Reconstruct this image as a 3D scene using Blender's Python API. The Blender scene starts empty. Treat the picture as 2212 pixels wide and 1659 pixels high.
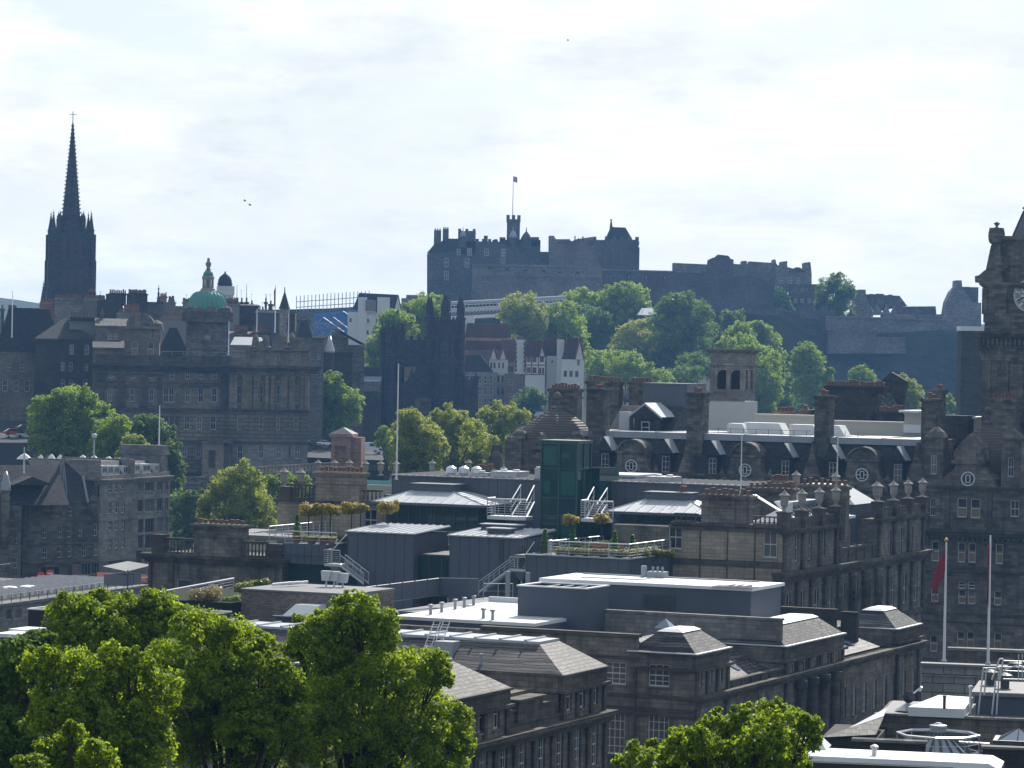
import bpy,math,random
import numpy as np
from mathutils import Vector,Matrix
S=bpy.context.scene
COL=S.collection
rng=random.Random(7)
R=math.radians
# camera, sky, sun, exposure
HAZE=0.00009
K=2*math.tan(R(9))/2212
ROLL,PITCH=0.019,math.atan(49.5*K)
CAMZ=100.0
SUN_AZ,SUN_EL=17.0,37.0
cam=bpy.data.objects.new('camera',bpy.data.cameras.new('camera'))
COL.objects.link(cam);S.camera=cam
cam.data.sensor_width=36;cam.data.lens=18/math.tan(R(9))
cam.data.clip_start=1;cam.data.clip_end=30000
CR=Matrix.Rotation(math.pi/2-PITCH,3,'X')@Matrix.Rotation(ROLL,3,'Z')
CO=Vector((0,0,CAMZ))
cam.matrix_world=Matrix.Translation(CO)@CR.to_4x4()
S.view_settings.view_transform='Standard';S.view_settings.look='None'
S.view_settings.gamma=1;S.view_settings.exposure=0.25
S.cycles.max_bounces=6;S.cycles.volume_bounces=0;S.cycles.transparent_max_bounces=8
S.cycles.diffuse_bounces=3;S.cycles.glossy_bounces=3
w=bpy.data.worlds.new('World');S.world=w;w.use_nodes=True
nt=w.node_tree;nt.nodes.clear()
def N(nt,typ,**kw):
 n=nt.nodes.new(typ)
 for k,v in kw.items():
  if k in n.inputs:n.inputs[k].default_value=v
  else:setattr(n,k,v)
 return n
out=N(nt,'ShaderNodeOutputWorld');bg=N(nt,'ShaderNodeBackground');bg.inputs[1].default_value=0.1
sky=N(nt,'ShaderNodeTexSky');sky.sky_type='NISHITA';sky.sun_disc=False
sky.sun_elevation=R(SUN_EL);sky.sun_rotation=R(SUN_AZ)
sky.air_density=1.0;sky.dust_density=1.0;sky.ozone_density=1.2
tc=N(nt,'ShaderNodeTexCoord');mp=N(nt,'ShaderNodeMapping');mp.inputs['Scale'].default_value=(13,13,34)
n1=N(nt,'ShaderNodeTexNoise',Scale=1.0,Detail=8.0,Roughness=0.6,Distortion=0.35)
ramp=N(nt,'ShaderNodeValToRGB');ramp.color_ramp.elements[0].position=0.36;ramp.color_ramp.elements[1].position=0.6
n2=N(nt,'ShaderNodeTexNoise',Scale=1.3,Detail=7.0,Roughness=0.62)
mp2=N(nt,'ShaderNodeMapping');mp2 .inputs['Scale'].default_value=(9,9,30);mp2 .inputs['Location'].default_value=(3.1,1.2,.4)
ramp2=N(nt,'ShaderNodeValToRGB');e=ramp2 .color_ramp.elements
e[0].position=0.3;e[0].color=(6.2,6.65,7.0,1);e[1].position=0.66;e[1].color=(10.4,10.45,10.4,1)
blue=N(nt,'ShaderNodeMixRGB');blue.inputs[0].default_value=0.6;blue.inputs[2].default_value=(6.9,7.6,8.1,1)
mix=N(nt,'ShaderNodeMixRGB')
L=nt.links.new
L(tc.outputs['Generated'],mp.inputs[0]);L(mp.outputs[0],n1 .inputs['Vector']);L(n1 .outputs[0],ramp.inputs[0])
L(tc.outputs['Generated'],mp2 .inputs[0]);L(mp2 .outputs[0],n2 .inputs['Vector']);L(n2 .outputs[0],ramp2 .inputs[0])
L(sky.outputs[0],blue.inputs[1]);L(blue.outputs[0],mix.inputs[1]);L(ramp2 .outputs[0],mix.inputs[2])
sx=N(nt,'ShaderNodeSeparateXYZ');L(tc.outputs['Generated'],sx.inputs[0])
mr=N(nt,'ShaderNodeMapRange');mr.inputs[1].default_value=-.15;mr.inputs[2].default_value=.75;mr.inputs[3].default_value=.36;L(sx.outputs[1],mr.inputs[0])
ml=N(nt,'ShaderNodeMath',operation='MULTIPLY');L(ramp.outputs[0],ml.inputs[0]);L(mr.outputs[0],ml.inputs[1]);L(ml.outputs[0],mix.inputs[0])
ml2=N(nt,'ShaderNodeMath',operation='MULTIPLY');ml2 .inputs[1].default_value=.75;L(mr.outputs[0],ml2 .inputs[0]);L(ml2 .outputs[0],blue.inputs[0])
L(mix.outputs[0],bg.inputs[0]);L(bg.outputs[0],out.inputs[0])
sun=bpy.data.objects.new('sun',bpy.data.lights.new('sun','SUN'));COL.objects.link(sun)
sun.data.energy=5.0;sun.data.angle=R(0.5);sun.data.color=(1,.95,.87)
sd=Vector((math.sin(R(SUN_AZ))*math.cos(R(SUN_EL)),math.cos(R(SUN_AZ))*math.cos(R(SUN_EL)),math.sin(R(SUN_EL))))
sun.rotation_euler=(-sd).to_track_quat('-Z','Y').to_euler()
# rays through photo points
def view(x0,y0,wd):
 k=2212/3648
 return lambda x,y:((x0+x*wd/2212)*k,(y0+y*wd/2212)*k)
r1,r2,r3=view(0,300,1216),view(1216,500,1216),view(2432,600,1216)
r4,r5,r6=view(0,1200,1216),view(1216,1300,1216),view(2432,1300,1216)
r7,r8,r9=view(0,1824,1216),view(1216,1824,1216),view(2432,1824,1216)
s1,s2,s3=view(0,960,640),view(600,960,640),view(0,1380,640)
s4,s5,s6=view(1200,1040,900),view(0,1950,500),view(3208,780,440)
u1,u2,u3=view(960,1580,720),view(1640,1580,720),view(2360,1640,720)
u4,u5=view(3048,1080,600),view(3048,2286,600)
f0=lambda x,y:(x,y)
def ray(p):return CR@Vector(((p[0]-1106)*K,-(p[1]-829.5)*K,-1))
def P(p,D):
 d=ray(p);return CO+d*(D/d.y)
 # meshes
class MB:
 def __init__(s):s.v=[];s.f=[];s.m=[]
 def add(s,vs,fs,m=0):
  b=len(s.v);s.v+=[tuple(v)for v in vs]
  for f in fs:s.f.append([b+i for i in f]);s.m.append(m)
  return s
 def frus(s,b,z0,t,z1,m=0,top=True):
  vs=[(b[0],b[2],z0),(b[1],b[2],z0),(b[1],b[3],z0),(b[0],b[3],z0),(t[0],t[2],z1),(t[1],t[2],z1),(t[1],t[3],z1),(t[0],t[3],z1)]
  fs=[(0,1,5,4),(1,2,6,5),(2,3,7,6),(3,0,4,7),(3,2,1,0)]
  if top:fs.append((4,5,6,7))
  return s.add(vs,fs,m)
 def box(s,x0,x1,y0,y1,z0,z1,m=0):
  if x1<x0:x0,x1=x1,x0
  if y1<y0:y0,y1=y1,y0
  if z1<z0:z0,z1=z1,z0
  return s.frus((x0,x1,y0,y1),z0,(x0,x1,y0,y1),z1,m)
 def prism(s,poly,y0,y1,m=0):
  a=sum(poly[i][0]*poly[(i+1)%len(poly)][1]-poly[(i+1)%len(poly)][0]*poly[i][1]for i in range(len(poly)))
  if a<0:poly=poly[::-1]
  n=len(poly)
  vs=[(x,y0,z)for x,z in poly]+[(x,y1,z)for x,z in poly]
  fs=[list(range(n)),list(range(2*n-1,n-1,-1))]+[(i,i+n,(i+1)%n+n,(i+1)%n)for i in range(n)]
  return s.add(vs,fs,m)
 def slab(s,poly,z0,z1,m=0):
  a=sum(poly[i][0]*poly[(i+1)%len(poly)][1]-poly[(i+1)%len(poly)][0]*poly[i][1]for i in range(len(poly)))
  if a<0:poly=poly[::-1]
  n=len(poly)
  vs=[(x,y,z0)for x,y in poly]+[(x,y,z1)for x,y in poly]
  fs=[list(range(n-1,-1,-1)),list(range(n,2*n))]+[(i,(i+1)%n,(i+1)%n+n,i+n)for i in range(n)]
  return s.add(vs,fs,m)
 def lathe(s,cx,cy,prof,n=12,m=0,rot=0,sy=1):
  vs=[];fs=[]
  for r,z in prof:
   for i in range(n):
    a=2*math.pi*i/n+rot
    vs.append((cx+r*math.cos(a),cy+sy*r*math.sin(a),z))
  for j in range(len(prof)-1):
   for i in range(n):
    fs.append((j*n+i,j*n+(i+1)%n,(j+1)*n+(i+1)%n,(j+1)*n+i))
  fs.append(list(range(n-1,-1,-1)));fs.append([(len(prof)-1)*n+i for i in range(n)])
  return s.add(vs,fs,m)
 def tube(s,a,b,r,n=5,m=0,r2=None):
  a=Vector(a);b=Vector(b);d=b-a
  if d.length<1e-6:return s
  q=d.to_track_quat('Z','Y').to_matrix();r2=r if r2 is None else r2
  vs=[]
  for p,rr in((a,r),(b,r2)):
   for i in range(n):
    t=2*math.pi*i/n
    vs.append(p+q@Vector((rr*math.cos(t),rr*math.sin(t),0)))
  return s.add(vs,[(i,(i+1)%n,(i+1)%n+n,i+n)for i in range(n)]+[list(range(n-1,-1,-1)),list(range(n,2*n))],m)
 def wall(s,x0,x1,z0,z1,holes=(),y=0.0,dep=.3,m=0):
  xs=sorted({x0,x1}|{min(max(h[i],x0),x1)for h in holes for i in(0,1)})
  zs=sorted({z0,z1}|{min(max(h[i],z0),z1)for h in holes for i in(2,3)})
  for i in range(len(xs)-1):
   for j in range(len(zs)-1):
    a,b,c,d=xs[i],xs[i+1],zs[j],zs[j+1]
    if b-a<1e-5 or d-c<1e-5:continue
    mx,mz=(a+b)/2,(c+d)/2
    if any(h[0]<mx<h[1]and h[2]<mz<h[3]for h in holes):continue
    s.add([(a,y,c),(b,y,c),(b,y,d),(a,y,d)],[(0,1,2,3)],m)
  for a,b,c,d in holes:
   s.add([(a,y,c),(b,y,c),(b,y,d),(a,y,d),(a,y+dep,c),(b,y+dep,c),(b,y+dep,d),(a,y+dep,d)],[(0,4,5,1),(1,5,6,2),(2,6,7,3),(3,7,4,0)],m)
  return s
 def mesh(s,name,mats,smooth=False):
  me=bpy.data.meshes.new(name);me.from_pydata(s.v,[],s.f)
  for x in(mats if isinstance(mats,(list,tuple))else[mats]):me.materials.append(x)
  if any(s.m):me.polygons.foreach_set('material_index',s.m)
  if smooth:me.polygons.foreach_set('use_smooth',[True]*len(s.f))
  me.update();return me
def tag(o,label=None,cat=None,group=None,kind=None):
 for k,v in(('label',label),('category',cat),('group',group),('kind',kind or('thing' if label else None))):
  if v:o[k]=v
 return o
class Fr:
 def __init__(s,root,M):s.root=root;s.M=M;s.Mi=M.inverted();s.co=s.Mi@CO
 def q(s,p,y=0.0):
  d=s.Mi.to_3x3()@ray(p);t=(y-s.co.y)/d.y;h=s.co+d*t;return h.x,h.z
 def qx(s,p,x=0.0):
  d=s.Mi.to_3x3()@ray(p);t=(x-s.co.x)/d.x;h=s.co+d*t;return h.y,h.z
 def qz(s,p,z):
  d=s.Mi.to_3x3()@ray(p);t=(z-s.co.z)/d.z;h=s.co+d*t;return h.x,h.y
 def x(s,p,y=0.0):return s.q(p,y)[0]
 def z(s,p,y=0.0):return s.q(p,y)[1]
 def face(s,x,y,ang):return Fr(s.root,s.M@Matrix.Translation((x,y,0))@Matrix.Rotation(R(ang),4,'Z'))
 def put(s,me,name,loc=(0,0,0),parent=None,rotz=0):
  o=bpy.data.objects.new(name,me);COL.objects.link(o)
  Mw=s.M@Matrix.Translation(loc)@Matrix.Rotation(rotz,4,'Z')
  par=parent or s.root;o.parent=par
  o.matrix_parent_inverse=Matrix.Identity(4)
  o.matrix_basis=wm(par).inverted()@Mw
  WM[o.name]=Mw
  return o
 def part(s,mb,name,mats,parent=None,smooth=False,label=None):
  o=s.put(mb.mesh(name,mats,smooth),name,parent=parent)
  if label:o['label']=label
  return o
 def pbox(s,mb,a,b,y=0.0,dep=1.0,m=0):
  x0,z1=s.q(a,y);x1,z0=s.q(b,y);return mb.box(x0,x1,y,y+dep,z0,z1,m)
 def ppoly(s,mb,pts,y=0.0,dep=1.0,m=0):return mb.prism([s.q(p,y)for p in pts],y,y+dep,m)
WM={}
def wm(o):return WM[o.name]
def thing(name,label,cat,at,D,ang=0.0,base=60.0,group=None):
 o=bpy.data.objects.new(name,None);COL.objects.link(o);o.empty_display_size=1
 p=P(at,D);M=Matrix.Translation((p.x,p.y,base))@Matrix.Rotation(R(ang),4,'Z')
 o.matrix_basis=M;WM[o.name]=M;tag(o,label,cat,group)
 return Fr(o,M)
def solo(mb,name,mats,label=None,cat=None,group=None,kind=None,loc=(0,0,0),rotz=0,smooth=False,me=None):
 o=bpy.data.objects.new(name,me or mb.mesh(name,mats,smooth));COL.objects.link(o)
 o.matrix_basis=Matrix.Translation(loc)@Matrix.Rotation(rotz,4,'Z');WM[o.name]=o.matrix_basis.copy()
 return tag(o,label,cat,group,kind)
 # materials
def principled(name,rough=.8,spec=.3,metal=0.0):
 m=bpy.data.materials.new(name);m.use_nodes=True;nt=m.node_tree
 b=nt.nodes['Principled BSDF'];b.inputs['Roughness'].default_value=rough
 b.inputs['Specular IOR Level'].default_value=spec;b.inputs['Metallic'].default_value=metal
 return m,nt,b
def rgba(c,k=1.0):return(c[0]*k,c[1]*k,c[2]*k,1)
def plain(name,col,rough=.7,spec=.3,metal=0.0,var=.25,scale=1.5,bump=0.0):
 m,nt,b=principled(name,rough,spec,metal)
 tc=N(nt,'ShaderNodeTexCoord');n=N(nt,'ShaderNodeTexNoise',Scale=scale,Detail=5.0,Roughness=.6)
 mx=N(nt,'ShaderNodeMixRGB');mx.inputs[1].default_value=rgba(col,1-var);mx.inputs[2].default_value=rgba(col,1+var)
 nt.links.new(tc.outputs['Object'],n.inputs['Vector']);nt.links.new(n.outputs[0],mx.inputs[0]);nt.links.new(mx.outputs[0],b.inputs['Base Color'])
 if bump:
  bp=N(nt,'ShaderNodeBump',Strength=bump,Distance=.1);nt.links.new(n.outputs[0],bp.inputs['Height']);nt.links.new(bp.outputs[0],b.inputs['Normal'])
 return m
def masonry(name,col,dark,bw=1.0,bh=.4,mortar=.012,contrast=.5,stain=.5,rough=.85,spec=.2,roof=False,msize=None,lichen=None,patch=None):
 """coursed stone (or slates when roof): object-space courses, blotches, vertical soot streaks"""
 m,nt,b=principled(name,rough,spec);Lk=nt.links.new
 tc=N(nt,'ShaderNodeTexCoord');sp=N(nt,'ShaderNodeSeparateXYZ');Lk(tc.outputs['Object'],sp.inputs[0])
 ad=N(nt,'ShaderNodeMath',operation='ADD');Lk(sp.outputs[0],ad.inputs[0])
 if roof:
  ml=N(nt,'ShaderNodeMath',operation='MULTIPLY');ml.inputs[1].default_value=.13;Lk(sp.outputs[1],ml.inputs[0]);Lk(ml.outputs[0],ad.inputs[1])
 else:Lk(sp.outputs[1],ad.inputs[1])
 cb=N(nt,'ShaderNodeCombineXYZ');Lk(ad.outputs[0],cb.inputs[0]);jn=N(nt,'ShaderNodeTexNoise',Scale=1.1,Detail=3.0);Lk(tc.outputs['Object'],jn.inputs['Vector']);jm=N(nt,'ShaderNodeMath',operation='MULTIPLY_ADD');jm.inputs[1].default_value=.22 if roof else.06;Lk(jn.outputs[0],jm.inputs[0]);Lk(sp.outputs[2],jm.inputs[2]);Lk(jm.outputs[0],cb.inputs[1])
 br=N(nt,'ShaderNodeTexBrick');br.inputs['Scale'].default_value=1;br.inputs['Brick Width'].default_value=bw;br.inputs['Row Height'].default_value=bh
 br.inputs['Mortar Size'].default_value=mortar;br.inputs['Mortar Smooth'].default_value=.3
 br.inputs['Color1'].default_value=rgba(col,1+contrast);br.inputs['Color2'].default_value=rgba(col,1-contrast);br.inputs['Mortar'].default_value=rgba(dark)
 Lk(cb.outputs[0],br.inputs['Vector'])
 n=N(nt,'ShaderNodeTexNoise',Scale=.35,Detail=6.0,Roughness=.65);Lk(tc.outputs['Object'],n.inputs['Vector'])
 rp=N(nt,'ShaderNodeValToRGB');rp.color_ramp.elements[0].position=.42;rp.color_ramp.elements[1].position=.68;Lk(n.outputs[0],rp.inputs[0])
 mv=N(nt,'ShaderNodeMapping');mv.inputs['Scale'].default_value=(1.3,1.3,.09);Lk(tc.outputs['Object'],mv.inputs[0])
 n2=N(nt,'ShaderNodeTexNoise',Scale=1.0,Detail=5.0,Roughness=.6);Lk(mv.outputs[0],n2 .inputs['Vector'])
 rp2=N(nt,'ShaderNodeValToRGB');rp2 .color_ramp.elements[0].position=.45;rp2 .color_ramp.elements[1].position=.72;Lk(n2 .outputs[0],rp2 .inputs[0])
 mxs=N(nt,'ShaderNodeMath',operation='MAXIMUM');Lk(rp.outputs[0],mxs.inputs[0]);Lk(rp2 .outputs[0],mxs.inputs[1])
 mm=N(nt,'ShaderNodeMath',operation='MULTIPLY');mm.inputs[1].default_value=stain;Lk(mxs.outputs[0],mm.inputs[0])
 mx=N(nt,'ShaderNodeMixRGB');mx.inputs[2].default_value=rgba(dark,.8);Lk(mm.outputs[0],mx.inputs[0]);Lk(br.outputs[0],mx.inputs[1])
 last=mx
 n4=N(nt,'ShaderNodeTexNoise',Scale=.09,Detail=2.0);Lk(tc.outputs['Object'],n4 .inputs['Vector']);m4=N(nt,'ShaderNodeMapRange');m4 .inputs[1].default_value=.3;m4 .inputs[2].default_value=.7;m4 .inputs[3].default_value=.7;m4 .inputs[4].default_value=1.35;Lk(n4 .outputs[0],m4 .inputs[0])
 m5=N(nt,'ShaderNodeVectorMath',operation='SCALE');Lk(last.outputs[0],m5 .inputs[0]);Lk(m4 .outputs[0],m5 .inputs['Scale']);last=m5
 if lichen:
  n3=N(nt,'ShaderNodeTexNoise',Scale=1.6,Detail=4.0,Roughness=.7);Lk(tc.outputs['Object'],n3 .inputs['Vector'])
  r3_=N(nt,'ShaderNodeValToRGB');r3_.color_ramp.elements[0].position=.6;r3_.color_ramp.elements[1].position=.75;Lk(n3 .outputs[0],r3_.inputs[0])
  m3=N(nt,'ShaderNodeMixRGB');m3 .inputs[2].default_value=rgba(lichen);Lk(r3_.outputs[0],m3 .inputs[0]);Lk(last.outputs[0],m3 .inputs[1]);last=m3
 Lk(last.outputs[0],b.inputs['Base Color'])
 bp=N(nt,'ShaderNodeBump',Strength=.5,Distance=.06);Lk(br.outputs['Fac'],bp.inputs['Height']);bp.invert=True;Lk(bp.outputs[0],b.inputs['Normal'])
 return m
def leafmat(name,a,b_,transl=.5,gloss=.35):
 m=bpy.data.materials.new(name);m.use_nodes=True;nt=m.node_tree;Lk=nt.links.new
 b=nt.nodes['Principled BSDF'];b.inputs['Roughness'].default_value=.5;b.inputs['Specular IOR Level'].default_value=gloss
 g=N(nt,'ShaderNodeNewGeometry');tc=N(nt,'ShaderNodeTexCoord')
 n=N(nt,'ShaderNodeTexNoise',Scale=.45,Detail=3.0);Lk(tc.outputs['Object'],n.inputs['Vector'])
 av=N(nt,'ShaderNodeMath',operation='ADD');Lk(g.outputs['Random Per Island'],av.inputs[0]);Lk(n.outputs[0],av.inputs[1])
 hf=N(nt,'ShaderNodeMapRange');hf.inputs[1].default_value=.45;hf.inputs[2].default_value=1.45;Lk(av.outputs[0],hf.inputs[0])
 mx=N(nt,'ShaderNodeMixRGB');mx.inputs[1].default_value=rgba(a);mx.inputs[2].default_value=rgba(b_);Lk(hf.outputs[0],mx.inputs[0])
 Lk(mx.outputs[0],b.inputs['Base Color'])
 t=N(nt,'ShaderNodeBsdfTranslucent');hs=N(nt,'ShaderNodeMixRGB');hs.blend_type='MULTIPLY';hs.inputs[0].default_value=1;hs.inputs[2].default_value=(1.7,1.45,.5,1)
 Lk(mx.outputs[0],hs.inputs[1]);Lk(hs.outputs[0],t.inputs[0])
 ms=N(nt,'ShaderNodeMixShader');ms.inputs[0].default_value=transl
 Lk(b.outputs[0],ms.inputs[1]);Lk(t.outputs[0],ms.inputs[2]);Lk(ms.outputs[0],nt.nodes['Material Output'].inputs[0])
 return m
def seamed(name,col,rough=.4,spec=.5,axis=0,metal=0.0):
 return plain(name,col,rough,spec,metal,var=.12,scale=.6)
M_tan=masonry('tan_sandstone',(.205,.182,.15),(.028,.028,.028),1.0,.42,contrast=.22,stain=.8)
M_tanclean=masonry('pale_sandstone',(.31,.265,.2),(.07,.064,.055),1.1,.42,contrast=.16,stain=.4)
M_soot=masonry('sooty_sandstone',(.06,.054,.046),(.02,.02,.02),1.0,.42,contrast=.25,stain=.6)
M_sootshade=masonry('sooty_shaded_cornice_stone',(.105,.093,.076),(.022,.021,.02),1.3,.45,contrast=.3,stain=.7)  # soot-stained stone whose dark tone also paints the cornices' shadow bands
M_brown=masonry('brown_sandstone',(.14,.125,.108),(.027,.027,.027),1.1,.45,contrast=.4,stain=.65)
M_black=masonry('blackened_gothic_stone',(.048,.047,.048),(.014,.014,.015),.9,.4,contrast=.35,stain=.5)
M_castle=masonry('castle_whinstone',(.18,.175,.17),(.07,.07,.073),.8,.4,mortar=.03,contrast=.3,stain=.45)
M_castled=masonry('dark_castle_stone',(.1,.1,.1),(.05,.05,.052),.8,.4,mortar=.03,contrast=.3,stain=.45)
M_grey=masonry('grey_sandstone',(.24,.225,.205),(.06,.06,.06),1.0,.4,contrast=.22,stain=.5)
M_bank=masonry('bank_sandstone',(.2,.165,.125),(.045,.042,.04),1.2,.5,contrast=.25,stain=.6)
M_rust=masonry('banded_rustic_stone',(.2,.165,.125),(.07,.06,.05),3.0,.9,mortar=.12,contrast=.15,stain=.5)
M_ashlar=masonry('large_grey_ashlar',(.26,.245,.22),(.03,.03,.03),2.0,.85,mortar=.04,contrast=.16,stain=.4)
M_pink=masonry('pink_sandstone',(.33,.19,.13),(.10,.07,.06),.9,.4,contrast=.2,stain=.3)
M_render=plain('grey_render',(.2,.195,.185),.9,.15,var=.12,scale=.5)
M_white=plain('white_harling',(.62,.62,.61),.9,.15,var=.1,scale=.6)
M_cream=plain('cream_paint',(.44,.42,.36),.8,.2,var=.06,scale=.4)
M_slate=masonry('grey_slates',(.085,.082,.08),(.012,.012,.014),.5,.2,mortar=.028,contrast=.8,stain=.3,rough=.65,spec=.22,roof=True,lichen=(.12,.11,.085))
M_slated=masonry('dark_slates',(.036,.038,.044),(.012,.012,.014),.45,.2,mortar=.03,contrast=.5,stain=.3,rough=.6,spec=.25,roof=True)
M_stonetile=plain('stone_roof_courses',(.1,.085,.07),.7,.2,var=.4,scale=.7)
M_redtile=masonry('red_clay_tiles',(.1,.05,.042),(.04,.02,.018),.4,.25,mortar=.015,contrast=.3,stain=.3,rough=.7,roof=True)
M_lead=plain('lead_sheet',(.26,.28,.31),.45,.5,var=.15,scale=.7)
M_zinc=plain('blue_grey_zinc',(.085,.095,.118),.5,.4,var=.16,scale=.4)
M_zincroof=plain('pale_zinc_roof',(.42,.44,.47),.38,.5,var=.08,scale=.5)
M_panel=plain('dark_plant_cladding',(.065,.076,.102),.6,.4,var=.14,scale=.3)
M_flat=plain('white_roof_membrane',(.66,.67,.68),.5,.4,var=.22,scale=.22)
M_flatg=plain('grey_roof_felt',(.16,.16,.17),.7,.3,var=.2,scale=.5)
M_glass=plain('window_glass',(.012,.015,.02),.06,.5,var=.2,scale=.3)
_n=M_glass.node_tree;_o=N(_n,'ShaderNodeObjectInfo');_r=N(_n,'ShaderNodeValToRGB');_r.color_ramp.elements[0].position=.55;_r.color_ramp.elements[0].color=(.012,.015,.02,1);_r.color_ramp.elements[1].position=.95;_r.color_ramp.elements[1].color=(.13,.125,.11,1)
_n.links.new(_o.outputs['Random'],_r.inputs[0]);_n.links.new(_r.outputs[0],_n.nodes['Principled BSDF'].inputs['Base Color'])
M_gglass=plain('green_tinted_glass',(.009,.045,.043),.08,.6,var=.7,scale=.25)
M_skyglass=plain('skylight_glass',(.2,.25,.31),.12,.6,var=.1,scale=.6)
M_frame=plain('white_window_paint',(.5,.51,.52),.5,.4,var=.2,scale=.2)
M_greyframe=plain('stone_mullion',(.30,.27,.23),.8,.2,var=.1)
M_blind=plain('drawn_beige_blind',(.2,.155,.1),.8,.2,var=.1)
M_steel=plain('galvanised_steel',(.55,.57,.60),.35,.5,.6,var=.08)
M_dsteel=plain('dark_painted_steel',(.05,.055,.06),.5,.4,var=.1)
M_pot=plain('terracotta_chimney_pot',(.18,.1,.07),.8,.2,var=.25,scale=3)
M_copper=plain('green_copper',(.075,.25,.21),.6,.35,var=.25,scale=.5)
M_pale=plain('pale_carved_stone',(.27,.255,.23),.85,.2,var=.15,scale=1.2)
M_bark=plain('bark',(.05,.04,.03),.9,.1,var=.3,scale=3,bump=.5)
M_red=plain('red_flag_cloth',(.27,.03,.045),.8,.1,var=.1)
M_seam=plain('roof_seam_tape',(.33,.33,.34),.6,.3,var=.2)
M_blue=plain('blue_flag_cloth',(.05,.12,.40),.8,.1,var=.1)
M_seat=plain('blue_plastic_seats',(.05,.16,.42),.5,.4,var=.2,scale=.8)
M_gold=plain('gold_paint',(.60,.42,.10),.4,.5,.5)
M_dark=plain('dark_recess',(.015,.015,.017),.8,.2)
M_redpaint=plain('red_timber_paint',(.19,.05,.05),.6,.3,var=.1)
M_brick=masonry('grey_brown_brick',(.20,.165,.14),(.08,.075,.07),.45,.16,mortar=.02,contrast=.3,stain=.3)
M_maroon=plain('maroon_cladding',(.028,.014,.016),.7,.3,var=.1)
M_asphalt=plain('asphalt',(.05,.05,.052),.9,.2,var=.2,scale=.4)
M_grass=plain('lawn_grass',(.09,.17,.035),.9,.1,var=.4,scale=.3)
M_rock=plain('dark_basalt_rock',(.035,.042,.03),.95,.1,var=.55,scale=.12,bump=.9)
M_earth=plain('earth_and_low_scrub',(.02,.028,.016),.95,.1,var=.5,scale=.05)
M_teal=plain('teal_glass_edge',(.10,.42,.40),.2,.5,var=.1)
M_plank=plain('pale_sun_canopy',(.75,.75,.74),.6,.3,var=.05)
L_lime=leafmat('fresh_lime_leaves',(.085,.16,.012),(.29,.42,.042),.63,.15)
L_dark=leafmat('dark_green_leaves',(.06,.13,.025),(.15,.26,.055),.55,.2)
L_mid=leafmat('mid_green_leaves',(.12,.21,.035),(.28,.42,.09),.6,.2)
L_olive=leafmat('olive_flowering_leaves',(.16,.22,.055),(.33,.41,.13),.58,.2)
L_bronze=leafmat('bronze_golden_leaves',(.22,.19,.03),(.42,.36,.06),.5)
L_cream=leafmat('cream_blossom_leaves',(.16,.14,.08),(.36,.32,.20),.4)
L_hedge=leafmat('clipped_hedge_leaves',(.1,.13,.015),(.2,.23,.03),.45)
# building helpers
WIN={}
def win_mesh(w,h,style):
 key=(round(w*20),round(h*20),style)
 if key in WIN:return WIN[key]
 b=MB();t=min(.11,w*.11)
 cols,rows,frame={'sash':(2,2,M_frame),'sash3':(3,2,M_frame),'six':(3,4,M_frame),'eight':(4,5,M_frame),'plain':(1,2,M_frame),'dark':(1,1,M_greyframe),'mull':(3,1,M_greyframe),'blind':(1,2,M_frame),'white':(2,3,M_frame),'red':(3,2,M_redpaint),'arch':(1,2,M_frame)}[style]
 top=h-(w/2 if style=='arch' else 0)
 def glass(y,z0,z1,m):
  b.add([(-w/2,y,z0),(w/2,y,z0),(w/2,y,z1),(-w/2,y,z1)],[(0,1,2,3)],m)
 glass(.06,0,h,1)
 if style in('blind','arch'):glass(.055,h*.02,h*(.62 if style=='blind' else.55),2)
 b.box(-w/2,-w/2+t,0,.05,0,h);b.box(w/2-t,w/2,0,.05,0,h)
 b.box(-w/2+t,w/2-t,0,.05,0,t*1.3);b.box(-w/2+t,w/2-t,0,.05,h-t,h)
 for i in range(1,cols):
  x=-w/2+w*i/cols;b.box(x-t*.28,x+t*.28,.008,.05,t*1.3,h-t)
 for j in range(1,rows):
  z=h*j/rows;k=.5 if(rows%2==0 and j==rows//2)else.26
  b.box(-w/2+t,w/2-t,.004,.052,z-t*k,z+t*k)
 WIN[key]=b.mesh('window',[frame,M_glass,M_blind]);return WIN[key]
def facade(fr,x0,x1,z0,z1,wins=(),mat=None,y=0.0,name='wall',dep=.25,sill=True,mb=None,ret=True):
 """front wall with real window openings; wins = (x centre, z sill, w, h, style)"""
 b=mb or MB();holes=[(x-w/2,x+w/2,z,z+h)for x,z,w,h,s in wins]
 b.wall(x0,x1,z0,z1,holes,y,dep)
 for x,z,w,h,s in wins:
  if sill:b.box(x-w/2-.12,x+w/2+.12,y-.12,y+.05,z-.16,z-.003)
  if s!='none':fr.put(win_mesh(w,h,s),'window',(x,y+dep-.07,z))
 if ret and not mb:return fr.part(b,name,mat)
 return b
def row(fr,pL,pR,n,w,h,style,y=0.0):
 """n windows whose bottom centres run from photo point pL to pR on plane y"""
 xl,z=fr.q(pL,y);xr,_=fr.q(pR,y)
 return[(xl+(xr-xl)*(i/(n-1)if n>1 else 0),z,w,h,style)for i in range(n)]
def cornice(b,x0,x1,y,z,out=.5,h=.5,ends=0.0,dep=.35,m=0):
 """three-step moulding under z along a face at plane y, returning `ends` at both sides"""
 for k,(o,a,c)in enumerate(((1.0,0,.35),(.65,.35,.7),(.35,.7,1.0))):
  b.box(x0-out*o*(1 if ends else 0),x1+out*o*(1 if ends else 0),y-out*o,y+dep,z-h*c,z-h*a-(.002 if k else 0),m)
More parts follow.
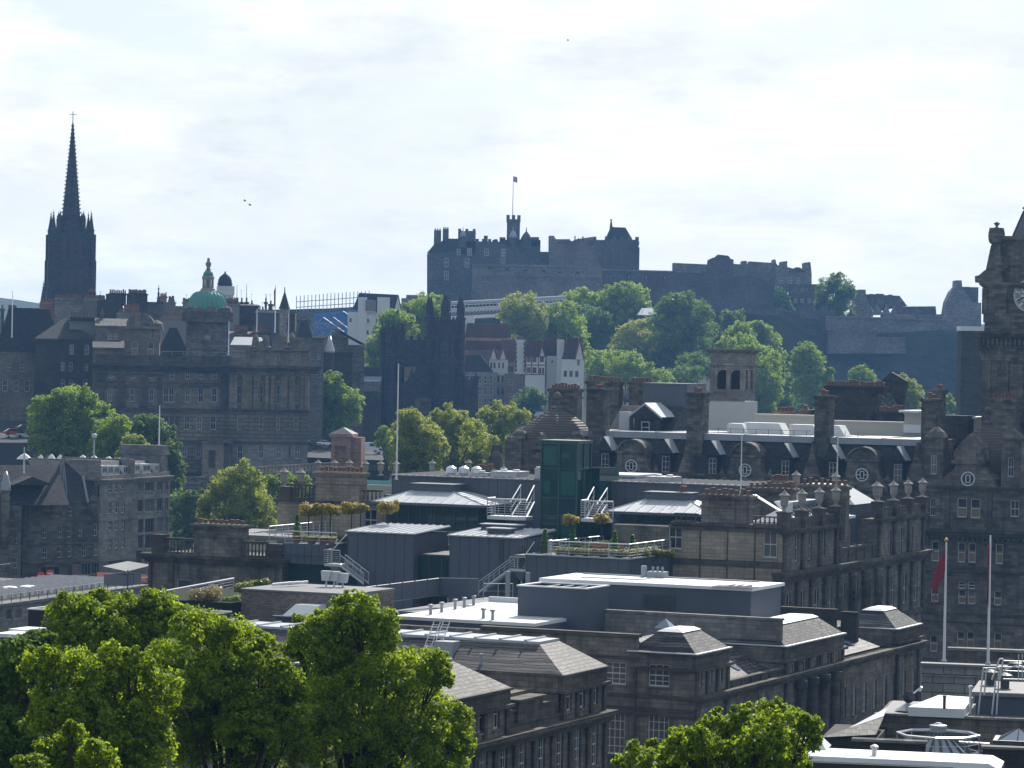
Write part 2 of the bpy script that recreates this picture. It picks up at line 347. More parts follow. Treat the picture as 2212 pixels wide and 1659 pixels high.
def pots_mesh(h=1.0,r=.17):
 key=('pot',round(h,1),round(r,2))
 if key not in WIN:WIN[key]=MB().lathe(0,0,[(r*1.15,0),(r,.1*h),(r*.85,.8*h),(r*1.2,.84*h),(r*1.2,.93*h),(r*.8,h)],8).mesh('chimney_pot',M_pot)
 return WIN[key]
def chimney(fr,x,y,z0,z1,w,d,npots,mat,poth=.9,potr=.2,far=False,band=True,parent=None):
 b=MB();b.box(x-w/2,x+w/2,y-d/2,y+d/2,z0,z1-.5)
 if band:
  hh=z1-z0
  b.box(x-w/2-.12,x+w/2+.12,y-d/2-.12,y+d/2+.12,z1-1.45,z1-1.2)if hh>3 else None
 b.box(x-w/2-.2,x+w/2+.2,y-d/2-.2,y+d/2+.2,z1-.5,z1-.28)
 b.box(x-w/2-.32,x+w/2+.32,y-d/2-.32,y+d/2+.32,z1-.28,z1-.1)
 b.box(x-w/2-.1,x+w/2+.1,y-d/2-.1,y+d/2+.1,z1-.1,z1)
 o=fr.part(b,'chimney',mat,parent=parent)
 if rng.random()<.3:
  a=MB();h=rng.uniform(1.8,3.2);ax=x+w*rng.uniform(-.3,.3);a.tube((ax,y,z1-.05),(ax,y,z1+h),.035,4)
  for k in range(5):a.tube((ax-.4+.05*k,y-.5+.25*k,z1+h-.1),(ax+.4-.05*k,y-.5+.25*k,z1+h-.1),.018,3)
  a.tube((ax,y-.55,z1+h-.1),(ax,y+.55,z1+h-.1),.02,3);fr.part(a,'aerial',M_dsteel,parent=o)
 if npots:
  along=w>=d;n=npots
  xs=[(-(w if along else d)/2+(i+.5)*(w if along else d)/n)for i in range(n)]
  if far:
   pm=MB()
   for t in xs:
    px,py=(x+t,y)if along else(x,y+t)
    hh=poth*rng.uniform(.75,1.15)
    pm.lathe(px,py,[(potr,z1),(potr*.8,z1+hh*.85),(potr*1.1,z1+hh)],6)
   fr.part(pm,'chimney_pots',M_pot,parent=o)
  else:
   for t in xs:q=fr.put(pots_mesh(poth,potr),'chimney_pot',(x+t if along else x,y if along else y+t,z1-.003),parent=o);q.matrix_basis=q.matrix_basis@Matrix.Diagonal((1,1,rng.uniform(.7,1.15),1))
 return o
def balustrade(b,x0,x1,y,z0,h=1.1,step=.42,dep=.35,m=0,piers=0.0):
 b.box(x0,x1,y,y+dep,z0,z0+h*.14,m);b.box(x0,x1,y-.04,y+dep+.04,z0+h*.84,z0+h,m)
 n=max(1,int((x1-x0)/step))
 for i in range(n):
  x=x0+(i+.5)*(x1-x0)/n
  b.lathe(x,y+dep/2,[(.09,z0+h*.14),(.14,z0+h*.32),(.07,z0+h*.62),(.1,z0+h*.84)],6,m)
def urn(fr,x,y,z,h,mat=None,name='urn'):
 h=min(h,2.45)
 key=('urn',round(h,1))
 if key not in WIN:
  k=h/3.2;w_=.8
  WIN[key]=MB().box(-.55*k,.55*k,-.55*k,.55*k,0,.12*k).lathe(0,0,[(0.360*k,.12*k),(0.240*k,.3*k),(0.224*k,.5*k),(0.400*k,.75*k),(0.576*k,1.05*k),(0.528*k,1.2*k),(0.576*k,1.3*k),(0.592*k,2.0*k),(0.624*k,2.2*k),(0.816*k,2.28*k),(0.800*k,2.38*k),(0.440*k,2.62*k),(0.224*k,2.85*k),(0.096*k,3.0*k),(0.080*k,3.12*k),(.02,3.2*k)],14).mesh('urn',M_pale)
 return fr.put(WIN[key],name,(x,y,z))
def railing(b,pts,h=1.1,bars=3,step=1.5,r=.035,m=0,top=.05,posts=True):
 pts=[Vector(p)for p in pts]
 for a,c in zip(pts,pts[1:]):
  n=max(1,round((c-a).length/step))
  for i in range(n+1):
   p=a.lerp(c,i/n)
   if posts:b.tube(p,p+Vector((0,0,h)),r,5,m)
  b.tube(a+Vector((0,0,h)),c+Vector((0,0,h)),top,5,m)
  for j in range(1,bars+1):
   z=Vector((0,0,h*j/(bars+1)));b.tube(a+z,c+z,r*.45,4,m)
def hiproof(b,x0,x1,y0,y1,z0,z1,run=None,ridge=.15,m=0):
 run=run if run is not None else min(x1-x0,y1-y0)/2-ridge
 return b.frus((x0,x1,y0,y1),z0,(x0+run,x1-run,y0+run,y1-run),z1,m)
def gable(b,x0,x1,y0,y1,z0,z1,along='x',m=0):
 if along=='x':return b.frus((x0,x1,y0,y1),z0,(x0,x1,(y0+y1)/2-.02,(y0+y1)/2+.02),z1,m)
 return b.frus((x0,x1,y0,y1),z0,((x0+x1)/2-.02,(x0+x1)/2+.02,y0,y1),z1,m)
def crenel(b,x0,x1,y,z,w=.9,gap=.7,h=.8,dep=.5,m=0):
 n=max(1,int((x1-x0+gap)/(w+gap)));p=(x1-x0-n*w)/max(1,n-1)if n>1 else 0
 for i in range(n):b.box(x0+i*(w+p),x0+i*(w+p)+w,y,y+dep,z,z+h,m)
def flagpole(name,label,base,top,D,r=.1,flag=None,cat='flagpole',group=None,ball=True,fsize=(1.6,1.0),hang=False,bz=None):
 a=P(base,D);t=P(top,D);h=t.z-a.z
 fr=thing(name,label,cat,base,D,0,a.z,group)
 b=MB();b.lathe(0,0,[(r*2,-.0),(r*1.6,.25),(r,.3),(r*.55,h)],8);fr.part(b,'pole',M_frame,smooth=True)
 if ball:fr.part(MB().lathe(0,0,[(.02,h-.002),(r*1.4,h+r),(r*1.4,h+2*r),(.02,h+r*3.2)],8),'finial',M_gold,smooth=True)
 if flag:
  b=MB();W,H=fsize;n=8;vs=[];fs=[]
  for i in range(n+1):
   for j in range(n+1):
    u,v=i/n,j/n
    if hang:x=-r*.5-W*.42*u*(1-.25*math.sin(v*3));z=h-.5-H*v-W*1.15*u**1.15;y=.28*math.sin(u*9+v*2)*u
    else:x=r*.5+W*u;z=h-.15-H*v-W*.35*u*u;y=.15*math.sin(u*7+v)*u
    vs.append((x,y,z))
  for i in range(n):
   for j in range(n):k=i*(n+1)+j;fs.append((k,k+1,k+n+2,k+n+1))
  b.add(vs,fs);o=fr.part(b,'flag',flag,smooth=True)
  sm=o.modifiers.new('thick','SOLIDIFY');sm.thickness=.02
 return fr
 # trees and leaves
def leaves_mesh(clumps,leaf,mat,seed,up=.35,name='crown'):
 """clumps = list of (centre, radius, n). Many small bent leaf quads spread on and in each clump."""
 g=np.random.default_rng(seed)
 C=np.concatenate([np.repeat(np.array([c]),n,0)for c,r,n in clumps]);RR=np.concatenate([np.full(n,r)for c,r,n in clumps])
 n=len(C);d=g.normal(size=(n,3));d/=np.linalg.norm(d,axis=1)[:,None]
 rad=RR*np.clip(g.uniform(.15,1.0,n)**.45+g.normal(0,.07,n),.1,1.25)
 p=C+d*rad[:,None]*np.array([1,1,.85])
 nor=d*1.0+g.normal(0,.38,(n,3));nor[:,2]+=up;nor/=np.linalg.norm(nor,axis=1)[:,None]
 t=np.cross(nor,g.normal(size=(n,3)));t/=np.linalg.norm(t,axis=1)[:,None];bt=np.cross(nor,t)
 s=(leaf*g.uniform(.6,1.3,n))[:,None]
 bend=nor*s*.25
 v=np.stack([p-t*s*.62,p+bt*s*.42-bend,p+t*s*.62,p-bt*s*.42-bend],1).reshape(-1,3)
 me=bpy.data.meshes.new(name);me.vertices.add(4*n);me.vertices.foreach_set('co',v.ravel().astype(np.float32))
 me.loops.add(4*n);me.loops.foreach_set('vertex_index',np.arange(4*n,dtype=np.int32))
 me.polygons.add(n);me.polygons.foreach_set('loop_start',np.arange(0,4*n,4,dtype=np.int32));me.polygons.foreach_set('loop_total',np.full(n,4,dtype=np.int32))
 me.materials.append(mat);me.update(calc_edges=True);return me
def clumpify(lobes,seed,per=26,cr=.3,dens=1.0,leaf=.16,flat=1.0,nmax=100000):
 """lobes = (Vector centre, radius). Clumps sit on the lobe's surface with gaps between them."""
 r=random.Random(seed);out=[]
 for c,rad in lobes:
  for i in range(per):
   th=r.uniform(0,2*math.pi);u=r.uniform(-.75,1);k=math.sqrt(1-u*u)
   d=Vector((k*math.cos(th),k*math.sin(th),u*.9));q=c+d*rad*r.uniform(.5,1.08)
   cc=rad*cr*r.uniform(.65,1.35)
   n=int(dens*3.2*(cc/leaf)**2*r.uniform(.7,1.2))+6
   out.append(((q.x,q.y,q.z),cc,n))
 return out
def tree(name,label,D,lobes,mat,leaf=.16,base=None,group=None,seed=1,per=26,cr=.3,dens=1.0,cat='tree',trunk=.35,jit=.45,up=.35,skirt=False):
 """lobes in photo points (x, y, radius); depth offsets are drawn so that the crown is round"""
 r=random.Random(seed);cs=[];x0=sum(l[0]for l in lobes)/len(lobes)
 half=max(abs(l[0]-x0)+l[2]for l in lobes)*K*D
 if skirt:
  ys=sorted(l[1]for l in lobes);lobes=list(lobes)+[(l[0],l[1]+1.15*l[2],l[2]*.95)for l in lobes if l[1]>ys[len(ys)//2]]
 for l in lobes:
  off=l[3]if len(l)>3 else r.uniform(-jit,jit)*half
  c=P((l[0],l[1]),D+off);cs.append((c,l[2]*K*D))
 by=base if base is not None else min(c.z-q for c,q in cs)-4
 bx=P((x0,800),D);fr=thing(name,label,cat,(x0,800),D,0,by,group)
 for c,q in list(cs):
  for k in range(3):
   d_=Vector((r.uniform(-1,1),r.uniform(-1,.6),r.uniform(-.35,1))).normalized();cs.append((c+d_*q*r.uniform(.85,1.05),q*r.uniform(.25,.42)))
 o=Vector((bx.x,bx.y,by));loc=[(c-o,q)for c,q in cs]
 n0=len(lobes);cl=clumpify(loc[:n0],seed,per,cr,dens,leaf)+clumpify(loc[n0:],seed+1,per//5,cr*1.7,dens,leaf);loc=loc[:n0]
 fr.put(leaves_mesh(cl,leaf,mat,seed,up),'crown')
 b=MB();top=max(c.z for c,q in loc);fork=min(max(1.0,min(c.z-q for c,q in loc)+1),top*.6)
 b.tube((0,0,0),(0,0,fork),trunk,8,r2=trunk*.75)
 for c,q in loc:
  mid=Vector((c.x*.45,c.y*.45,fork+(c.z-fork)*.6));b.tube((0,0,fork-.05),mid,trunk*.5,6,r2=trunk*.28);b.tube(mid,c,trunk*.28,5,r2=trunk*.08)
  for i in range(3):
   e_=c+Vector((r.uniform(-1,1),r.uniform(-1,1),r.uniform(-.1,1)))*q*.7;b.tube(mid.lerp(c,.6),e_,trunk*.12,4,r2=trunk*.03)
 fr.part(b,'trunk',M_bark);return fr
 # Waterloo Place terraces (facades run away from the viewer on the right)
ANG=66.4
def hipfit(fr,p,xc,s=1,yc=0.0):
 lo,hi=0.05,30.0
 for _ in range(50):
  r=(lo+hi)/2;x,z=fr.q(p,yc+r)
  if(s>0 and x-xc<r)or(s<0 and xc-x>r):lo=r
  else:hi=r
 return r,z
def pilasters(b,xs,y,z0,z1,w=.6,d=.22,cap=True):
 for x in xs:
  b.box(x-w/2,x+w/2,y-d,y+.1,z0,z1)
  if cap:b.box(x-w/2-.1,x+w/2+.1,y-d-.1,y+.1,z1-.35,z1-.02);b.box(x-w/2-.1,x+w/2+.1,y-d-.1,y+.1,z0+.02,z0+.3)
T1=thing('terrace_building','stone terrace block with grey slate hip roof and steel roof ladder, behind the foreground trees','building',r8(1712,1000),250,ANG,60)
Z=lambda p,y=0:T1 .q(p,y)[1];X=lambda p,y=0:T1 .q(p,y)[0]
xa,xb=X(r8(1430,1060)),X(r8(1712,1000));ze=(Z(r8(1430,1060))+Z(r8(1712,1000)))/2
zc=Z(r8(1755,1292),-.9);DEP=36
na,nb=X(r8(600,1250)),X(r8(1085,1145));zn=Z(r8(1080,1142))
wn=row(T1,r8(1475,1290),r8(1645,1245),3,1.15,2.15,'sash')
low=row(T1,r8(1470,1690),r8(1650,1610),3,1.2,3.2,'six')
facade(T1,xa,xb,zc,ze,wn,M_tan)
wn2=row(T1,r8(810,1455),r8(1005,1415),3,1.15,2.15,'sash')
facade(T1,na,nb,zc,zn,wn2,M_tan)
xs_all=[na+(xb-na)*(i+.5)/9 for i in range(9)]
facade(T1,na,xb,0,zc-.9,[(x,low[0][1],1.2,3.2,'six')for x in xs_all]+[(x,low[0][1]-5.2,1.2,3.0,'six')for x in xs_all],M_tan,y=.02)
b=MB();cornice(b,na-.4,xb+.7,0,zc,.9,.9,dep=.5)
pilasters(b,[na+(xb-na)*i/9 for i in range(1,10)],.02,3,zc-.9)
b.box(na,xb+.3,-.25,.3,ze-1.25,ze-1.0)if False else None
for(p0,p1,ztop)in((xa,xb,ze),(na,nb,zn)):
 pilasters(b,[p0+.35,p0+(p1-p0)*.34,p0+(p1-p0)*.665,p1-.35],0,zc+.02,ztop-1.2,.55,.18,False)
 b.box(p0-.3,p1+.35,-.42,.3,ztop-1.35,ztop-1.12);b.box(p0-.06,p1+.06,-.12,.25,ztop-1.12,ztop-.12);b.box(p0-.2,p1+.25,-.3,.3,ztop-.12,ztop+.04)
zp=Z(r8(1085,1395));b.box(nb,xa,.05,.55,zc,zp);b.box(nb-.02,xa,-.03,.65,zp,zp+.14)
q0,q1=X(r8(1140,1330)),X(r8(1300,1290));zq=Z(r8(1300,1200));b.box(q0,q1,-.1,.95,zp+.1,zq);b.box(q0-.2,q1+.2,-.3,1.1,zq,zq+.22)
q2=X(r8(1395,1260));b.box(q1+.25,q2,.1,.8,zp+.15,zq-.6);b.box(q1+.22,q2+.1,-.05,.95,zq-.6,zq-.42)
b.box(nb+.1,q0-.3,.1,.8,zp+.15,zq-.6);b.box(nb+.05,q0-.22,-.05,.95,zq-.6,zq-.42)
T1 .part(b,'cornice',M_sootshade)
b=MB();b.wall(xa-.001,xa,zc-8,ze)
b=MB()
b.box(xa+.004,xb-.004,.3,DEP,0,ze-.02);b.box(xa-.14,xa+.004,.26,DEP,ze-1.35,ze-1.12);b.box(xa-.12,xa,.26,DEP,ze-.12,ze)
b.box(nb-.004,xa,2.2,14,0,Z(r8(1080,1180),2.2));b.box(na+.004,nb-.008,.3,14,0,zn-.02);b.box(xb-.3,xb+.006,.02,DEP-.2,0,ze)
T1 .part(b,'side_wall',M_tan)
run,zt=hipfit(T1,r8(1280,852),xa);xt,yt=T1 .qz(r8(1362,825),zt)
b=MB().frus((xa-.15,xb+.15,-.12,DEP),ze+.045,(xa+run,max(xa+run+.5,min(xt,xb-run*.5)),run,DEP),zt)
slate=T1 .part(b,'roof',M_slate)
b=MB();lx1=max(xa+run+.5,min(xt,xb-run*.5))
b.box(xa+run-.1,lx1+.1,run-.1,DEP,zt-.05,zt+.14)
for i in range(16):b.box(xa+run-.16,lx1+.16,run+1+i*2.1,run+1.18+i*2.1,zt-.07,zt+.26)
T1 .part(b,'ridge_lead',M_zincroof,parent=slate)
run2,zt2=hipfit(T1,r8(705,958),nb,-1)
b=MB().frus((na,nb+.15,-.12,14),zn+.045,(na,nb-run2,run2,14-run2),zt2)
T1 .part(b,'roof',M_slate)
b=MB();b.box(na,nb-run2+.15,run2-.15,14-run2+.15,zt2-.04,zt2+.12);T1 .part(b,'ridge_lead',M_zincroof)
hy,hz=T1 .qx(r8(670,940),xa+1.5)
b=MB();b.frus((xa+1.0,xa+2.6,hy-.8,hy+.8),hz-.6,(xa+1.2,xa+2.6,hy-.8,hy+.8),hz+1.2);T1 .part(b,'roof_hatch',M_lead)
vy,vz=T1 .qx(r8(905,1025),xa+.6);T1 .part(MB().lathe(xa+.6,vy,[(.13,vz-.5),(.13,vz+1.1),(.17,vz+1.12),(.17,vz+1.25)],8),'vent_pipe',M_lead)
LD=thing('roof_ladder','pair of galvanised steel ladders rising over the slate ridge behind the big tree','ladder',r8(600,820),250,ANG,60)
ly0,lz0=T1 .qx(r8(520,915),xa+.8);ly1,lz1=T1 .qx(r8(600,715),xa+run+.3)
b=MB()
for k in(0,1):
 o0=T1 .qx(r8((520,580)[k],925),xa+.8);o1=T1 .qx(r8((600,660)[k],712),xa+run+.3)
 for dx in(0,.55):
  b.tube(T1 .M@Vector((xa+.8,o0[0]-dx,o0[1])),T1 .M@Vector((xa+run+.3,o1[0]-dx,o1[1])),.045)
 for i in range(1,12):
  a=T1 .M@Vector((xa+.8+(run-.5)*i/12,o0[0]+(o1[0]-o0[0])*i/12,o0[1]+(o1[1]-o0[1])*i/12));c=a+T1 .M.to_3x3()@Vector((0,-.55,0));b.tube(a,c,.025,4)
b.v=[tuple(LD.Mi@Vector(v))for v in b.v];LD.part(b,'ladder_frame',M_steel)
T2=thing('terrace_building','long stone terrace with three slate roofed pavilions and white sash windows, beyond the ladder roof','building',r9(80,1210),276,ANG,60)
T2o=T2
Z=lambda p,y=0:T2 .q(p,y)[1];X=lambda p,y=0:T2 .q(p,y)[0]
zc2=Z(r9(335,1150),-.8)
p2a,p2b=X(r9(82,950)),X(r9(298,900));z2=Z(r9(298,882))
p3a,p3b=X(r9(660,880)),X(r9(1040,790));z3=Z(r9(1040,790))
p4a,p4b=X(r9(1382,775)),X(r9(1535,730));z4=Z(r9(1535,728))
w2=row(T2,r9(115,1135),r9(247,1100),3,1.0,2.2,'sash')
w3=row(T2,r9(720,1060),r9(1005,990),5,1.0,2.2,'sash')
w4=row(T2,r9(1400,940),r9(1492,915),3,1.0,2.2,'sash')
zc3,zc4=zc2,zc2
facade(T2,p2a,p2b,zc2,z2,w2,M_tan);facade(T2,p3a,p3b,zc2,z3,w3,M_tan);facade(T2,p4a,p4b,zc2,z4,w4,M_tan)
zl=Z(r9(1075,1330));nl=20
lw=[(p2a+(p4b-p2a)*(i+.5)/nl,zl,1.1,3.0,'six')for i in range(nl)]
facade(T2,p2a,p4b,0,zc2-.8,lw+[(x,z-4.6,w_,h_,s_)for x,z,w_,h_,s_ in lw],M_tan,y=.02)
b=MB();cornice(b,p2a-.02,p4b+.8,0,zc2,.8,.8,dep=.5)
pilasters(b,[p2a+.5,p2b-.4,p3a+.5,p3b-.5,p4a+.5,p4b-.4],.02,2,zc2-.8,.8,.25)
for i in range(4):b.lathe(p3a+(p3b-p3a)*(.2+.2*i),-.5,[(.5,2),(.42,zc2-1.8),(.6,zc2-1.4),(.6,zc2-.82)],12)
for(p0,p1,zt_,n_)in((p2a,p2b,z2,3),(p3a,p3b,z3,5),(p4a,p4b,z4,3)):
 pilasters(b,[p0+.3]+[p0+.3+(p1-p0-.6)*(i+1)/n_ for i in range(n_)],0,zc2+.02,zt_-1.35,.5,.2,False)
 b.box(p0-.3,p1+.35,-.45,.3,zt_-1.45,zt_-1.2);b.box(p0-.06,p1+.06,-.12,.25,zt_-1.2,zt_-.14);b.box(p0-.2,p1+.25,-.3,.3,zt_-.14,zt_+.03)
for(p0,p1,pA,pB)in((p2b,p3a,r9(320,1090),r9(630,1010)),(p3b,p4a,r9(1060,955),r9(1300,893))):
 zt_=max(Z(pA),Z(pB))*.5+min(Z(pA),Z(pB))*.5
 b.box(p0,p1,.08,.4,zc2,zt_-.2);b.box(p0,p1,-.1,.5,zt_-.2,zt_)
 for i in range(6):b.box(p0+(p1-p0)*(i+.5)/6-.18,p0+(p1-p0)*(i+.5)/6+.18,-.04,.1,zc2,zt_-.2)
T2 .part(b,'cornice',M_sootshade)
G=T2 .face(p2a,0,-90)
gx=lambda p,y=0:G.q(p,y)[0];gz=lambda p,y=0:G.q(p,y)[1]
gl=gx(r8(900,1000));gw=[]
gst=gz(r8(1930,915));gtop=gz(r8(1925,815))
for p,w_,h_,s_ in((r8(1775,1118),1.95,1.95,'six'),(r8(2055,1133),1.95,1.95,'six'),(r8(1765,1570),1.95,3.6,'eight'),(r8(2050,1580),1.95,3.6,'eight')):
 x_,z_=G.q(p);gw.append((x_,z_,w_,h_,s_))
gap_x=gx(r8(1928,915))
facade(G,gap_x,-.003,0,z2-.02,[w_ for w_ in gw if w_[0]>gap_x],M_tan,y=-.006)
facade(G,gl,gap_x,0,gtop,[w_ for w_ in gw if w_[0]<gap_x],M_tan,y=-.006)
b=MB();zs=gz(r8(1800,1170));b.box(gl,-.01,-.14,.1,zs-.3,zs);b.box(gl,-.01,-.08,.1,zs-1.4,zs-1.15)
zs=gz(r8(1800,1280));b.box(gl,-.01,-.2,.1,zs-.35,zs)
b.box(gl,gap_x+.05,-.25,.6,gtop,gtop+.3);b.box(gl,gap_x,-.12,.1,gtop-1.9,gtop-1.65)
b.box(gap_x,.02,-.3,.3,z2-.14,z2+.02);b.box(gap_x,.02,-.4,.3,z2-1.45,z2-1.2)
xd=gx(r8(1905,1300));b.box(xd-.08,xd+.08,-.22,-.02,2,z2-1.3)
G.part(b,'string_course',M_sootshade)
b=MB();b.box(p2a+.5,p2b-.004,.3,16,0,z2-.03);b.box(p2b-.004,p3a+.008,1.2,34,0,zc2-.2);b.box(p3a+.004,p3b-.004,.3,34,0,z3-.03)
b.box(p3b-.004,p4a+.004,1.2,34,0,zc2-.2);b.box(p4a,p4b-.004,.3,16,0,z4-.03);b.box(p3a-.006,p3a+.1,.02,12,zc2,z3-.02);b.box(p4a-.006,p4a+.1,.02,16,zc2,z4-.02)
b.box(p3a-.12,p3a,.3,12,z3-1.45,z3-1.2);b.box(p4a-.12,p4a,.3,16,z4-1.45,z4-1.2)
b.box(p2a+.01,p2a+1.0,16,40,0,gtop-.05)
T2 .part(b,'side_wall',M_tan)
for(p0,p1,zt_,dep_,nm)in((p2a,p2b,z2,6.2,0),(p3a,p3b,z3,7,1),(p4a,p4b,z4,6.2,2)):
 rn=2.1;b=MB().frus((p0-.1,p1+.1,-.1,dep_),zt_+.035,(p0+rn,p1-rn,rn,dep_-rn),zt_+1.75)
 o=T2 .part(b,'roof',M_slate);T2 .part(MB().frus((p0+rn-.2,p1-rn+.2,rn-.2,dep_-rn+.2),zt_+1.71,(p0+rn+.3,p1-rn-.3,rn+.3,dep_-rn-.3),zt_+1.95),'ridge_lead',M_flat,parent=o)
 b=MB();b.box(p0-.18,p1+.2,-.3,.25,zt_+.032,zt_+.13);b.box(p0-.18,p0+.3,.26,dep_,zt_+.032,zt_+.13);T2 .part(b,'lead_gutter',M_flat,parent=o)
for(p0,p1,ztop)in((p2b,p3a,z2+.4),(p3b,p4a,z3-.3)):
 b=MB();b.prism([(p0+.02,zc2-.2),(p1-.02,zc2-.2),(p1-.02,zc2+.3),((p0+p1)/2,ztop),(p0+.02,zc2+.3)],1.0,16)if False else None
 b.add([(p0,.9,zc2+.1),(p1,.9,zc2+.1),(p1,9,ztop),(p0,9,ztop),(p0,17,zc2+.1),(p1,17,zc2+.1)],[(0,1,2,3),(3,2,5,4),(1,5,2),(0,3,4)])
 o=T2 .part(b,'roof',M_slate)
 b=MB()
 for i in range(2):
  x_=p0+(p1-p0)*(.35+.22*i);sl=(ztop-zc2-.1)/8.1
  b.add([(x_,2.2,zc2+.2+1.3*sl),(x_+1.1,2.2,zc2+.2+1.3*sl),(x_+1.1,4.2,zc2+.2+3.3*sl),(x_,4.2,zc2+.2+3.3*sl)],[(0,1,2,3)])
 T2 .part(b,'skylight',M_skyglass,parent=o)
H=T2 .face(p3a+.5,0,-90)
def hb(b,a,c,y=0,dep=.5,m=0):H.pbox(b,a,c,y,dep,m)
b=MB();hx0,hz1=H.q(r8(1650,628),0);hx1=H.q(r9(640,690),0)[0];hz0=H.q(r9(600,850),0)[1]
b.box(hx0,hx1,0,.5,hz0-12,hz1-.2);b.box(hx0-.1,hx1+.1,-.12,.62,hz1-.2,hz1);H.part(b,'screen_wall',M_grey)
b=MB();x_,z_=H.q(r9(345,822),-.05);x1_,_=H.q(r9(605,850),-.05);b.box(x_,x1_,-.06,-.004,z_-1.0,z_);H.part(b,'vent_strip',M_dark)
H2=T2 .face(p4a-6,0,-90)
b=MB();x0_,z_=H2 .q(r9(640,625),0);x1_=H2 .q(r9(990,640),0)[0];b.box(x0_,x1_,0,.6,0,z_);b.box(x0_-.1,x1_+.1,-.1,.7,z_,z_+.2)
x2_,z2_=H2 .q(r9(1130,650),1.5);b.box(x1_+.1,x2_,1.5,2.2,0,z2_)
H2 .part(b,'screen_wall',M_soot)
PL=T2 .face(p2a-.4,0,-90)
b=MB();x0_,z_=PL.q(r8(935,752),0);x1_,z1_=PL.q(r8(1935,800),0)
SK=thing('roof_light','small glass pyramid rooflight peeping over a parapet in front of the pale screen wall','rooflight',r8(2100,745),284,ANG,P(r8(2100,752),284).z)
SK.part(MB().box(-.75,.75,-.75,.75,-6,0),'curb',M_grey);SK.part(MB().frus((-.8,.8,-.8,.8),.003,(-.05,.05,-.05,.05),.8),'glazing',M_skyglass)
# stone office building with a zinc and glass roof storey and roof gardens
W=thing('office_building','large sandstone office building with zinc roof boxes, green glass lift tower and roof garden','building',f0(1690,1210),350,-23.6,58)
W.floor=0
def ribs(b,x0,x1,y,z0,z1,step=1.15,m=0):
 n=max(1,round((x1-x0)/step))
 for i in range(n+1):b.box(x0+(x1-x0)*i/n-.03,x0+(x1-x0)*i/n+.03,y-.06,y+.02,z0,z1,m)
def ribsx(b,x,y0,y1,z0,z1,step=1.15,s=1,m=0):
 n=max(1,round((y1-y0)/step))
 for i in range(n+1):b.box(x-.02*s,x+.06*s,y0+(y1-y0)*i/n-.03,y0+(y1-y0)*i/n+.03,z0,z1,m)
def zbox(fr,name,xa,xb,y0,y1,z0,z1,rise=0.0,roofmat=None,mat=None,over=.25,step=1.15):
 b=MB();b.frus((xa,xb,y0,y1),z0,(xa,xb,y0,y1),z1)
 ribs(b,xa,xb,y0,z0,z1-.02,step);ribsx(b,xb,y0+.1,y1,z0,z1-.02,step*.62)
 o=fr.part(b,name,mat or M_zinc)
 b=MB();r=b.v;vs=[(xa-over,y0-over,z1+.01),(xb+over,y0-over,z1+.01),(xb+over,y1+over,z1+rise),(xa-over,y1+over,z1+rise)]
 b.add(vs+[(v[0],v[1],v[2]+.14)for v in vs],[(4,5,6,7),(0,1,5,4),(1,2,6,5),(2,3,7,6),(3,0,4,7),(3,2,1,0)])
 n=round((xb-xa)/(step*.8));
 for i in range(n+1):
  x=xa+(xb-xa)*i/n
  b.add([(x-.05,y0-over,z1+.152),(x+.05,y0-over,z1+.152),(x+.05,y1+over,z1+rise+.152),(x-.05,y1+over,z1+rise+.152),(x,y0-over,z1+.25),(x,y1+over,z1+rise+.25)],[(0,4,5,3),(4,1,2,5),(0,1,4)])
 fr.part(b,'box_roof',roofmat or M_zincroof,parent=o)
 return o
Y0=-10.0
b1a,b1b=W.x(r8(45,130),Y0),W.x(r8(470,146),Y0);bz1=W.z(r8(470,148),Y0);bz0=W.z(r8(300,470),Y0)-3
zbox(W,'zinc_box',b1a,b1b,Y0,Y0+9,bz0,bz1,.5)
b2a,b2b=W.x(r8(705,160),Y0),W.x(r8(1152,178),Y0)
z2b=zbox(W,'zinc_box',b2a,b2b,Y0,Y0+9.5,bz0,bz1+.05,.5)
xd=W.x(r8(1030,300),Y0);W.part(MB().box(xd,xd+.35,Y0-.12,Y0-.07,bz0,bz1-.05),'downpipe',M_dsteel)
for(pa,pb,dy)in((r8(905,100),r8(1145,100),6.2),(r8(945,150),r8(1085,150),2.2)):
 xa_,xb_=W.x(pa,Y0+dy),W.x(pb,Y0+dy);rz=bz1+.2+.5*dy/9.5
 W.part(MB().box(xa_,xb_,Y0+dy,Y0+dy+1.6,rz,rz+.6).box(xa_-.15,xb_+.15,Y0+dy-.1,Y0+dy+1.75,rz+.603,rz+.7,1),'roof_light_box',[M_dsteel,M_zincroof],parent=z2b)
lx0,lx1=b1b,b2a;lz1=W.z(r8(580,285),Y0+1.2);lz0=W.z(r8(580,432),Y0+1.2)-2
b=MB();
for i in range(4):b.box(lx0+(lx1-lx0)*i/3-.06,lx0+(lx1-lx0)*i/3+.06,Y0+1.1,Y0+1.2,lz0,lz1)
b.box(lx0,lx1,Y0+1.1,Y0+1.2,(lz0+lz1)/2-.4,(lz0+lz1)/2-.33);b.box(lx0,lx1,Y0+1.0,Y0+8,lz1,lz1+.2)
o=W.part(b,'link_frame',M_dsteel);W.part(MB().box(lx0+.01,lx1-.01,Y0+1.2,Y0+1.3,lz0,lz1-.003),'link_glazing',M_gglass,parent=o)
YT=-12.5
t0,t1=W.x(r8(1200,290),YT),W.x(r8(1862,310),YT);tz=W.z(r8(1862,308),YT);tyb=W.qx(r8(2140,275),t1)[0];tyb=min(max(tyb,-2),0)
b=MB();b.box(t0,t1,YT,tyb,tz-12,tz);ribs(b,t0,t1,YT,tz-12,tz-.01);ribsx(b,t1,YT+.1,tyb,tz-12,tz-.01,.7)
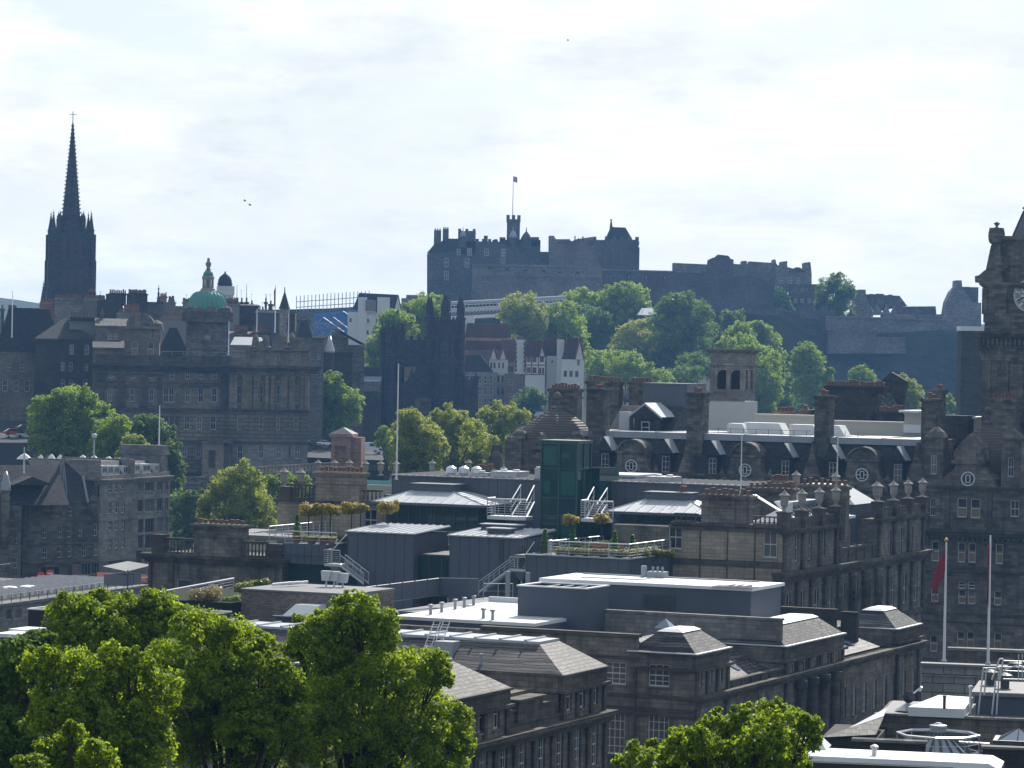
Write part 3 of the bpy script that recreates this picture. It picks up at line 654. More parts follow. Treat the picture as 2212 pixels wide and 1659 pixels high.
W.part(b,'terrace_wall',M_zinc);W.part(MB().box(t0-.1,t1+.25,YT-.25,YT+.25,tz+.003,tz+.12).box(t1-.2,t1+.25,YT+.255,tyb,tz+.003,tz+.12),'terrace_coping',M_zincroof)
b=MB();railing(b,[(t0+2.6,YT+.1,tz+.1),(t1,YT+.1,tz+.1),(t1,tyb,tz+.1)],1.5,4,2.6,.05,top=.07);railing(b,[(t0+2.6,YT+.1,tz+.1),(t0+2.0,YT+2.2,tz+.1),(t0+1.6,YT+2.2,tz+.1)],1.5,4,1,.05,top=.07)
for i in range(6):b.box(t0+2.4+(t1-t0-2.6)*i/5-.4,t0+2.4+(t1-t0-2.6)*i/5+.5,YT-.3,YT+.3,tz+.125,tz+.2)
W.part(b,'railing',M_steel)
W.part(MB().box(b1a-14,t1-.3,Y0+9.6,22,tz-.6,tz-.05).box(b2b+.3,t1-.3,YT+.3,tyb,tz-.35,tz-.05),'terrace_floor',M_flatg)
gfl=tz-.05
b=MB();ra=W.qz(r5(1330,1150),gfl+1.2);rb=W.qz(r5(1700,1115),gfl+1.2);railing(b,[(ra[0],ra[1],gfl),(rb[0],rb[1],gfl)],1.3,3,1.6,.05,top=.07);W.part(b,'railing',M_steel);b=MB()
ra=W.qz(r5(695,1085),gfl+1.2);rb=W.qz(r5(905,1068),gfl+1.2);railing(b,[(ra[0],ra[1],gfl),(rb[0],rb[1],gfl)],1.2,3,1.6,.05,top=.07)
W.part(b,'railing',M_steel)
def pavilion(el,er,ty,tl,tr,Yp,Dp,gl0,zfloor,hipr=True):
 xa,ze=W.q(el,Yp);xb,ze2=W.q(er,Yp);ze=(ze+ze2)/2
 x0,zt=W.q(tl,Yp+ty);x1,_=W.q(tr,Yp+ty)
 b=MB();b.frus((xa,xb,Yp,Yp+Dp),ze+.3,(x0,x1,Yp+ty,Yp+Dp-ty),zt)
 n=9
 for i in range(n):
  t=(i+.5)/n;p0=Vector((xa+(xb-xa)*t,Yp,ze+.3));
  tx=min(max(p0 .x,x0),x1);k=1.0
  if p0 .x<x0:k=(p0 .x-xa)/(x0-xa)
  if p0 .x>x1:k=(xb-p0 .x)/(xb-x1)
  p1=Vector((p0 .x,Yp+ty*k,ze+.3+(zt-ze-.3)*k));b.tube(p0+Vector((0,0,.02)),p1+Vector((0,0,.02)),.05,4)
  if i<6:
   yy=Yp+Dp*t;kk=min(1,(yy-Yp)/ty,(Yp+Dp-yy)/ty);b.tube((xb,yy,ze+.32),(xb-(xb-x1)*kk,yy,ze+.32+(zt-ze-.3)*kk),.05,4)
 for(u,v)in(((xa,Yp,ze+.32),(x0,Yp+ty,zt+.02)),((xb,Yp,ze+.32),(x1,Yp+ty,zt+.02))):b.tube(u,v,.09,4)
 o=W.part(b,'pavilion_roof',M_zincroof)
 W.part(MB().box(xa-.3,xb+.3,Yp-.3,Yp+Dp+.3,ze,ze+.295),'eaves',M_zinc,parent=o)
 W.part(MB().box(x0-.2,x1+.2,Yp+ty-.2,Yp+Dp-ty+.2,zt-.02,zt+.7).box(x0-.4,x1+.4,Yp+ty-.4,Yp+Dp-ty+.4,zt+.7,zt+.85),'roof_lantern',M_zinc,parent=o)
 W.part(MB().box(xa+gl0,xb-gl0,Yp+gl0,Yp+Dp-1,zfloor,ze-.003),'pavilion_glazing',M_gglass)
 b=MB();n=8
 for i in range(n+1):x=xa+gl0+(xb-xa-2*gl0)*i/n;b.box(x-.05,x+.05,Yp+gl0-.12,Yp+gl0-.003,zfloor,ze-.003)
 for i in range(4):x=xa+gl0+(xb-xa-2*gl0)*(.3+.16*i);b.box(x,x+.9,Yp+gl0-.06,Yp+gl0-.004,zfloor,ze-1.1)if i==1 else None
 W.part(b,'mullions',M_dsteel)
pavilion(r5(205,905),r5(922,920),5.0,r5(470,812),r5(715,820),6.0,13,1.2,gfl)
pavilion(r5(1722,965),r5(2400,985),5.0,r5(1985,868),r5(2250,880),3.5,12,1.2,gfl)
YU=15.0
ua,ub=W.x(r5(330,770),YU),W.x(r5(1300,745),YU);uz=W.z(r5(800,735),YU)
zbox(W,'upper_storey',ua,ub,YU,YU+14,gfl,uz,0,M_flatg)
um=W.x(r5(780,800),YU);W.part(MB().box(ua-.5,um,YU-1.2,YU-.07,uz-3.2,uz-2.2),'zinc_fascia',M_zinc)
va,vb=W.x(r5(1600,760),YU-1),W.x(r5(2600,770),YU-1);vz=W.z(r5(1900,765),YU-1)
zbox(W,'upper_storey',va,vb,YU-1,YU+12,gfl,vz,0,M_flatg)
wa,wb=W.x(r5(1680,720),YU+8),W.x(r5(1940,720),YU+8);W.part(MB().box(wa,wb,YU+6,YU+14,vz-.5,W.z(r5(1800,720),YU+8)).box(wa-.4,wb+.4,YU+5.6,YU+14,W.z(r5(1800,720),YU+8),W.z(r5(1800,720),YU+8)+.25),'plant_room',M_zincroof)
b=MB();p=W.q(r5(130,745),YU+10);q=W.q(r5(560,728),YU+16);b.box(p[0],q[0],YU+10,YU+10.12,p[1]-1.0,p[1]);b.box(p[0],q[0],YU+10,YU+16,p[1]-1.25,p[1]-1.05);W.part(b,'glass_balustrade',M_teal)
p=W.q(r5(570,715),YU+9);q=W.q(r5(790,706),YU+9);W.part(MB().box(p[0],q[0],YU+9,YU+13,uz-.3,p[1]),'plant_room',M_zinc)
YG=6.0
g0,g1=W.x(r5(1292,800),YG),W.x(r5(1525,800),YG);gt=W.z(r5(1400,502),YG);gyb=YG+4.2
W.part(MB().box(g0+.08,g1-.08,YG+.08,gyb,gfl,gt-.15),'tower_glazing',M_gglass)
b=MB();zz=[gt-.003,W.z(r5(1400,670),YG),W.z(r5(1400,860),YG),W.z(r5(1400,975),YG)]
for x in(g0,(g0+g1)/2,g1):b.box(x-.09,x+.09,YG-.05,YG+.1,gfl,gt-.002)
for z in zz:b.box(g0,g1,YG-.03,YG+.09,z-.1,z)
for y in(YG+2.1,gyb):b.box(g1-.09,g1+.06,y-.08,y+.08,gfl,gt)
for z in zz:b.box(g1-.06,g1+.03,YG+.1,gyb,z-.1,z-.004)
b.box(g0-.15,g1+.15,YG-.15,gyb+.1,gt,gt+.25);W.part(b,'tower_frame',plain('dark_green_frame',(.015,.07,.055),.4,.5))
M_gg2=plain('pale_green_glass',(.02,.09,.08),.1,.6,var=.6,scale=.4);gw=(g1-g0)/2
for i,(a,c,z0_,z1_)in enumerate(((.1,.9,zz[1]+.3,zz[0]-.5),(1.1,1.9,zz[2]+.3,zz[1]-.3),(1.15,1.6,zz[1]+1.2,zz[0]-1.2),(.15,.5,zz[2]+.5,zz[1]-1.5),(1.2,1.85,gfl+.4,zz[3]-.4))):W.part(MB().box(g0+gw*a,g0+gw*c,YG+.05,YG+.078,z0_,z1_),'glass_pane',M_gg2)
h0,h1=W.x(r5(1530,800),gyb),W.x(r5(1672,800),gyb);ht=W.z(r5(1600,668),gyb)
W.part(MB().box(h0,h1,gyb,gyb+6,gfl,ht),'lift_lobby_glazing',M_gglass)
def stair(lo,hi,ylo,yhi,wdt,n=12,rail=1.0,side=None):
 b=MB();lo=Vector(lo);hi=Vector(hi);wv=Vector(wdt)
 for o in(Vector((0,0,0)),wv):
  d=Vector((0,0,.28));b.add([lo+o,hi+o,hi+o-d,lo+o-d,lo+o+wv*.04,hi+o+wv*.04,hi+o-d+wv*.04,lo+o-d+wv*.04],[(0,1,2,3),(7,6,5,4),(0,4,5,1),(3,2,6,7)])
  railing(b,[lo+o,hi+o],rail,2,1.3,.04,top=.06)
 for i in range(1,n):
  p=lo.lerp(hi,i/n);b.add([p,p+wv,p+wv+(hi-lo).normalized()*.26*Vector((1,1,0)).length/1.4,p+(hi-lo).normalized()*.26],[(0,1,2,3)])
 return b
YS=Y0-2.2
sl=W.q(r8(890,510),YS);sh=W.q(r8(1090,365),YS);b=stair((sl[0],YS,sl[1]),(sh[0],YS,sh[1]),0,0,(0,1.3,0))
ld=W.x(r8(1195,365),YS);b.box(sh[0],ld,YS,YS+1.6,sh[1]-.3,sh[1]-.02);railing(b,[(sh[0],YS,sh[1]),(ld,YS,sh[1]),(ld,YS+1.5,sh[1])],1.25,5,.9,.04,top=.06)
px_=W.x(r8(1150,420),YS);b.lathe(px_,YS+.8,[(.14,bz0),(.14,sh[1]-1.4),(.9,sh[1]-.32)],8);e=W.q(r8(1193,200),YS+1);b.tube((ld-.9,YS+1.5,sh[1]+1.2),(e[0],YS+3.5,e[1]),.06);b.tube((ld-.9,YS+1.5,sh[1]+.1),(e[0],YS+3.5,e[1]-1.2),.12)
W.part(b,'escape_stair',M_steel)
sh=W.q(u1(770,1320),YS);sl=W.q(u1(1030,1520),YS);b=stair((sl[0],YS,sl[1]),(sh[0],YS,sh[1]),0,0,(0,1.3,0))
ld=W.x(u1(598,1290),YS);b.box(ld,sh[0],YS,YS+1.8,sh[1]-.3,sh[1]-.02);railing(b,[(sh[0],YS,sh[1]),(ld,YS,sh[1]),(ld,YS+1.7,sh[1])],1.5,6,.9,.04,top=.07)
px_=W.x(u1(705,1400),YS);b.lathe(px_,YS+.9,[(.14,bz0),(.14,sh[1]-1.7),(1.0,sh[1]-.32)],8);e=W.q(u1(795,1000),YS+3);b.tube((W.x(u1(690,1140),YS+1.7),YS+1.7,sh[1]+1.4),(e[0],YS+4.2,e[1]),.07)
W.part(b,'escape_stair',M_steel)
def upper(pl,pr,top_l,top_r,hl,hr,ys):
 a=W.q(pl,ys);c=W.q(pr,ys);b=MB();n=6;z=(a[1]+c[1])/2;pts=[]
 for i in range(n+1):t=i/n;pts.append((a[0]+(c[0]-a[0])*t,ys-.5*math.sin(math.pi*t),z))
 b.slab([(p[0],p[1])for p in pts]+[(c[0],ys+2.2),(a[0],ys+2.2)],z-.45,z-.05);railing(b,pts,1.9,6,1.2,.05,top=.09)
 railing(b,[pts[0],(a[0],ys+2.2,z)],1.9,6,1.2,.05,top=.09)
 for(t_,h_)in((top_l,hl),(top_r,hr)):
  e_=W.q(t_,ys+4.5);s_=W.q(h_,ys+1.0);b.tube((s_[0],ys+1,s_[1]),(e_[0],ys+4.5,e_[1]),.08);b.tube((s_[0],ys+1,s_[1]-.9),(e_[0],ys+4.5,e_[1]-.9),.03)
  b.tube((s_[0],ys+1,s_[1]-1.9),(e_[0],ys+4.5,e_[1]-1.9),.14);b.tube((e_[0],ys+4.5,e_[1]),(e_[0],ys+4.5,e_[1]-1.9),.05)
 e0=W.q(top_l,ys+4.5);e1=W.q(top_r,ys+4.5);s0=W.q(hl,ys+1);s1=W.q(hr,ys+1)
 for i in range(8):
  t=(i+.5)/8;z_=s0[1]-1.9+(e0[1]-s0[1])*t;y_=ys+1+3.5*t;b.box(s0[0]+(e0[0]-s0[0])*t,s1[0]+(e1[0]-s1[0])*t,y_,y_+.28,z_,z_+.04)
 return b
W.part(upper(r5(945,970),r5(1195,985),r5(1163,778),r5(1250,782),r5(1095,890),r5(1195,892),3.0),'upper_stair',M_steel)
W.part(upper(r5(1552,995),r5(1760,990),r5(1637,792),r5(1724,798),r5(1580,900),r5(1655,905),3.0),'upper_stair',M_steel)
c0=W.x(r6(-60,1100));zb=W.z(r6(640,1060));zt_=W.z(r6(660,985));zlow=W.z(r6(640,1340))
wins=[(W.x(r6(563,1250)),W.z(r6(563,1250)),1.6,2.9,'sash'),(W.x(u3(137,970)),W.z(u3(137,970)),1.6,2.6,'sash')]
facade(W,c0,-.002,0,zb,wins,M_tanclean)
b=MB();b.box(c0-.2,.02,-.25,.2,zb-.5,zb+.02);b.box(c0-.2,.02,-.5,.2,zb+.02,zb+.3);b.box(c0-.1,.02,-.12,.15,zlow+.3,zlow+1.0);b.box(c0-.1,.6,-.5,.2,zlow,zlow+.28)if False else None
bx0,bx1=W.x(r6(455,1000)),W.x(r6(665,1000));balustrade(b,bx0,bx1,0,zb+.3,zt_-zb-.3,.5);balustrade(b,c0,W.x(r6(95,1000)),0,zb+.3,zt_-zb-.3,.5)
for u in(.25,.5,.75):b.box(c0*u-.06,c0*u+.06,-.1,.02,2,zb-.52)
W.part(b,'balustrade',M_sootshade)
b=MB();b.box(c0,-.5,.3,24,0,zb-.02);W.part(b,'side_wall',M_tan)
sa,sb=W.x(r6(105,900)),W.x(r6(440,900));sz=W.z(r6(270,842))
chimney(W,(sa+sb)/2,.95,zb+.3,sz,sb-sa-.5,1.7,8,M_tan,.75,.24)
for(pa,pb,yy,n_)in((r6(415,790),r6(740,790),14,8),(r6(760,770),r6(1085,770),22,8),(r6(565,745),r6(700,745),22,5),(r6(-45,820),r6(55,830),10,4)):
 xa_,z_=W.q(pa,yy);xb_,_=W.q(pb,yy);chimney(W,(xa_+xb_)/2,yy,zb-2,z_,xb_-xa_-.5,1.4,n_,M_tan,.7,.22)
A=W.face(0,0,90)
ya,yb=0.0,A.x(r6(1000,1030));yc,yd=A.x(r6(1262,1000)),A.x(r6(1560,970))
zcor=A.z(r6(735,1330));ztp=A.z(r6(735,1065));zsky=A.z(r6(735,955))
zcor2=zcor
wa_=row(A,r6(738,1275),r6(912,1220),3,1.1,3.1,'plain');wb_=row(A,r6(1340,1235),r6(1482,1205),3,1.1,3.1,'plain')
facade(A,.002,yb,zcor,ztp,wa_,M_tan);facade(A,yc,yd,zcor,ztp,wb_,M_tan)
nwin=11;lw=[(yd*(i+.5)/nwin,zcor-6.2,1.3,3.8,'plain')for i in range(nwin)];lw+=[(x,zcor-12,1.3,3.6,'arch')for x,*_ in lw]
facade(A,.004,yd,0,zcor-1.2,lw,M_tan,y=.03)
A.part(MB().box(yb-.003,yc+.003,2.5,20,0,A.z(r6(1150,1010),2.5)).box(.3,yb-.004,.3,20,0,ztp-.03).box(yc,yd-.003,.3,20,0,ztp-.03).box(yc-.006,yc+.2,.02,8,zcor,ztp-.02),'side_wall',M_tan)
b=MB();cornice(b,-.9,yd+.9,0,zcor,.9,1.2,ends=1,dep=.6)
for(p0,p1)in((ya,yb),(yc,yd)):
 n_=3;xs_=[p0+.45+(p1-p0-.9)*i/n_ for i in range(n_+1)]
 pilasters(b,xs_,0,zcor+.02,ztp-.4,.75,.3);b.box(p0-.4,p1+.4,-.55,.25,ztp-.38,ztp-.1);b.box(p0-.5,p1+.5,-.7,.3,ztp-.1,ztp+.14)
 for x in xs_:b.box(x-.55,x+.55,-.6,.7,ztp+.14,zsky);b.box(x-.65,x+.65,-.7,.8,zsky,zsky+.18)
 for x,x2 in zip(xs_,xs_[1:]):b.box(x+.55,x2-.55,-.1,.4,ztp+.14,zsky-.6)
 for x in xs_:urn(A,x,.05,zsky+.18,3.1)
pilasters(b,[yd*i/nwin for i in range(nwin+1)],.03,zcor-7,zcor-1.22,.7,.35)
b.box(-.5,yd+.4,-.4,.3,zcor-7.6,zcor-7.05)
zr=A.z(r6(1000,1190));b.box(yb,yc,.05,.4,zcor+.003,zr-.25);b.box(yb,yc,-.1,.5,zr-.25,zr)
for i in range(5):x=yb+(yc-yb)*(i+.5)/5;b.box(x-.2,x+.2,-.06,.5,zcor,zr+.15)
A.part(b,'cornice',M_sootshade)
for i in range(4,8):A.part(MB().lathe(yd*i/nwin,-.35,[(.42,zcor-7.05),(.36,zcor-2),(.5,zcor-1.7),(.5,zcor-1.25)],12),'column',M_tan,smooth=True)
b=MB();balustrade(b,.003,10,9,zb+.2,1.2,.5)if False else None
for p in(r6(735,790),r6(990,800)):x_,z_=W.q(p,26);urn(W,x_,26,z_-.3,2.3)
x_,z_=W.q(r6(1255,870),20);urn(W,x_,20,z_-.3,3.4)
pg=W.qz(r6(650,950),zt_+.2)
x0_,z0_=W.q(r6(470,965),6);y1_,z1_=W.qx(r6(1100,975),-1.0);zt2_=W.z(r6(700,892),10)
o=W.part(MB().frus((x0_,-1.0,6,y1_),z1_+.02,(x0_+3.2,-4.4,9.5,y1_-3.4),zt2_+.1),'pavilion_roof',M_zincroof);W.part(MB().box(x0_+.6,-1.6,6.6,y1_-.6,zb-1,z1_-.29),'pavilion_glazing',M_gglass);b=MB()
for i in range(14):y_=6.3+(y1_-6.6)*i/13;k=min(1,(y_-6)/3.5,(y1_-y_)/3.4);b.tube((-1.0,y_,z1_+.05),(-1.0-3.4*k,y_,z1_+.05+(zt2_+.1-z1_)*k),.06,4)
W.part(b,'roof_seams',M_dsteel,parent=o)
W.part(MB().box(x0_-.4,-.7,5.7,y1_+.3,z1_-.28,z1_+.018),'eaves',M_flat,parent=o)
b=MB();e0=W.q(r6(455,842),5);e1=W.q(r6(655,965),5)
for d in(0,.7):b.tube((e0[0],5+d,e0[1]),(e1[0],5+d,e1[1]),.08)
b.tube((e0[0],5,e0[1]),(e0[0],5,e0[1]-3),.06);W.part(b,'inclined_handrail',M_steel)
ys_,zs_=W.qx(r6(1088,905),-2.5)
o=W.part(MB().frus((-12,-2.0,ys_,ys_+9),zs_,(-9,-5,ys_+3,ys_+6),zs_+2.2),'pavilion_roof',M_zincroof);W.part(MB().box(-11.6,-2.4,ys_+.4,ys_+8.6,zb-3,zs_-.004),'upper_storey',M_panel)
YB=13.0
k0,k1=W.x(u1(90,700),YB),W.x(u1(1340,700),YB);kz=W.z(u1(300,640),YB)
kw=[(W.x(u1(1100,900),YB),gfl+.4,1.7,2.6,'sash')]
facade(W,k0,k1,gfl-14,kz,kw,M_tanclean,y=YB)
b=MB();b.box(k0-.3,k1,YB-.35,YB+.3,kz,kz+.3);balustrade(b,W.x(u1(205,560),YB),W.x(u1(490,560),YB),YB,kz+.3,1.9,.45);balustrade(b,W.x(u1(1005,560),YB),W.x(u1(1225,560),YB),YB,kz+.3,1.5,.45)
b.box(k0,k0+1.7,YB-.1,YB+1.6,kz+.3,W.z(u1(120,470),YB));b.box(k0+.01,k1-.01,YB+.3,YB+12,gfl-14,kz-.02)
W.part(b,'balustrade',M_sootshade)
sa,sb=W.x(u1(495,500),YB+.2),W.x(u1(1000,500),YB+.2);chimney(W,(sa+sb)/2,YB+1.2,kz+.3,W.z(u1(740,310),YB),sb-sa-.3,2.0,10,M_tanclean,.6,.24)
for p in(u1(158,480),u1(340,480)):x_,z_=W.q(p,YB+.8);urn(W,x_,YB+.8,W.z(u1(158,475),YB+.8),W.z(u1(158,245),YB+.8)-W.z(u1(158,475),YB+.8))
for p in(u1(530,330),u1(710,330),u1(875,330),u1(1050,340),u1(1215,340),u1(1385,340),u1(1780,335),u1(2175,330),r5(1050,745)):
 x_,z_=W.q(p,34);urn(W,x_,34,z_-.1,2.0)
e0,e1=W.x(u1(990,450),24),W.x(u1(1345,450),24);ez=W.z(u1(1150,452),24);W.part(MB().box(e0,e1,24,30,gfl,ez),'pale_parapet',M_cream)
x_,z_=W.q(r5(880,660),26);x2_,_=W.q(r5(985,660),26);chimney(W,(x_+x2_)/2,26,gfl,z_-.2,x2_-x_,1.2,5,M_tan,.6,.2)
YE=-12.0
m0,m1=W.x(r4(985,1400),YE),W.x(r4(1830,1430),YE);mz=W.z(r4(1400,1420),YE)
ax_,az_=W.q(r4(1190,1700),YE)
facade(W,m0,m1,0,mz-1.0,[(ax_,W.z(r4(1190,1690),YE),1.9,W.z(r4(1190,1572),YE)-W.z(r4(1190,1690),YE),'arch')],M_tan,y=YE)
b=MB();cornice(b,m0-.6,m1,YE,mz,.7,1.0,ends=1,dep=.5);bt=W.z(r4(1100,1300),YE)-mz
balustrade(b,W.x(r4(1070,1340),YE),W.x(r4(1255,1340),YE),YE-.1,mz,bt,.42);balustrade(b,W.x(r4(1575,1350),YE),W.x(r4(1735,1350),YE),YE-.1,mz,bt,.42)
b.box(m0+.1,W.x(r4(1070,1340),YE),YE-.3,YE+1,mz,mz+bt+.3);b.box(W.x(r4(1735,1350),YE),m1,YE-.2,YE+1,mz,mz+bt*.9);b.box(m0,m1,YE+.26,YE+12,0,mz-.02)
b.box(m0-.25,m0+.1,YE-.3,YE+.2,0,mz-1.0);b.box(m0+2.2,m0+2.9,YE-.25,YE+.1,0,mz-1.0)
W.part(b,'balustrade',M_sootshade)
sa,sb=W.x(r4(1255,1300),YE),W.x(r4(1580,1300),YE);chimney(W,(sa+sb)/2,YE+.6,mz,W.z(r4(1400,1212),YE),sb-sa-.4,1.9,9,M_tan,.5,.22)
ha,hb_=m1+.003,W.x(u1(605,1200),YE);hz1=W.z(u1(300,1095),YE);hz0=W.z(u1(300,1315),YE)
b=MB().box(ha,hb_,YE+.2,YE+12,hz0,hz1);ribs(b,ha,hb_,YE+.2,hz0,hz1-.01,.9);b.box(ha,hb_+.1,YE-.05,YE+.14,(hz0+hz1)/2-.12,(hz0+hz1)/2);W.part(b,'zinc_bay',M_zinc)
W.part(MB().box(ha,hb_+3,YE+1.5,YE+9,hz0-6,hz0-.003),'link_glazing',M_gglass)
lfl=hz1-.02
b=MB();p0=W.q(u1(0,975),YE+.4);p1=W.q(u1(800,990),YE+.4);railing(b,[(ha,YE+.5,lfl),(hb_+1.2,YE+.5,lfl)],1.35,2,2.4,.04,top=.05)
pa_=W.qz(u1(0,910),lfl+1.4);pb_=W.qz(u1(680,848),lfl+1.4);railing(b,[(pa_[0],pa_[1],lfl),(pb_[0],pb_[1],lfl)],1.4,3,1.6,.05,top=.09)
W.part(b,'railing',M_steel);W.part(MB().box(ha-18,hb_+6,YE+12.01,12.9,lfl-.5,lfl-.02),'terrace_floor',M_flatg)
def plant(name,label,v,p,rad,fr_y,mat,leaf,shape='ball',group=None,cat='shrub',stem=0,n=None,hgt=None,frame=None,zf=None):
 """a small clipped plant whose foot stands at photo point p on plane y"""
 x,z=W.q(v(*p),fr_y);z=zf if zf is not None else z
 w=W.M@Vector((x,fr_y,z));o=bpy.data.objects.new(name,None);COL.objects.link(o);M=Matrix.Translation(w);o.matrix_basis=M;WM[o.name]=M;tag(o,label,cat,group);f=Fr(o,M)
 if shape=='ball':cl=[((0,0,stem+rad*.95),rad*.8,int(40*(rad/leaf)**1.6))]+[((rad*.9*math.cos(a*x),rad*.8*math.sin(a*1.7+x),stem+rad*(1+.5*math.sin(a*2.3+x))),rad*.38,int(9*(rad/leaf)**1.6))for a in(.7,1.9,2.8,4.1,5.2,6)]+[((rad*.6*math.cos(a),rad*.6*math.sin(a),stem+rad*(.95+.3*math.sin(3*a))),rad*.6,int(14*(rad/leaf)**1.6))for a in(0,1.3,2.5,3.8,5)]
 elif shape=='cone':cl=[((0,0,hgt*t),rad*(1.05-.85*t)+.05,int(30*(rad/leaf)**1.6))for t in(.12,.3,.48,.66,.82,.93)]
 else:cl=[((math.cos(i*2.4)*rad*.7,math.sin(i*2.4)*rad*.5,rad*.4+.2*math.sin(i*5)),rad*.5,int(24*(rad/leaf)**1.6))for i in range(7)]
 f.put(leaves_mesh(cl,leaf,mat,len(bpy.data.objects),.3,'foliage'),'foliage')
 f.part(MB().tube((0,0,0),(0,0,stem+rad*.6),.07,6),'stem',M_bark)
 return f
GS='golden standard trees in the roof garden'
def zabove(v,p,y):return W.q(v(*p),y)[1]
for(p,yy,lab,rr)in(((1490,1000),-6,'golden ball tree on a thin stem in front of the green glass tower',.78),((1690,995),-5,'golden ball tree on a thin stem beside the right upper steel stair',.8)):
 zz_=zabove(r5,p,yy);plant('standard_tree',lab,r5,p,rr,yy,L_bronze,.22,'ball',GS,'tree',max(.8,zz_-gfl-rr),zf=gfl)
for(p,yy,lab,rr)in(((430,725),-2,'bronze ball tree at the left end of the row before the sandstone stack',1.1),((575,720),-1.5,'bronze ball tree second from the left before the sandstone stack',.9),((670,718),-2,'bronze ball tree close beside another, third before the sandstone stack',.95),((900,705),-1.5,'bronze ball tree under the right edge of the sandstone stack',1.0),((1000,705),-1,'small bronze ball tree touching its neighbour right of the sandstone stack',.8),((1300,695),-2,'bronze ball tree alone at the left corner of the zinc pavilion roof',1.05)):
 zz_=zabove(u1,p,yy);plant('standard_tree',lab,u1,p,rr,yy,L_bronze,.22,'ball',GS,'tree',max(1.0,zz_-gfl-rr),zf=gfl)
CN='clipped cone shrubs in the roof garden'
for(v,p,yy,h_,lab)in((u2,(925,1095),-8,2.7,'dark cone conifer at the corner of the second zinc box'),(u2,(1230,1090),-6.5,3.0,'tallest dark cone conifer under the golden ball tree'),(u2,(1290,1075),-6,1.4,'small dark cone conifer close right of the tallest cone'),(u2,(1690,1130),-8.5,2.9,'dark cone conifer beside the orange garden chairs'),(u2,(1880,1120),-6.5,2.4,'dark cone conifer nearest the stone block'),(u1,(300,1030),-9,3.2,'dark cone conifer in a pot on the left terrace')):
 plant('cone_conifer',lab,v,p,.62,yy,L_dark,.16,'cone',CN,'shrub',hgt=h_,zf=gfl if v is u2 else lfl)
for(v,p,yy,r_,lab)in((u2,(1455,1075),-6,.85,'round clipped bush, left one of the pair on the roof garden'),(u2,(1575,1060),-5.5,.9,'round clipped bush, right one of the pair on the roof garden'),(u1,(915,950),-4,.75,'round clipped bush behind the left corner of the first zinc box'),(u1,(1065,920),-3,.75,'low round bush behind the person on the left terrace')):
 plant('ball_bush',lab,v,p,r_,yy,L_hedge,.14,'ball','round clipped bushes on the roof','shrub',zf=gfl)
def hedge(label,x0,x1,y0,y1,z,h,mat,seed,w=.5,leaf=.15,name='hedge'):
 L_=math.hypot(x1-x0,y1-y0);n=max(2,int(L_/(w*.7)));o=bpy.data.objects.new(name,None);COL.objects.link(o);M=W.M@Matrix.Translation((x0,y0,z));o.matrix_basis=M;WM[o.name]=M;tag(o,label,'hedge');f=Fr(o,M)
 f.put(leaves_mesh([(((x1-x0)*i/n,(y1-y0)*i/n,h*.5),max(w,h)*.55,int(40*(w/leaf)**1.3))for i in range(n+1)],leaf,mat,seed,.4,'foliage'),'foliage')
 f.part(MB().tube((0,0,.2),(x1-x0,y1-y0,.2),.12,5),'stems',M_bark)
hedge('long low clipped hedge behind the front roof garden railing',t0+3.3,t1-.8,YT+.9,YT+.9,gfl,1.1,L_hedge,51)
hedge('low clipped hedge along the right side railing of the roof garden',t1-.8,t1-.8,YT+1.2,tyb-.5,gfl,1.1,L_hedge,52)
hedge('inner low hedge across the middle of the roof garden',t0+4,t0+12,YT+4.5,YT+5,gfl,.8,L_hedge,53)
hedge('inner low hedge near the orange chairs on the roof garden',t0+7,t0+14,YT+7,YT+7.4,gfl,.9,L_hedge,54)
hedge('low pale hedge along the left roof terrace above the zinc bay',ha+.5,hb_-.5,YE+3,YE+3.2,lfl,.9,L_olive,55)
hedge('low green hedge on the left terrace towards the first zinc box',hb_-2,b1a-.2,YE+6,YE+6,lfl,1.0,L_hedge,56)
hedge('dark shrubs in front of the glass tower foot',g0-7,g0+2,1.5,2.0,gfl,1.6,L_dark,57,.9,.2,'shrub_bed')
def pot_tub(label,v,p,y,zf,r=.5,h=.75):
 x,_=W.q(v(*p),y);w=W.M@Vector((x,y,zf));solo(MB().lathe(0,0,[(r*.65,0),(r*.95,h*.85),(r*1.05,h*.86),(r*1.05,h),(r*.85,h)],12),'plant_tub',M_pot,label,'planter','terracotta tubs on the roof terrace',loc=w)
for(p,lab)in(((300,1080),'terracotta tub holding the cone conifer on the left terrace'),((465,1085),'wide terracotta tub in the middle of the left terrace'),((585,1080),'largest terracotta tub near the top of the left escape stair'),((680,1085),'terracotta tub closest to the left escape stair')):pot_tub(lab,u1,p,YE+1.2,lfl,.62 if 'wide' in lab or 'largest' in lab else.48)
def chair(label,v,p,y):
 x,_=W.q(v(*p),y);w=W.M@Vector((x,y,gfl));o=bpy.data.objects.new('garden_chair',None);COL.objects.link(o);M=Matrix.Translation(w)@Matrix.Rotation(.5,4,'Z');o.matrix_basis=M;WM[o.name]=M;tag(o,label,'chair','garden chairs on the roof');f=Fr(o,M)
 f.part(MB().box(-.5,.5,-.45,.45,.4,.48),'seat',M_orange);f.part(MB().box(-.5,.5,.42,.5,.48,1.25),'backrest',M_orange);
 for sx in(-.45,.45):
  for sy in(-.4,.42):f.part(MB().box(sx-.035,sx+.035,sy-.035,sy+.035,0,.4),'leg',M_orange)
M_orange=plain('orange_brown_timber',(.34,.12,.055),.6,.3)
chair('orange timber garden chair left of the cone conifer on the roof garden',u2,(1510,1130),-8.6);chair('orange timber garden chair nearest the round bushes on the roof',u2,(1580,1120),-8.0);chair('orange timber garden chair right of the cone conifer on the roof garden',u2,(1770,1110),-7.5)
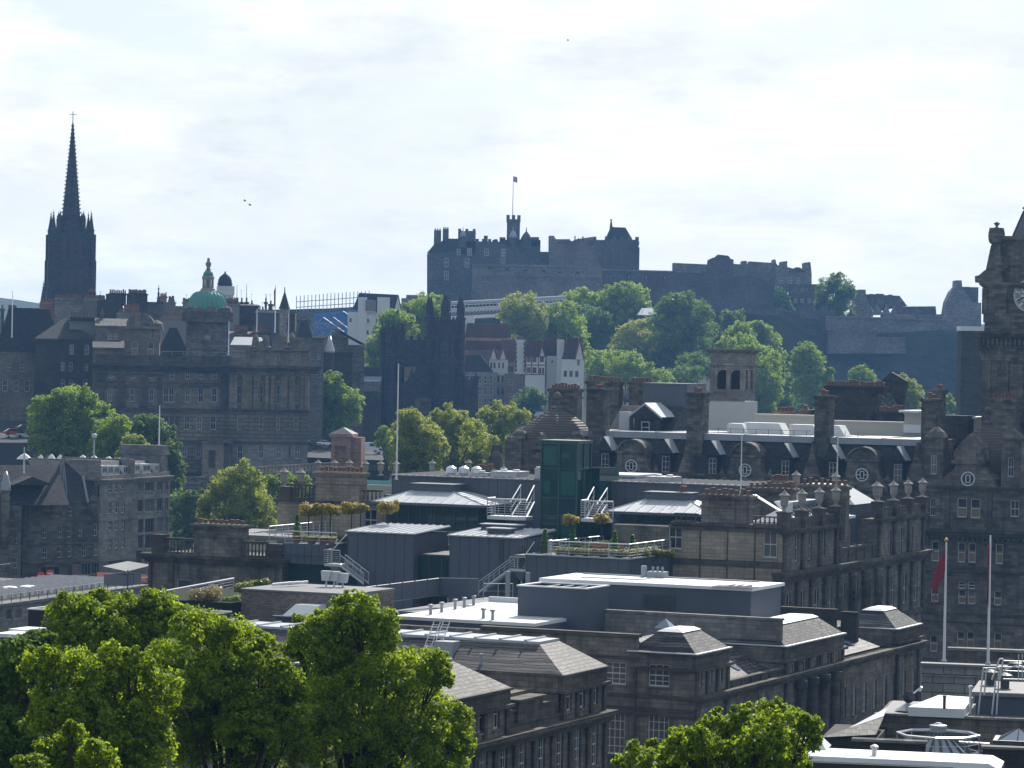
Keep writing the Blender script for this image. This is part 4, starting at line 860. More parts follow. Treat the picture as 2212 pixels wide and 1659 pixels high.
def acunit(label,v,pa,pb,y,dep):
 xa_,z1_=W.q(v(*pa),y);xb_,z0_=W.q(v(*pb),y);w=W.M@Vector((xa_,y,z0_));o=bpy.data.objects.new('air_conditioner',None);COL.objects.link(o);M=Matrix.Translation(w)@Matrix.Rotation(R(-23.6),4,'Z');o.matrix_basis=M;WM[o.name]=M;tag(o,label,'air conditioner','rooftop air conditioners');f=Fr(o,M)
 W_,H_=xb_-xa_,z1_-z0_;f.part(MB().box(0,W_,0,dep,0,H_*.93).box(-.05,W_+.05,-.05,dep+.05,H_*.93,H_),'casing',M_frame)
 n=max(1,round(W_/1.3));f.part(MB().box(W_+.003,W_+.02,.2,dep-.2,.2,H_*.85),'side_grille',M_lead)
 for i in range(n):f.part(MB().lathe(W_*(i+.5)/n,dep/2,[(.42,H_+.003),(.42,H_+.2),(.3,H_+.22)],12),'fan',M_steel)
acunit('wide white air conditioner on the zinc roof left of the glass tower',r5,(970,688),(1130,738),YU+1.5,4.0)
acunit('wide white air conditioner on the zinc roof right of the glass tower',r5,(1978,722),(2125,772),YU+.5,4.0)
acunit('small grey air conditioner beside the silver ducts on the zinc roof',r5,(850,695),(945,735),YU+2,1.2)
acunit('tall white cabinet standing against the green glass tower',r5,(1253,672),(1288,738),YU+1,1.2)
b=MB();x_,z_=W.q(r5(800,715),YU+3)
for i in range(3):b.lathe(x_-1.6+i*1.5,YU+3,[(.5,uz-.3),(.5,uz+.4),(.7,uz+.5),(.6,uz+1.1),(.2,uz+1.35)],12)
M_=W.M;w=M_@Vector((x_,YU+3,uz));b.v=[(v[0]-x_,v[1]-YU-3,v[2]-uz)for v in b.v];solo(b,'roof_duct',M_steel,'row of silver domed roof ducts left of the white air conditioner','duct',loc=w)
def person(label,w,h=1.72,coat=None):
 o=bpy.data.objects.new('person',None);COL.objects.link(o);M=Matrix.Translation(w);o.matrix_basis=M;WM[o.name]=M;tag(o,label,'person');f=Fr(o,M);k=h/1.72
 me=bpy.data.meshes.new('body');V=[(0,0,.95),(0,0,1.2),(0,0,1.42),(0,0,1.53),(0,-.01,1.63),(.19,0,1.4),(.25,-.02,1.13),(.22,-.14,.92),(-.19,0,1.4),(-.25,-.02,1.13),(-.22,-.12,.92),(.1,0,.88),(.11,0,.48),(.11,.02,.07),(.11,-.14,.04),(-.1,0,.88),(-.11,0,.48),(-.11,.02,.07),(-.11,-.14,.04)]
 E=[(0,1),(1,2),(2,3),(3,4),(2,5),(5,6),(6,7),(2,8),(8,9),(9,10),(0,11),(11,12),(12,13),(13,14),(0,15),(15,16),(16,17),(17,18)]
 me.from_pydata([Vector(v)*k for v in V],E,[]);me.materials.append(coat);ob=f.put(me,'body');md=ob.modifiers.new('skin','SKIN');ob.modifiers.new('sub','SUBSURF').levels=1
 rad=[.17,.16,.15,.06,.1,.07,.055,.04,.07,.055,.04,.1,.07,.05,.04,.1,.07,.05,.04]
 for i,sv in enumerate(me.skin_vertices[0].data):sv.radius=(rad[i]*k,)*2
 me.skin_vertices[0].data[0].use_root=True
 f.part(MB().lathe(0,0,[(.03,1.53*k),(.085,1.57*k),(.1,1.65*k),(.09,1.74*k),(.03,1.78*k)],10,sy=1.15),'head',plain('skin',(.45,.28,.2),.6,.3),smooth=True)
 f.part(MB().lathe(0,.02,[(.09,1.62*k),(.106,1.68*k),(.095,1.76*k),(.03,1.8*k)],10,sy=1.15),'hair',plain('fair_hair',(.30,.2,.1),.7,.2),smooth=True)
pw=W.q(u1(968,935),-3.4);person('person in dark clothes standing among the bushes on the roof terrace',W.M@Vector((pw[0],-3.4,gfl)),1.8,plain('dark_clothes',(.02,.022,.03),.8,.2))
flagpole('flagpole','tall bare pale flagpole rising in front of the gothic church towers',r5(356,745),r5(346,-10),378,.1,ball=False,group='bare flagpoles on the office roof')
flagpole('flagpole','bare white flagpole in front of an arched dormer of the hotel',r6(376,835),r6(381,435),362,.075,ball=False,group='bare flagpoles on the office roof')
flagpole('flagpole','bare white flagpole to the right above the long row of chimney pots',r6(1000,770),r6(1000,462),376,.075,ball=False,group='bare flagpoles on the office roof')
# dark clad plant rooms and white flat roofs in front of the offices
def place(name,label,cat,w,ang=0,group=None):
 o=bpy.data.objects.new(name,None);COL.objects.link(o);M=Matrix.Translation(w)@Matrix.Rotation(R(ang),4,'Z');o.matrix_basis=M;WM[o.name]=M;tag(o,label,cat,group);return Fr(o,M)
Q=thing('plant_building','dark clad plant building with a bright white flat roof and roof vents','building',r9(440,520),306,-23.6,58)
qx_,qz_=Q.q(r9(440,515));ql=Q.x(r8(1560,480),0);qd,_=Q.qx(r9(637,485),qx_)
zt_=Q.z(r9(430,512));zb_=14.0
x0_=Q.x(r8(1300,480))
b=MB().box(x0_,qx_,0,qd,0,zt_)
b.box(Q.x(r8(1640,600)),Q.x(r8(1640,600))+1.2,-.5,.01,0,zt_-1.0);
for u in(.3,.62):b.box(x0_+(qx_-x0_)*u,x0_+(qx_-x0_)*u+.06,-.03,.01,0,zt_-.1)
b.box(qx_-.02,qx_+.05,.0,.06,0,zt_-.1)
Q.part(b,'wall',M_panel)
b=MB().box(x0_-.2,qx_+.3,-.3,qd+.3,zt_,zt_+.3);bx_=Q.qz(r9(330,478),zt_+.3);Q.part(b,'roof',M_flat)
b=MB()
for i in range(1,16):x_=x0_+(qx_-x0_)*i/16;b.box(x_,x_+.06,0,qd,zt_+.302,zt_+.309)
b.box(x0_,qx_,qd*.5,qd*.5+.06,zt_+.31,zt_+.316);Q.part(b,'roof_seams',M_seam)
b=MB();b.box(x0_+1,qx_-2,qd-.9,qd-.6,zt_+.318,zt_+.42);b.tube((x0_+3,qd*.3,zt_+.36),(x0_+9,qd*.35,zt_+.36),.04,4);b.tube((x0_+9,qd*.35,zt_+.36),(x0_+9.2,qd-.7,zt_+.36),.04,4);Q.part(b,'cable_tray',M_lead)
b=MB();h0=Q.qz(r9(185,482),zt_+.3);h1=Q.qz(r9(480,490),zt_+.3);hd=Q.qz(r9(300,462),zt_+.3)
b.add([(h0[0],h0[1]-.2,zt_+.31),(h1[0],h0[1]-.2,zt_+.31),(h1[0],h0[1]+2.2,zt_+.31),(h0[0],h0[1]+2.2,zt_+.31)],[(0,1,2,3)])
o=Q.part(b,'roof_opening',M_dark);b=MB()
for i in range(3):b.box(h0[0]+(h1[0]-h0[0])*(.35+.2*i),h0[0]+(h1[0]-h0[0])*(.35+.2*i)+.25,h0[1]-.2,h0[1]+2.2,zt_+.32,zt_+.5)
Q.part(b,'beams',M_flat,parent=o)
b=MB();lx=Q.x(r8(1960,500));rx=Q.x(r8(2170,500));lz0,lz1=Q.z(r8(2000,625)),Q.z(r8(2000,530))
for i in range(9):b.box(lx,rx,-.1,.01,lz0+(lz1-lz0)*i/9,lz0+(lz1-lz0)*(i+.55)/9)
Q.part(b,'louvre',M_dsteel)
px,py=Q.qz(r8(2050,425),zt_+.3);b=MB().box(px-.9,px+.9,py-.6,py+.6,zt_+.303,zt_+.9)
for i in range(3):b.lathe(px-.5+i*.5,py,[(.12,zt_+.9),(.12,zt_+1.2),(.18,zt_+1.22),(.05,zt_+1.4)],8)
b.box(px-1.7,px-1.2,py-.2,py+.2,zt_+.303,zt_+1.4);Q.part(b,'vent_box',M_lead)
Q2=thing('plant_room','low dark clad plant room with an open top, left of the bright roof','plant room',r8(1585,500),301,-23.6,58)
ax,az=Q2 .q(r8(1590,502));bx,_=Q2 .q(r8(1145,480));dy=5.5
b=MB().box(bx,ax,0,dy,0,az-.6).box(bx,ax,0,.25,az-.6,az).box(bx,ax,dy-.25,dy,az-.6,az).box(bx,bx+.25,.25,dy-.25,az-.6,az).box(ax-.25,ax,.25,dy-.25,az-.6,az);Q2 .part(b,'wall',M_panel)
b=MB()
for(p,q,r_,s_)in((bx-.1,ax+.1,-.12,.3),(bx-.1,ax+.1,dy-.3,dy+.1),(bx-.1,bx+.3,.3,dy-.3),(ax-.3,ax+.1,.3,dy-.3)):b.box(p,q,r_,s_,az,az+.12)
for i in range(3):b.box(bx+(ax-bx)*(.3+.2*i),bx+(ax-bx)*(.3+.2*i)+.12,.3,dy-.3,az-.1,az-.01)
Q2 .part(b,'rim',M_flat)
Q3=thing('flat_roofed_building','low building with two stepped white flat roofs and small upright vent pipes','building',r8(1130,690),297,-23.6,58)
z3_=Q3 .z(r8(800,690));a_=Q3 .qz(r8(355,672),z3_);c_=Q3 .qz(r8(1130,700),z3_);d_=Q3 .qz(r8(860,575),z3_);e_=Q3 .qz(r8(1180,585),z3_)
b=MB().box(a_[0],c_[0]+3,a_[1],d_[1],0,z3_-.3);Q3 .part(b,'wall',M_panel)
b=MB().box(a_[0]-.2,c_[0]+3,a_[1]-.2,d_[1]+.2,z3_-.3,z3_).box(a_[0]-.2,c_[0]+3,d_[1]-.1,d_[1]+.3,z3_,z3_+.5);Q3 .part(b,'roof',M_flat)
b=MB()
for i in range(1,12):x_=a_[0]+(c_[0]+3-a_[0])*i/12;b.box(x_,x_+.05,a_[1],d_[1]-.15,z3_+.002,z3_+.008)
Q3 .part(b,'roof_seams',M_seam);z4_=z3_-1.3;a4=Q3 .qz(r8(675,742),z4_);c4=Q3 .qz(r8(1160,750),z4_)
b=MB().box(a4[0],c4[0]+5,a4[1],a_[1]-.01,0,z4_-.3);Q3 .part(b,'wall',M_panel);Q3 .part(MB().box(a4[0]-.2,c4[0]+5,a4[1]-.2,a_[1]-.01,z4_-.3,z4_),'roof',M_flat)
for p in((578,665),(650,650),(737,630),(797,618),(857,605)):
 x_,y_=Q3 .qz(r8(*p),z3_);Q3 .put(MB().lathe(0,0,[(.16,0),(.14,.75),(.26,.77),(.26,.95),(.05,1.0)],8).mesh('vent_pipe',M_lead),'vent_pipe',(x_,y_,z3_+.003))
for p in((920,690),(980,700)):
 x_,y_=Q3 .qz(r8(*p),z3_);Q3 .put(MB().lathe(0,0,[(.16,0),(.14,.75),(.26,.77),(.26,.95),(.05,1.0)],8).mesh('vent_pipe',M_lead),'vent_pipe',(x_,max(y_,a_[1]+.3),z3_+.003))
for p in((835,738),(893,722)):
 x_,y_=Q3 .qz(r8(*p),z4_);Q3 .put(MB().lathe(0,0,[(.16,0),(.14,.75),(.26,.77),(.26,.95),(.05,1.0)],8).mesh('vent_pipe',M_lead),'vent_pipe',(x_,y_,z4_+.003))
FN=thing('screen_fence','grey mesh screen fence with thin posts in front of the zinc boxes','fence',r8(650,500),318,-23.6,58)
pts=[FN.qz(r8(150,480),76.0)]
b=MB();fb=MB()
def fpt(p,y):x,z=FN.q(p,y);return(x,y,z)
P3=[(fpt(r8(150,490),-12),fpt(r8(150,600),-12)),(fpt(r8(640,430),0),fpt(r8(640,540),0)),(fpt(r8(890,435),0),fpt(r8(890,545),0))]
for(t0_,b0_),(t1_,b1_)in zip(P3,P3[1:]):
 t0v,t1v,b0v,b1v=map(Vector,(t0_,t1_,b0_,b1_));b0v=Vector((t0v.x,t0v.y,b0v.z));b1v=Vector((t1v.x,t1v.y,b1v.z));off=Vector((0,.06,0))
 fb.add([b0v,b1v,t1v,t0v,b0v+off,b1v+off,t1v+off,t0v+off],[(0,1,2,3),(7,6,5,4),(3,2,6,7)])
 n=max(3,round((t1v-t0v).length/1.9))
 for i in range(n+1):b.tube(b0v.lerp(b1v,i/n)-off,t0v.lerp(t1v,i/n)-off+Vector((0,0,.15)),.05)
 b.tube(t0v,t1v,.07)
FN.part(fb,'mesh_panel',M_panel);FN.part(b,'posts',M_zinc)
fb=MB();base_l=fpt(r8(345,590),-6);base_r=fpt(r8(690,548),-4)
LG=place('roof_ledge','dark flat roof with a white edge rail behind the top of the pointed tree','roof',(0,0,0))if False else None
DR=thing('flat_roofed_building','dark felt roof strip with pale edge pipes between the fence and the white roof','building',r8(600,580),300,-23.6,58)
zf_=z3_-.4;a_=DR.qz(r8(330,640),zf_);c_=DR.qz(r8(890,550),zf_);DR.part(MB().box(a_[0],c_[0]+4,a_[1],c_[1],0,zf_),'wall',M_flatg)
b=MB();p0=DR.qz(r8(345,590),zf_);p1=DR.qz(r8(675,545),zf_);b.tube((p0[0],p0[1],zf_+.3),(p1[0],p1[1],zf_+.3),.18);p2=DR.qz(r8(890,552),zf_);b.tube((p1[0],p1[1],zf_+.3),(p2[0],p2[1],zf_+.3),.14);DR.part(b,'edge_pipe',M_zincroof)
b=MB();p0=DR.qz(r8(920,560),zf_);p1=DR.qz(r8(1110,560),zf_);railing(b,[(p0[0],p0[1],zf_),(p1[0],p1[1],zf_)],1.5,1,2.0,.05);b.box(p0[0]+2,p0[0]+2.35,p0[1]+1,p0[1]+1.4,zf_,zf_+2.8);b.box(p0[0]+4.2,p0[0]+4.55,p0[1]+1,p0[1]+1.4,zf_,zf_+2.8);DR.part(b,'railing',M_lead)
M_lead2=plain('dark_lead_roof',(.12,.13,.15),.5,.4,var=.2,scale=.6)
# the grand hotel with clock tower (right), its domes, dormers and stacks
BM=thing('hotel','huge brown sandstone hotel with clock tower, domed corners and slate mansard roof','hotel',f0(1985,1060),445,-23.6,60)
def bz(p,y=0):return BM.q(p,y)[1]
def bx(p,y=0):return BM.q(p,y)[0]
zft=(bz(r6(200,735))+bz(r6(1390,760)))/2;ztp=(bz(r6(140,490),2.4)+bz(r6(1500,520),2.4))/2
lx,rx_=bx(r5(1150,740)),bx(r6(1560,740))
b=MB();b.frus((lx,rx_,.1,26),zft,(lx,rx_,2.4,23),ztp);roof=BM.part(b,'roof',M_slated)
b=MB();b.box(lx,rx_,2.1,23,ztp+.002,ztp+.9);n=60
for i in range(9):b.box(lx+(rx_-lx)*i/9,lx+(rx_-lx)*i/9+.12,2.04,23,ztp,ztp+.98)
BM.part(b,'roof_lead',M_lead,parent=roof)
facade(BM,lx,rx_,0,zft,[(lx+(rx_-lx)*(i+.5)/14,zft-6.5-5.2*k,1.5,2.9,'blind')for i in range(14)for k in range(3)],M_brown)
b=MB();cornice(b,lx,rx_,0,zft+.5,.9,1.1,dep=.5);BM.part(MB().box(lx,rx_,-.3,.2,zft-2.3,zft-2.0),'string_course',M_sootshade)
BM.part(b,'cornice',M_sootshade)
def dormer(p,w=1.15,h=2.35):
 x,z=BM.q(p,-.3);zz=z
 d=MB();d.wall(x-w/2-.25,x+w/2+.25,z-.6,z+h+.5,[(x-w/2,x+w/2,z,z+h)],-.3,.25);d.box(x-w/2-.25,x-w/2-.01,-.29,3,z-.6,z+h+.5);d.box(x+w/2+.01,x+w/2+.25,-.29,3,z-.6,z+h+.5)
 o=BM.part(d,'dormer',M_slated);r=MB()
 r.prism([(x-w/2-.75,z+h+.42),(x+w/2+.75,z+h+.42),(x,z+h+2.3)],-.75,3.2);BM.part(r,'dormer_roof',M_slated,parent=o)
 r=MB();a=Vector((x+w/2+.85,0,z+h+.5));c=Vector((x+.02,0,z+h+2.45));r.add([(a.x,-.85,a.z),(a.x,3.2,a.z),(c.x,3.2,c.z),(c.x,-.85,c.z),(a.x,-.85,a.z-.12),(c.x,-.85,c.z-.12)],[(0,1,2,3),(4,0,3,5)]);BM.part(r,'dormer_pale_slope',M_zincroof,parent=o)  # pale sheet on the right slope only: sunlight put into the colour
 BM.put(win_mesh(w,h,'white'),'window',(x,-.12,z),parent=o)
for p in(r6(190,710),r6(662,728),r6(970,740),r6(1390,752),r5(1705,680),r5(2098,698)):dormer(p)
def gablet(c,top,s=1.0):
 x,zc=BM.q(c,-.9);zt=BM.z(top,-.9);hw=3.1*s;pts=[]
 pts+=[(x-hw*1.25,zc-2.2),(x+hw*1.25,zc-2.2),(x+hw*1.1,zc-1.2),(x+hw*.85,zc-.4),(x+hw*.72,zc+.9),(x+hw*.72,zc+2.0)]
 for i in range(9):a=math.pi*i/8;pts.append((x+hw*.62*math.cos(a),zc+2.0+(zt-zc-2.0)*math.sin(a)))
 pts+=[(x-hw*.72,zc+2.0),(x-hw*.72,zc+.9),(x-hw*.85,zc-.4),(x-hw*1.1,zc-1.2)]
 d=MB().prism(pts,-.9,1.8);d.box(x-hw*.8,x+hw*.8,-1.2,-.8,zc+1.85,zc+2.15)
 for i in range(8):
  a0,a1=math.pi*i/8,math.pi*(i+1)/8;k=zt-zc-2.0
  d.add([(x+hw*r_*math.cos(a),y_,zc+2.0+k*r2_*math.sin(a))for a in(a0,a1)for(r_,r2_,y_)in((.62,1,-1.25),(.74,1.14,-1.25),(.74,1.14,1.9))],[(0,1,4,3),(1,2,5,4)])
 o=BM.part(d,'gablet',M_brown);w_=MB();rr=.95*s
 for i in range(16):
  a0,a1=2*math.pi*i/16,2*math.pi*(i+1)/16
  w_.add([(x+r_*math.cos(a),-.98,zc+r_*math.sin(a))for a in(a0,a1)for r_ in(rr*.8,rr)],[(0,1,3,2)])
  w_.add([(x,-.95,zc),(x+rr*.82*math.cos(a0),-.95,zc+rr*.82*math.sin(a0)),(x+rr*.82*math.cos(a1),-.95,zc+rr*.82*math.sin(a1))],[(0,1,2)],1)
 for(u,v)in((-.28,.28),):w_.box(x-.32*s,x-.2*s,-1.0,-.96,zc-.55*s,zc+.55*s);w_.box(x+.2*s,x+.32*s,-1.0,-.96,zc-.55*s,zc+.55*s);w_.box(x-.2*s,x+.2*s,-1.0,-.96,zc+.43*s,zc+.55*s);w_.box(x-.2*s,x+.2*s,-1.0,-.96,zc-.55*s,zc-.43*s);w_.box(x-rr*.8,x-.32*s,-1.0,-.96,zc-.06,zc+.06);w_.box(x+.32*s,x+rr*.8,-1.0,-.96,zc-.06,zc+.06)
 BM.part(w_,'round_window',[M_frame,M_glass],parent=o)
 for sx in(-1,1):BM.part(MB().lathe(x+sx*hw*1.15,-.4,[(.35,zc-1.6),(.3,zc-.9),(.5,zc-.6),(.2,zc-.1),(.05,zc+.3)],8),'finial',M_brown,parent=o)
gablet(r6(405,682),r6(405,510));gablet(r6(1163,712),r6(1163,540));gablet(r5(1880,655),r5(1880,490))
for p in(r6(835,690),r6(1510,700),r6(20,680)):
 x,z=BM.q(p,-.4);BM.part(MB().prism([(x-1.6,z-1.8),(x+1.6,z-1.8),(x+1.1,z),(x+.4,z+2.0),(x,z+4.2),(x-.4,z+2.0),(x-1.1,z)],-.4,1.5),'gablet',M_brown)
for(pa,pb,yy,n_,d_)in((r5(1345,150),r5(1550,150),8,9,2.0),(r5(1605,150),r5(1722,152),2.0,4,2.6),(r6(28,175),r6(152,178),2.0,4,2.6),(r6(855,195),r6(968,198),2.0,4,2.6),(r6(1545,215),r6(1660,218),2.0,4,2.6),(r6(1615,155),r6(1700,158),12,4,2.0),(r6(1990,215),r6(2175,218),9,7,2.2),(r5(1590,102),r5(1820,104),22,9,1.6),(r5(1865,105),r5(2020,108),24,6,1.6)):
 xa_,z_=BM.q(pa,yy);xb_,_=BM.q(pb,yy);chimney(BM,(xa_+xb_)/2,yy+d_/2-.6,zft-2 if yy<5 else 8,z_,xb_-xa_-.5,d_,n_,M_brown,.85,.24)
def dome(cx,cy,zb,zt,rad,n=8,rot=math.pi/8,fin=3.0,steps=13):
 b=MB();prof=[]
 for i in range(steps):
  t=i/steps;t2=(i+1)/steps;r=max(.7,rad*(1-t**1.7)**.8);r2=max(.7,rad*(1-t2**1.7)**.8)if t2<1 else.7;z=zb+(zt-zb)*t;z1=zb+(zt-zb)*t2
  prof+=[(r+.07,z),(r+.07,z+.1),(r,z+.11),(r2+.02,z1-.003)]
 b.lathe(cx,cy,prof,n,rot=rot)
 o=BM.part(b,'dome',M_stonetile)
 BM.part(MB().lathe(cx,cy,[(.75,zt-.1),(.85,zt+.2),(.35,zt+.5),(.3,zt+1.0),(.2,zt+1.3),(.55,zt+1.6),(.6,zt+1.95),(.4,zt+2.3),(.08,zt+2.5)],12),'finial',M_brown,parent=o);return o
cx,_=BM.q(r5(1382,480),3.5);zb_=bz(r5(1392,495),0);zt_=bz(r5(1392,285),3.5)
hwid=bx(r5(1590,480),3.5)-cx;dome(cx,4.2,zb_,zt_,hwid*1.12)
facade(BM,cx-hwid-.6,cx+hwid*.9,0,zb_,[(cx-hwid*.1,zft-4,1.5,3,'blind')],M_brown,y=-1.5);BM.part(MB().box(cx-hwid-.6,cx+hwid*.9,-1.2,9,0,zb_-.01).box(cx-hwid-1,cx+hwid*.9,-2,-1.0,zft+.2,zft+.8),'side_wall',M_brown)
for(c,w_)in((r5(1122,432),1.15),(r5(1490,440),1.0)):
 x,z=BM.q(c,-2.2);BM.part(MB().box(x-w_,x+w_,-2.2,3,z-5.5,z-.8).lathe(x,0,[(w_*1.05,z-.8),(w_*1.0,z-.3),(w_*.6,z+.1)],10),'turret',M_brown)
x,z=BM.q(r5(1285,450),-2.4);BM.part(MB().prism([(x-2.2,z-2.2),(x+2.2,z-2.2),(x,z+.3)],-2.4,1.5),'pediment',M_brown)
x,z=BM.q(r5(1278,635),-2.5);gablet(r5(1278,637),r5(1278,560),1.0)
x,z=BM.q(r5(1000,520),-1.0);BM.part(MB().prism([(x-2.6,z-5),(x+3,z-5),(x+1.5,z-3.2),(x+.7,z-1.2),(x+.5,z+.1),(x-.5,z+.1),(x-.8,z-1.4),(x-1.8,z-3.0)],-1,0),'finial',M_brown)
YR=-6.0
ra=BM.x(r6(1560,900),YR);rb=ra+42
zc_=(BM.z(r6(1700,1070),YR));ztop=BM.z(r6(1650,790),YR)
ww=[]
def wadd(p,w_,h_,st):x_,z_=BM.q(p,YR);ww.append((x_,z_,w_,h_,st))
for p in(r6(1808,988),r6(1895,993)):wadd(p,1.35,2.6,'arch')
wadd(r6(1618,978),.7,2.4,'sash');wadd(r6(2150,985),1.2,2.2,'sash')
for p in(r6(1635,1272),r6(1805,1280),r6(1873,1282),r6(2050,1290)):wadd(p,1.05,2.7,'blind')
for p in(r6(1632,1535),r6(1808,1548),r6(1870,1550),r6(2040,1558)):wadd(p,1.05,1.9,'blind')
for p in(r6(1808,1450),r6(1870,1452)):wadd(p,1.0,.95,'plain')
for p in(r9(1625,905),r9(1800,880),r9(1862,882),r9(2040,890)):wadd(p,1.05,2.2,'blind')
for p in(r6(2290,990),r6(2290,1292),r6(2290,1560)):wadd(p,1.1,2.5,'blind')
facade(BM,ra,rb,0,ztop,ww,M_brown,y=YR)
BM.part(MB().box(ra,rb,YR+.35,10,0,ztop-.01),'side_wall',M_brown)
b2=MB();cornice(b2,ra-.6,rb,YR,zc_+.2,.9,1.1,ends=1,dep=.5)
for i in range(40):b2 .box(ra+i*.7,ra+i*.7+.32,YR-.75,YR-.1,zc_-1.25,zc_-.92)
cornice(b2,ra-.3,rb,YR,ztop+.3,.5,.7,ends=1,dep=.5)
for p in(r6(1550,1590),r9(1560,690),r6(1620,1318)):z_=BM.z(p,YR);b2 .box(ra-.15,rb,YR-.22,YR+.1,z_-.25,z_)
for p in(r6(1715,900),r6(1990,900),r6(1580,900)):x_=BM.x(p,YR);b2 .box(x_-.35,x_+.35,YR-.25,YR+.1,zc_+.25,ztop-.45)
xm=BM.x(r6(1842,1345),YR);zm=BM.z(r6(1842,1372),YR)
for i in range(8):
 a0,a1=math.pi*i/8,math.pi*(i+1)/8
 b2 .add([(xm+r_*math.cos(a),y_,zm+r_*.55*math.sin(a))for a in(a0,a1)for(r_,y_)in((2.3,YR-.003),(2.3,YR-.3),(2.75,YR-.3))],[(0,1,4,3),(1,2,5,4)])
BM.part(b2,'cornice',M_sootshade)
cx,_=BM.q(r6(1960,640),1);hwid=(BM.x(r6(2215,600),1)-cx)*1.02;zb_=BM.z(r6(1700,680),YR);zt_=BM.z(r6(1960,385),1)
dome(cx,2.0,zb_-.5,zt_,hwid,steps=17)
BM.part(MB().lathe(cx,2.0,[(hwid*1.03,ztop),(hwid*1.03,zb_-.5)],8,rot=math.pi/8),'drum',M_brown)
x,zc2_=BM.q(r6(1850,738),YR-.5)
d=MB().prism([(x-3.8,ztop+.3),(x+3.8,ztop+.3),(x+3.4,ztop+1.3),(x+1.7,zc2_+1.6),(x+2.0,zc2_+2.4),(x+1.6,zc2_+4.2),(x,zc2_+6.0),(x-1.6,zc2_+4.2),(x-2.0,zc2_+2.4),(x-1.7,zc2_+1.6),(x-3.4,ztop+1.3)],YR-.5,YR+4);d.box(x-2.3,x+2.3,YR-.9,YR-.4,zc2_+2.0,zc2_+2.5)
o=BM.part(d,'gablet',M_brown);w_=MB()
for i in range(16):
 a0,a1=2*math.pi*i/16,2*math.pi*(i+1)/16
 w_.add([(x+r_*math.cos(a),YR-.6,zc2_+r_*math.sin(a))for a in(a0,a1)for r_ in(.8,1.0)],[(0,1,3,2)]);w_.add([(x,YR-.57,zc2_)]+[(x+.82*math.cos(a),YR-.57,zc2_+.82*math.sin(a))for a in(a0,a1)],[(0,1,2)],1)
w_.box(x-.35,x-.22,YR-.63,YR-.58,zc2_-.55,zc2_+.55);w_.box(x+.22,x+.35,YR-.63,YR-.58,zc2_-.55,zc2_+.55);w_.box(x-.22,x+.22,YR-.63,YR-.58,zc2_+.43,zc2_+.55);w_.box(x-.22,x+.22,YR-.63,YR-.58,zc2_-.55,zc2_-.43)
BM.part(w_,'round_window',[M_frame,M_glass],parent=o)
for p in(r6(1625,700),r6(2125,715)):
 x,z=BM.q(p,YR-.2);wd=MB().wall(x-1.3,x+1.3,z-2.6,z+4.5,[(x-.4,x+.4,z-.2,z+2.4)],YR-.2,.2);wd.box(x-1.3,x+1.3,YR+.1,YR+5,z-2.6,z+4.5);wd.lathe(x,YR+1.2,[(1.6,z+4.5),(1.7,z+4.9),(1.1,z+5.6),(.3,z+6.2)],10)
 o=BM.part(wd,'turret',M_brown);BM.put(win_mesh(.8,2.6,'sash'),'window',(x,YR-.08,z-.2),parent=o)
YT_=14.0
tl=BM.x(r3(1942,1300),YT_);tcx=BM.x(r3(2250,825),YT_);hw=tcx-tl;TW=BM.face(tcx,YT_+hw,0)
tz=lambda p,y=None:TW.q(p,-hw if y is None else y)[1]
zcor=tz(r3(2000,1055));zup=tz(r3(2090,740));zcl=tz(r3(2246,825));zrf=tz(r3(2060,435));zmid=tz(r3(2000,1180))
tw_w=[(TW.x(r3(2080,1300),-hw),tz(r3(2080,1300)),.9,3.0,'sash')];tw_w.append((-tw_w[0][0],tw_w[0][1],.9,3.0,'sash'))
zs_low=tz(r3(2000,1560))
facade(TW,-hw,hw,0,zcor-2.6,tw_w,M_brown,y=-hw,dep=.4)
TW.part(MB().box(-hw,hw,-hw+.45,hw,0,zcor-2.61),'side_wall',M_brown)
b=MB()
pilasters(b,[-hw+.8,-hw+3.4,-hw*.16,hw*.16,hw-3.4,hw-.8],-hw,6,zcor-4.2,.9,.28)
for s in(-1,1):
 xw=s*abs(tw_w[0][0])
 for i in range(6):
  a0,a1=math.pi*i/6,math.pi*(i+1)/6;zA=tw_w[0][1]+4.6
  b.add([(xw+r_*math.cos(a),y_,zA+r_*math.sin(a))for a in(a0,a1)for(r_,y_)in((1.0,-hw-.003),(1.0,-hw-.28),(1.35,-hw-.28))],[(0,1,4,3),(1,2,5,4)])
b.frus((-hw-.2,hw+.2,-hw-.2,hw+.2),zcor-4.2,(-hw-.5,hw+.5,-hw-.5,hw+.5),zcor-2.6)
for i in range(22):x=-hw-.3+(2*hw+.3)*i/21;b.box(x-.18,x+.18,-hw-.9,-hw-.45,zcor-2.0,zcor-1.1)
b.box(-hw-.5,hw+.5,-hw-.5,hw+.5,zcor-2.597,zcor-1.0)
for i in range(14):x=-hw+(2*hw)*i/13;b.box(x-.2,x+.2,-hw-.62,-hw-.45,zcor-2.5,zcor-2.1)
b.frus((-hw-.9,hw+.9,-hw-.9,hw+.9),zcor-.99,(-hw-1.7,hw+1.7,-hw-1.7,hw+1.7),zcor-.25);b.box(-hw-1.75,hw+1.75,-hw-1.75,hw+1.75,zcor-.247,zcor)
TW.part(b,'tower_cornice',M_brown)
us=hw*.98;b=MB();b.box(-us,us,-us,us,zcor+.003,zup-.8);b.box(-us-.15,us+.15,-us-.15,us+.15,zcor+1.2,zcor+2.4);b.frus((-us-.2,us+.2,-us-.2,us+.2),zup-.8,(-us-.7,us+.7,-us-.7,us+.7),zup-.3);b.box(-us-.7,us+.7,-us-.7,us+.7,zup-.297,zup)
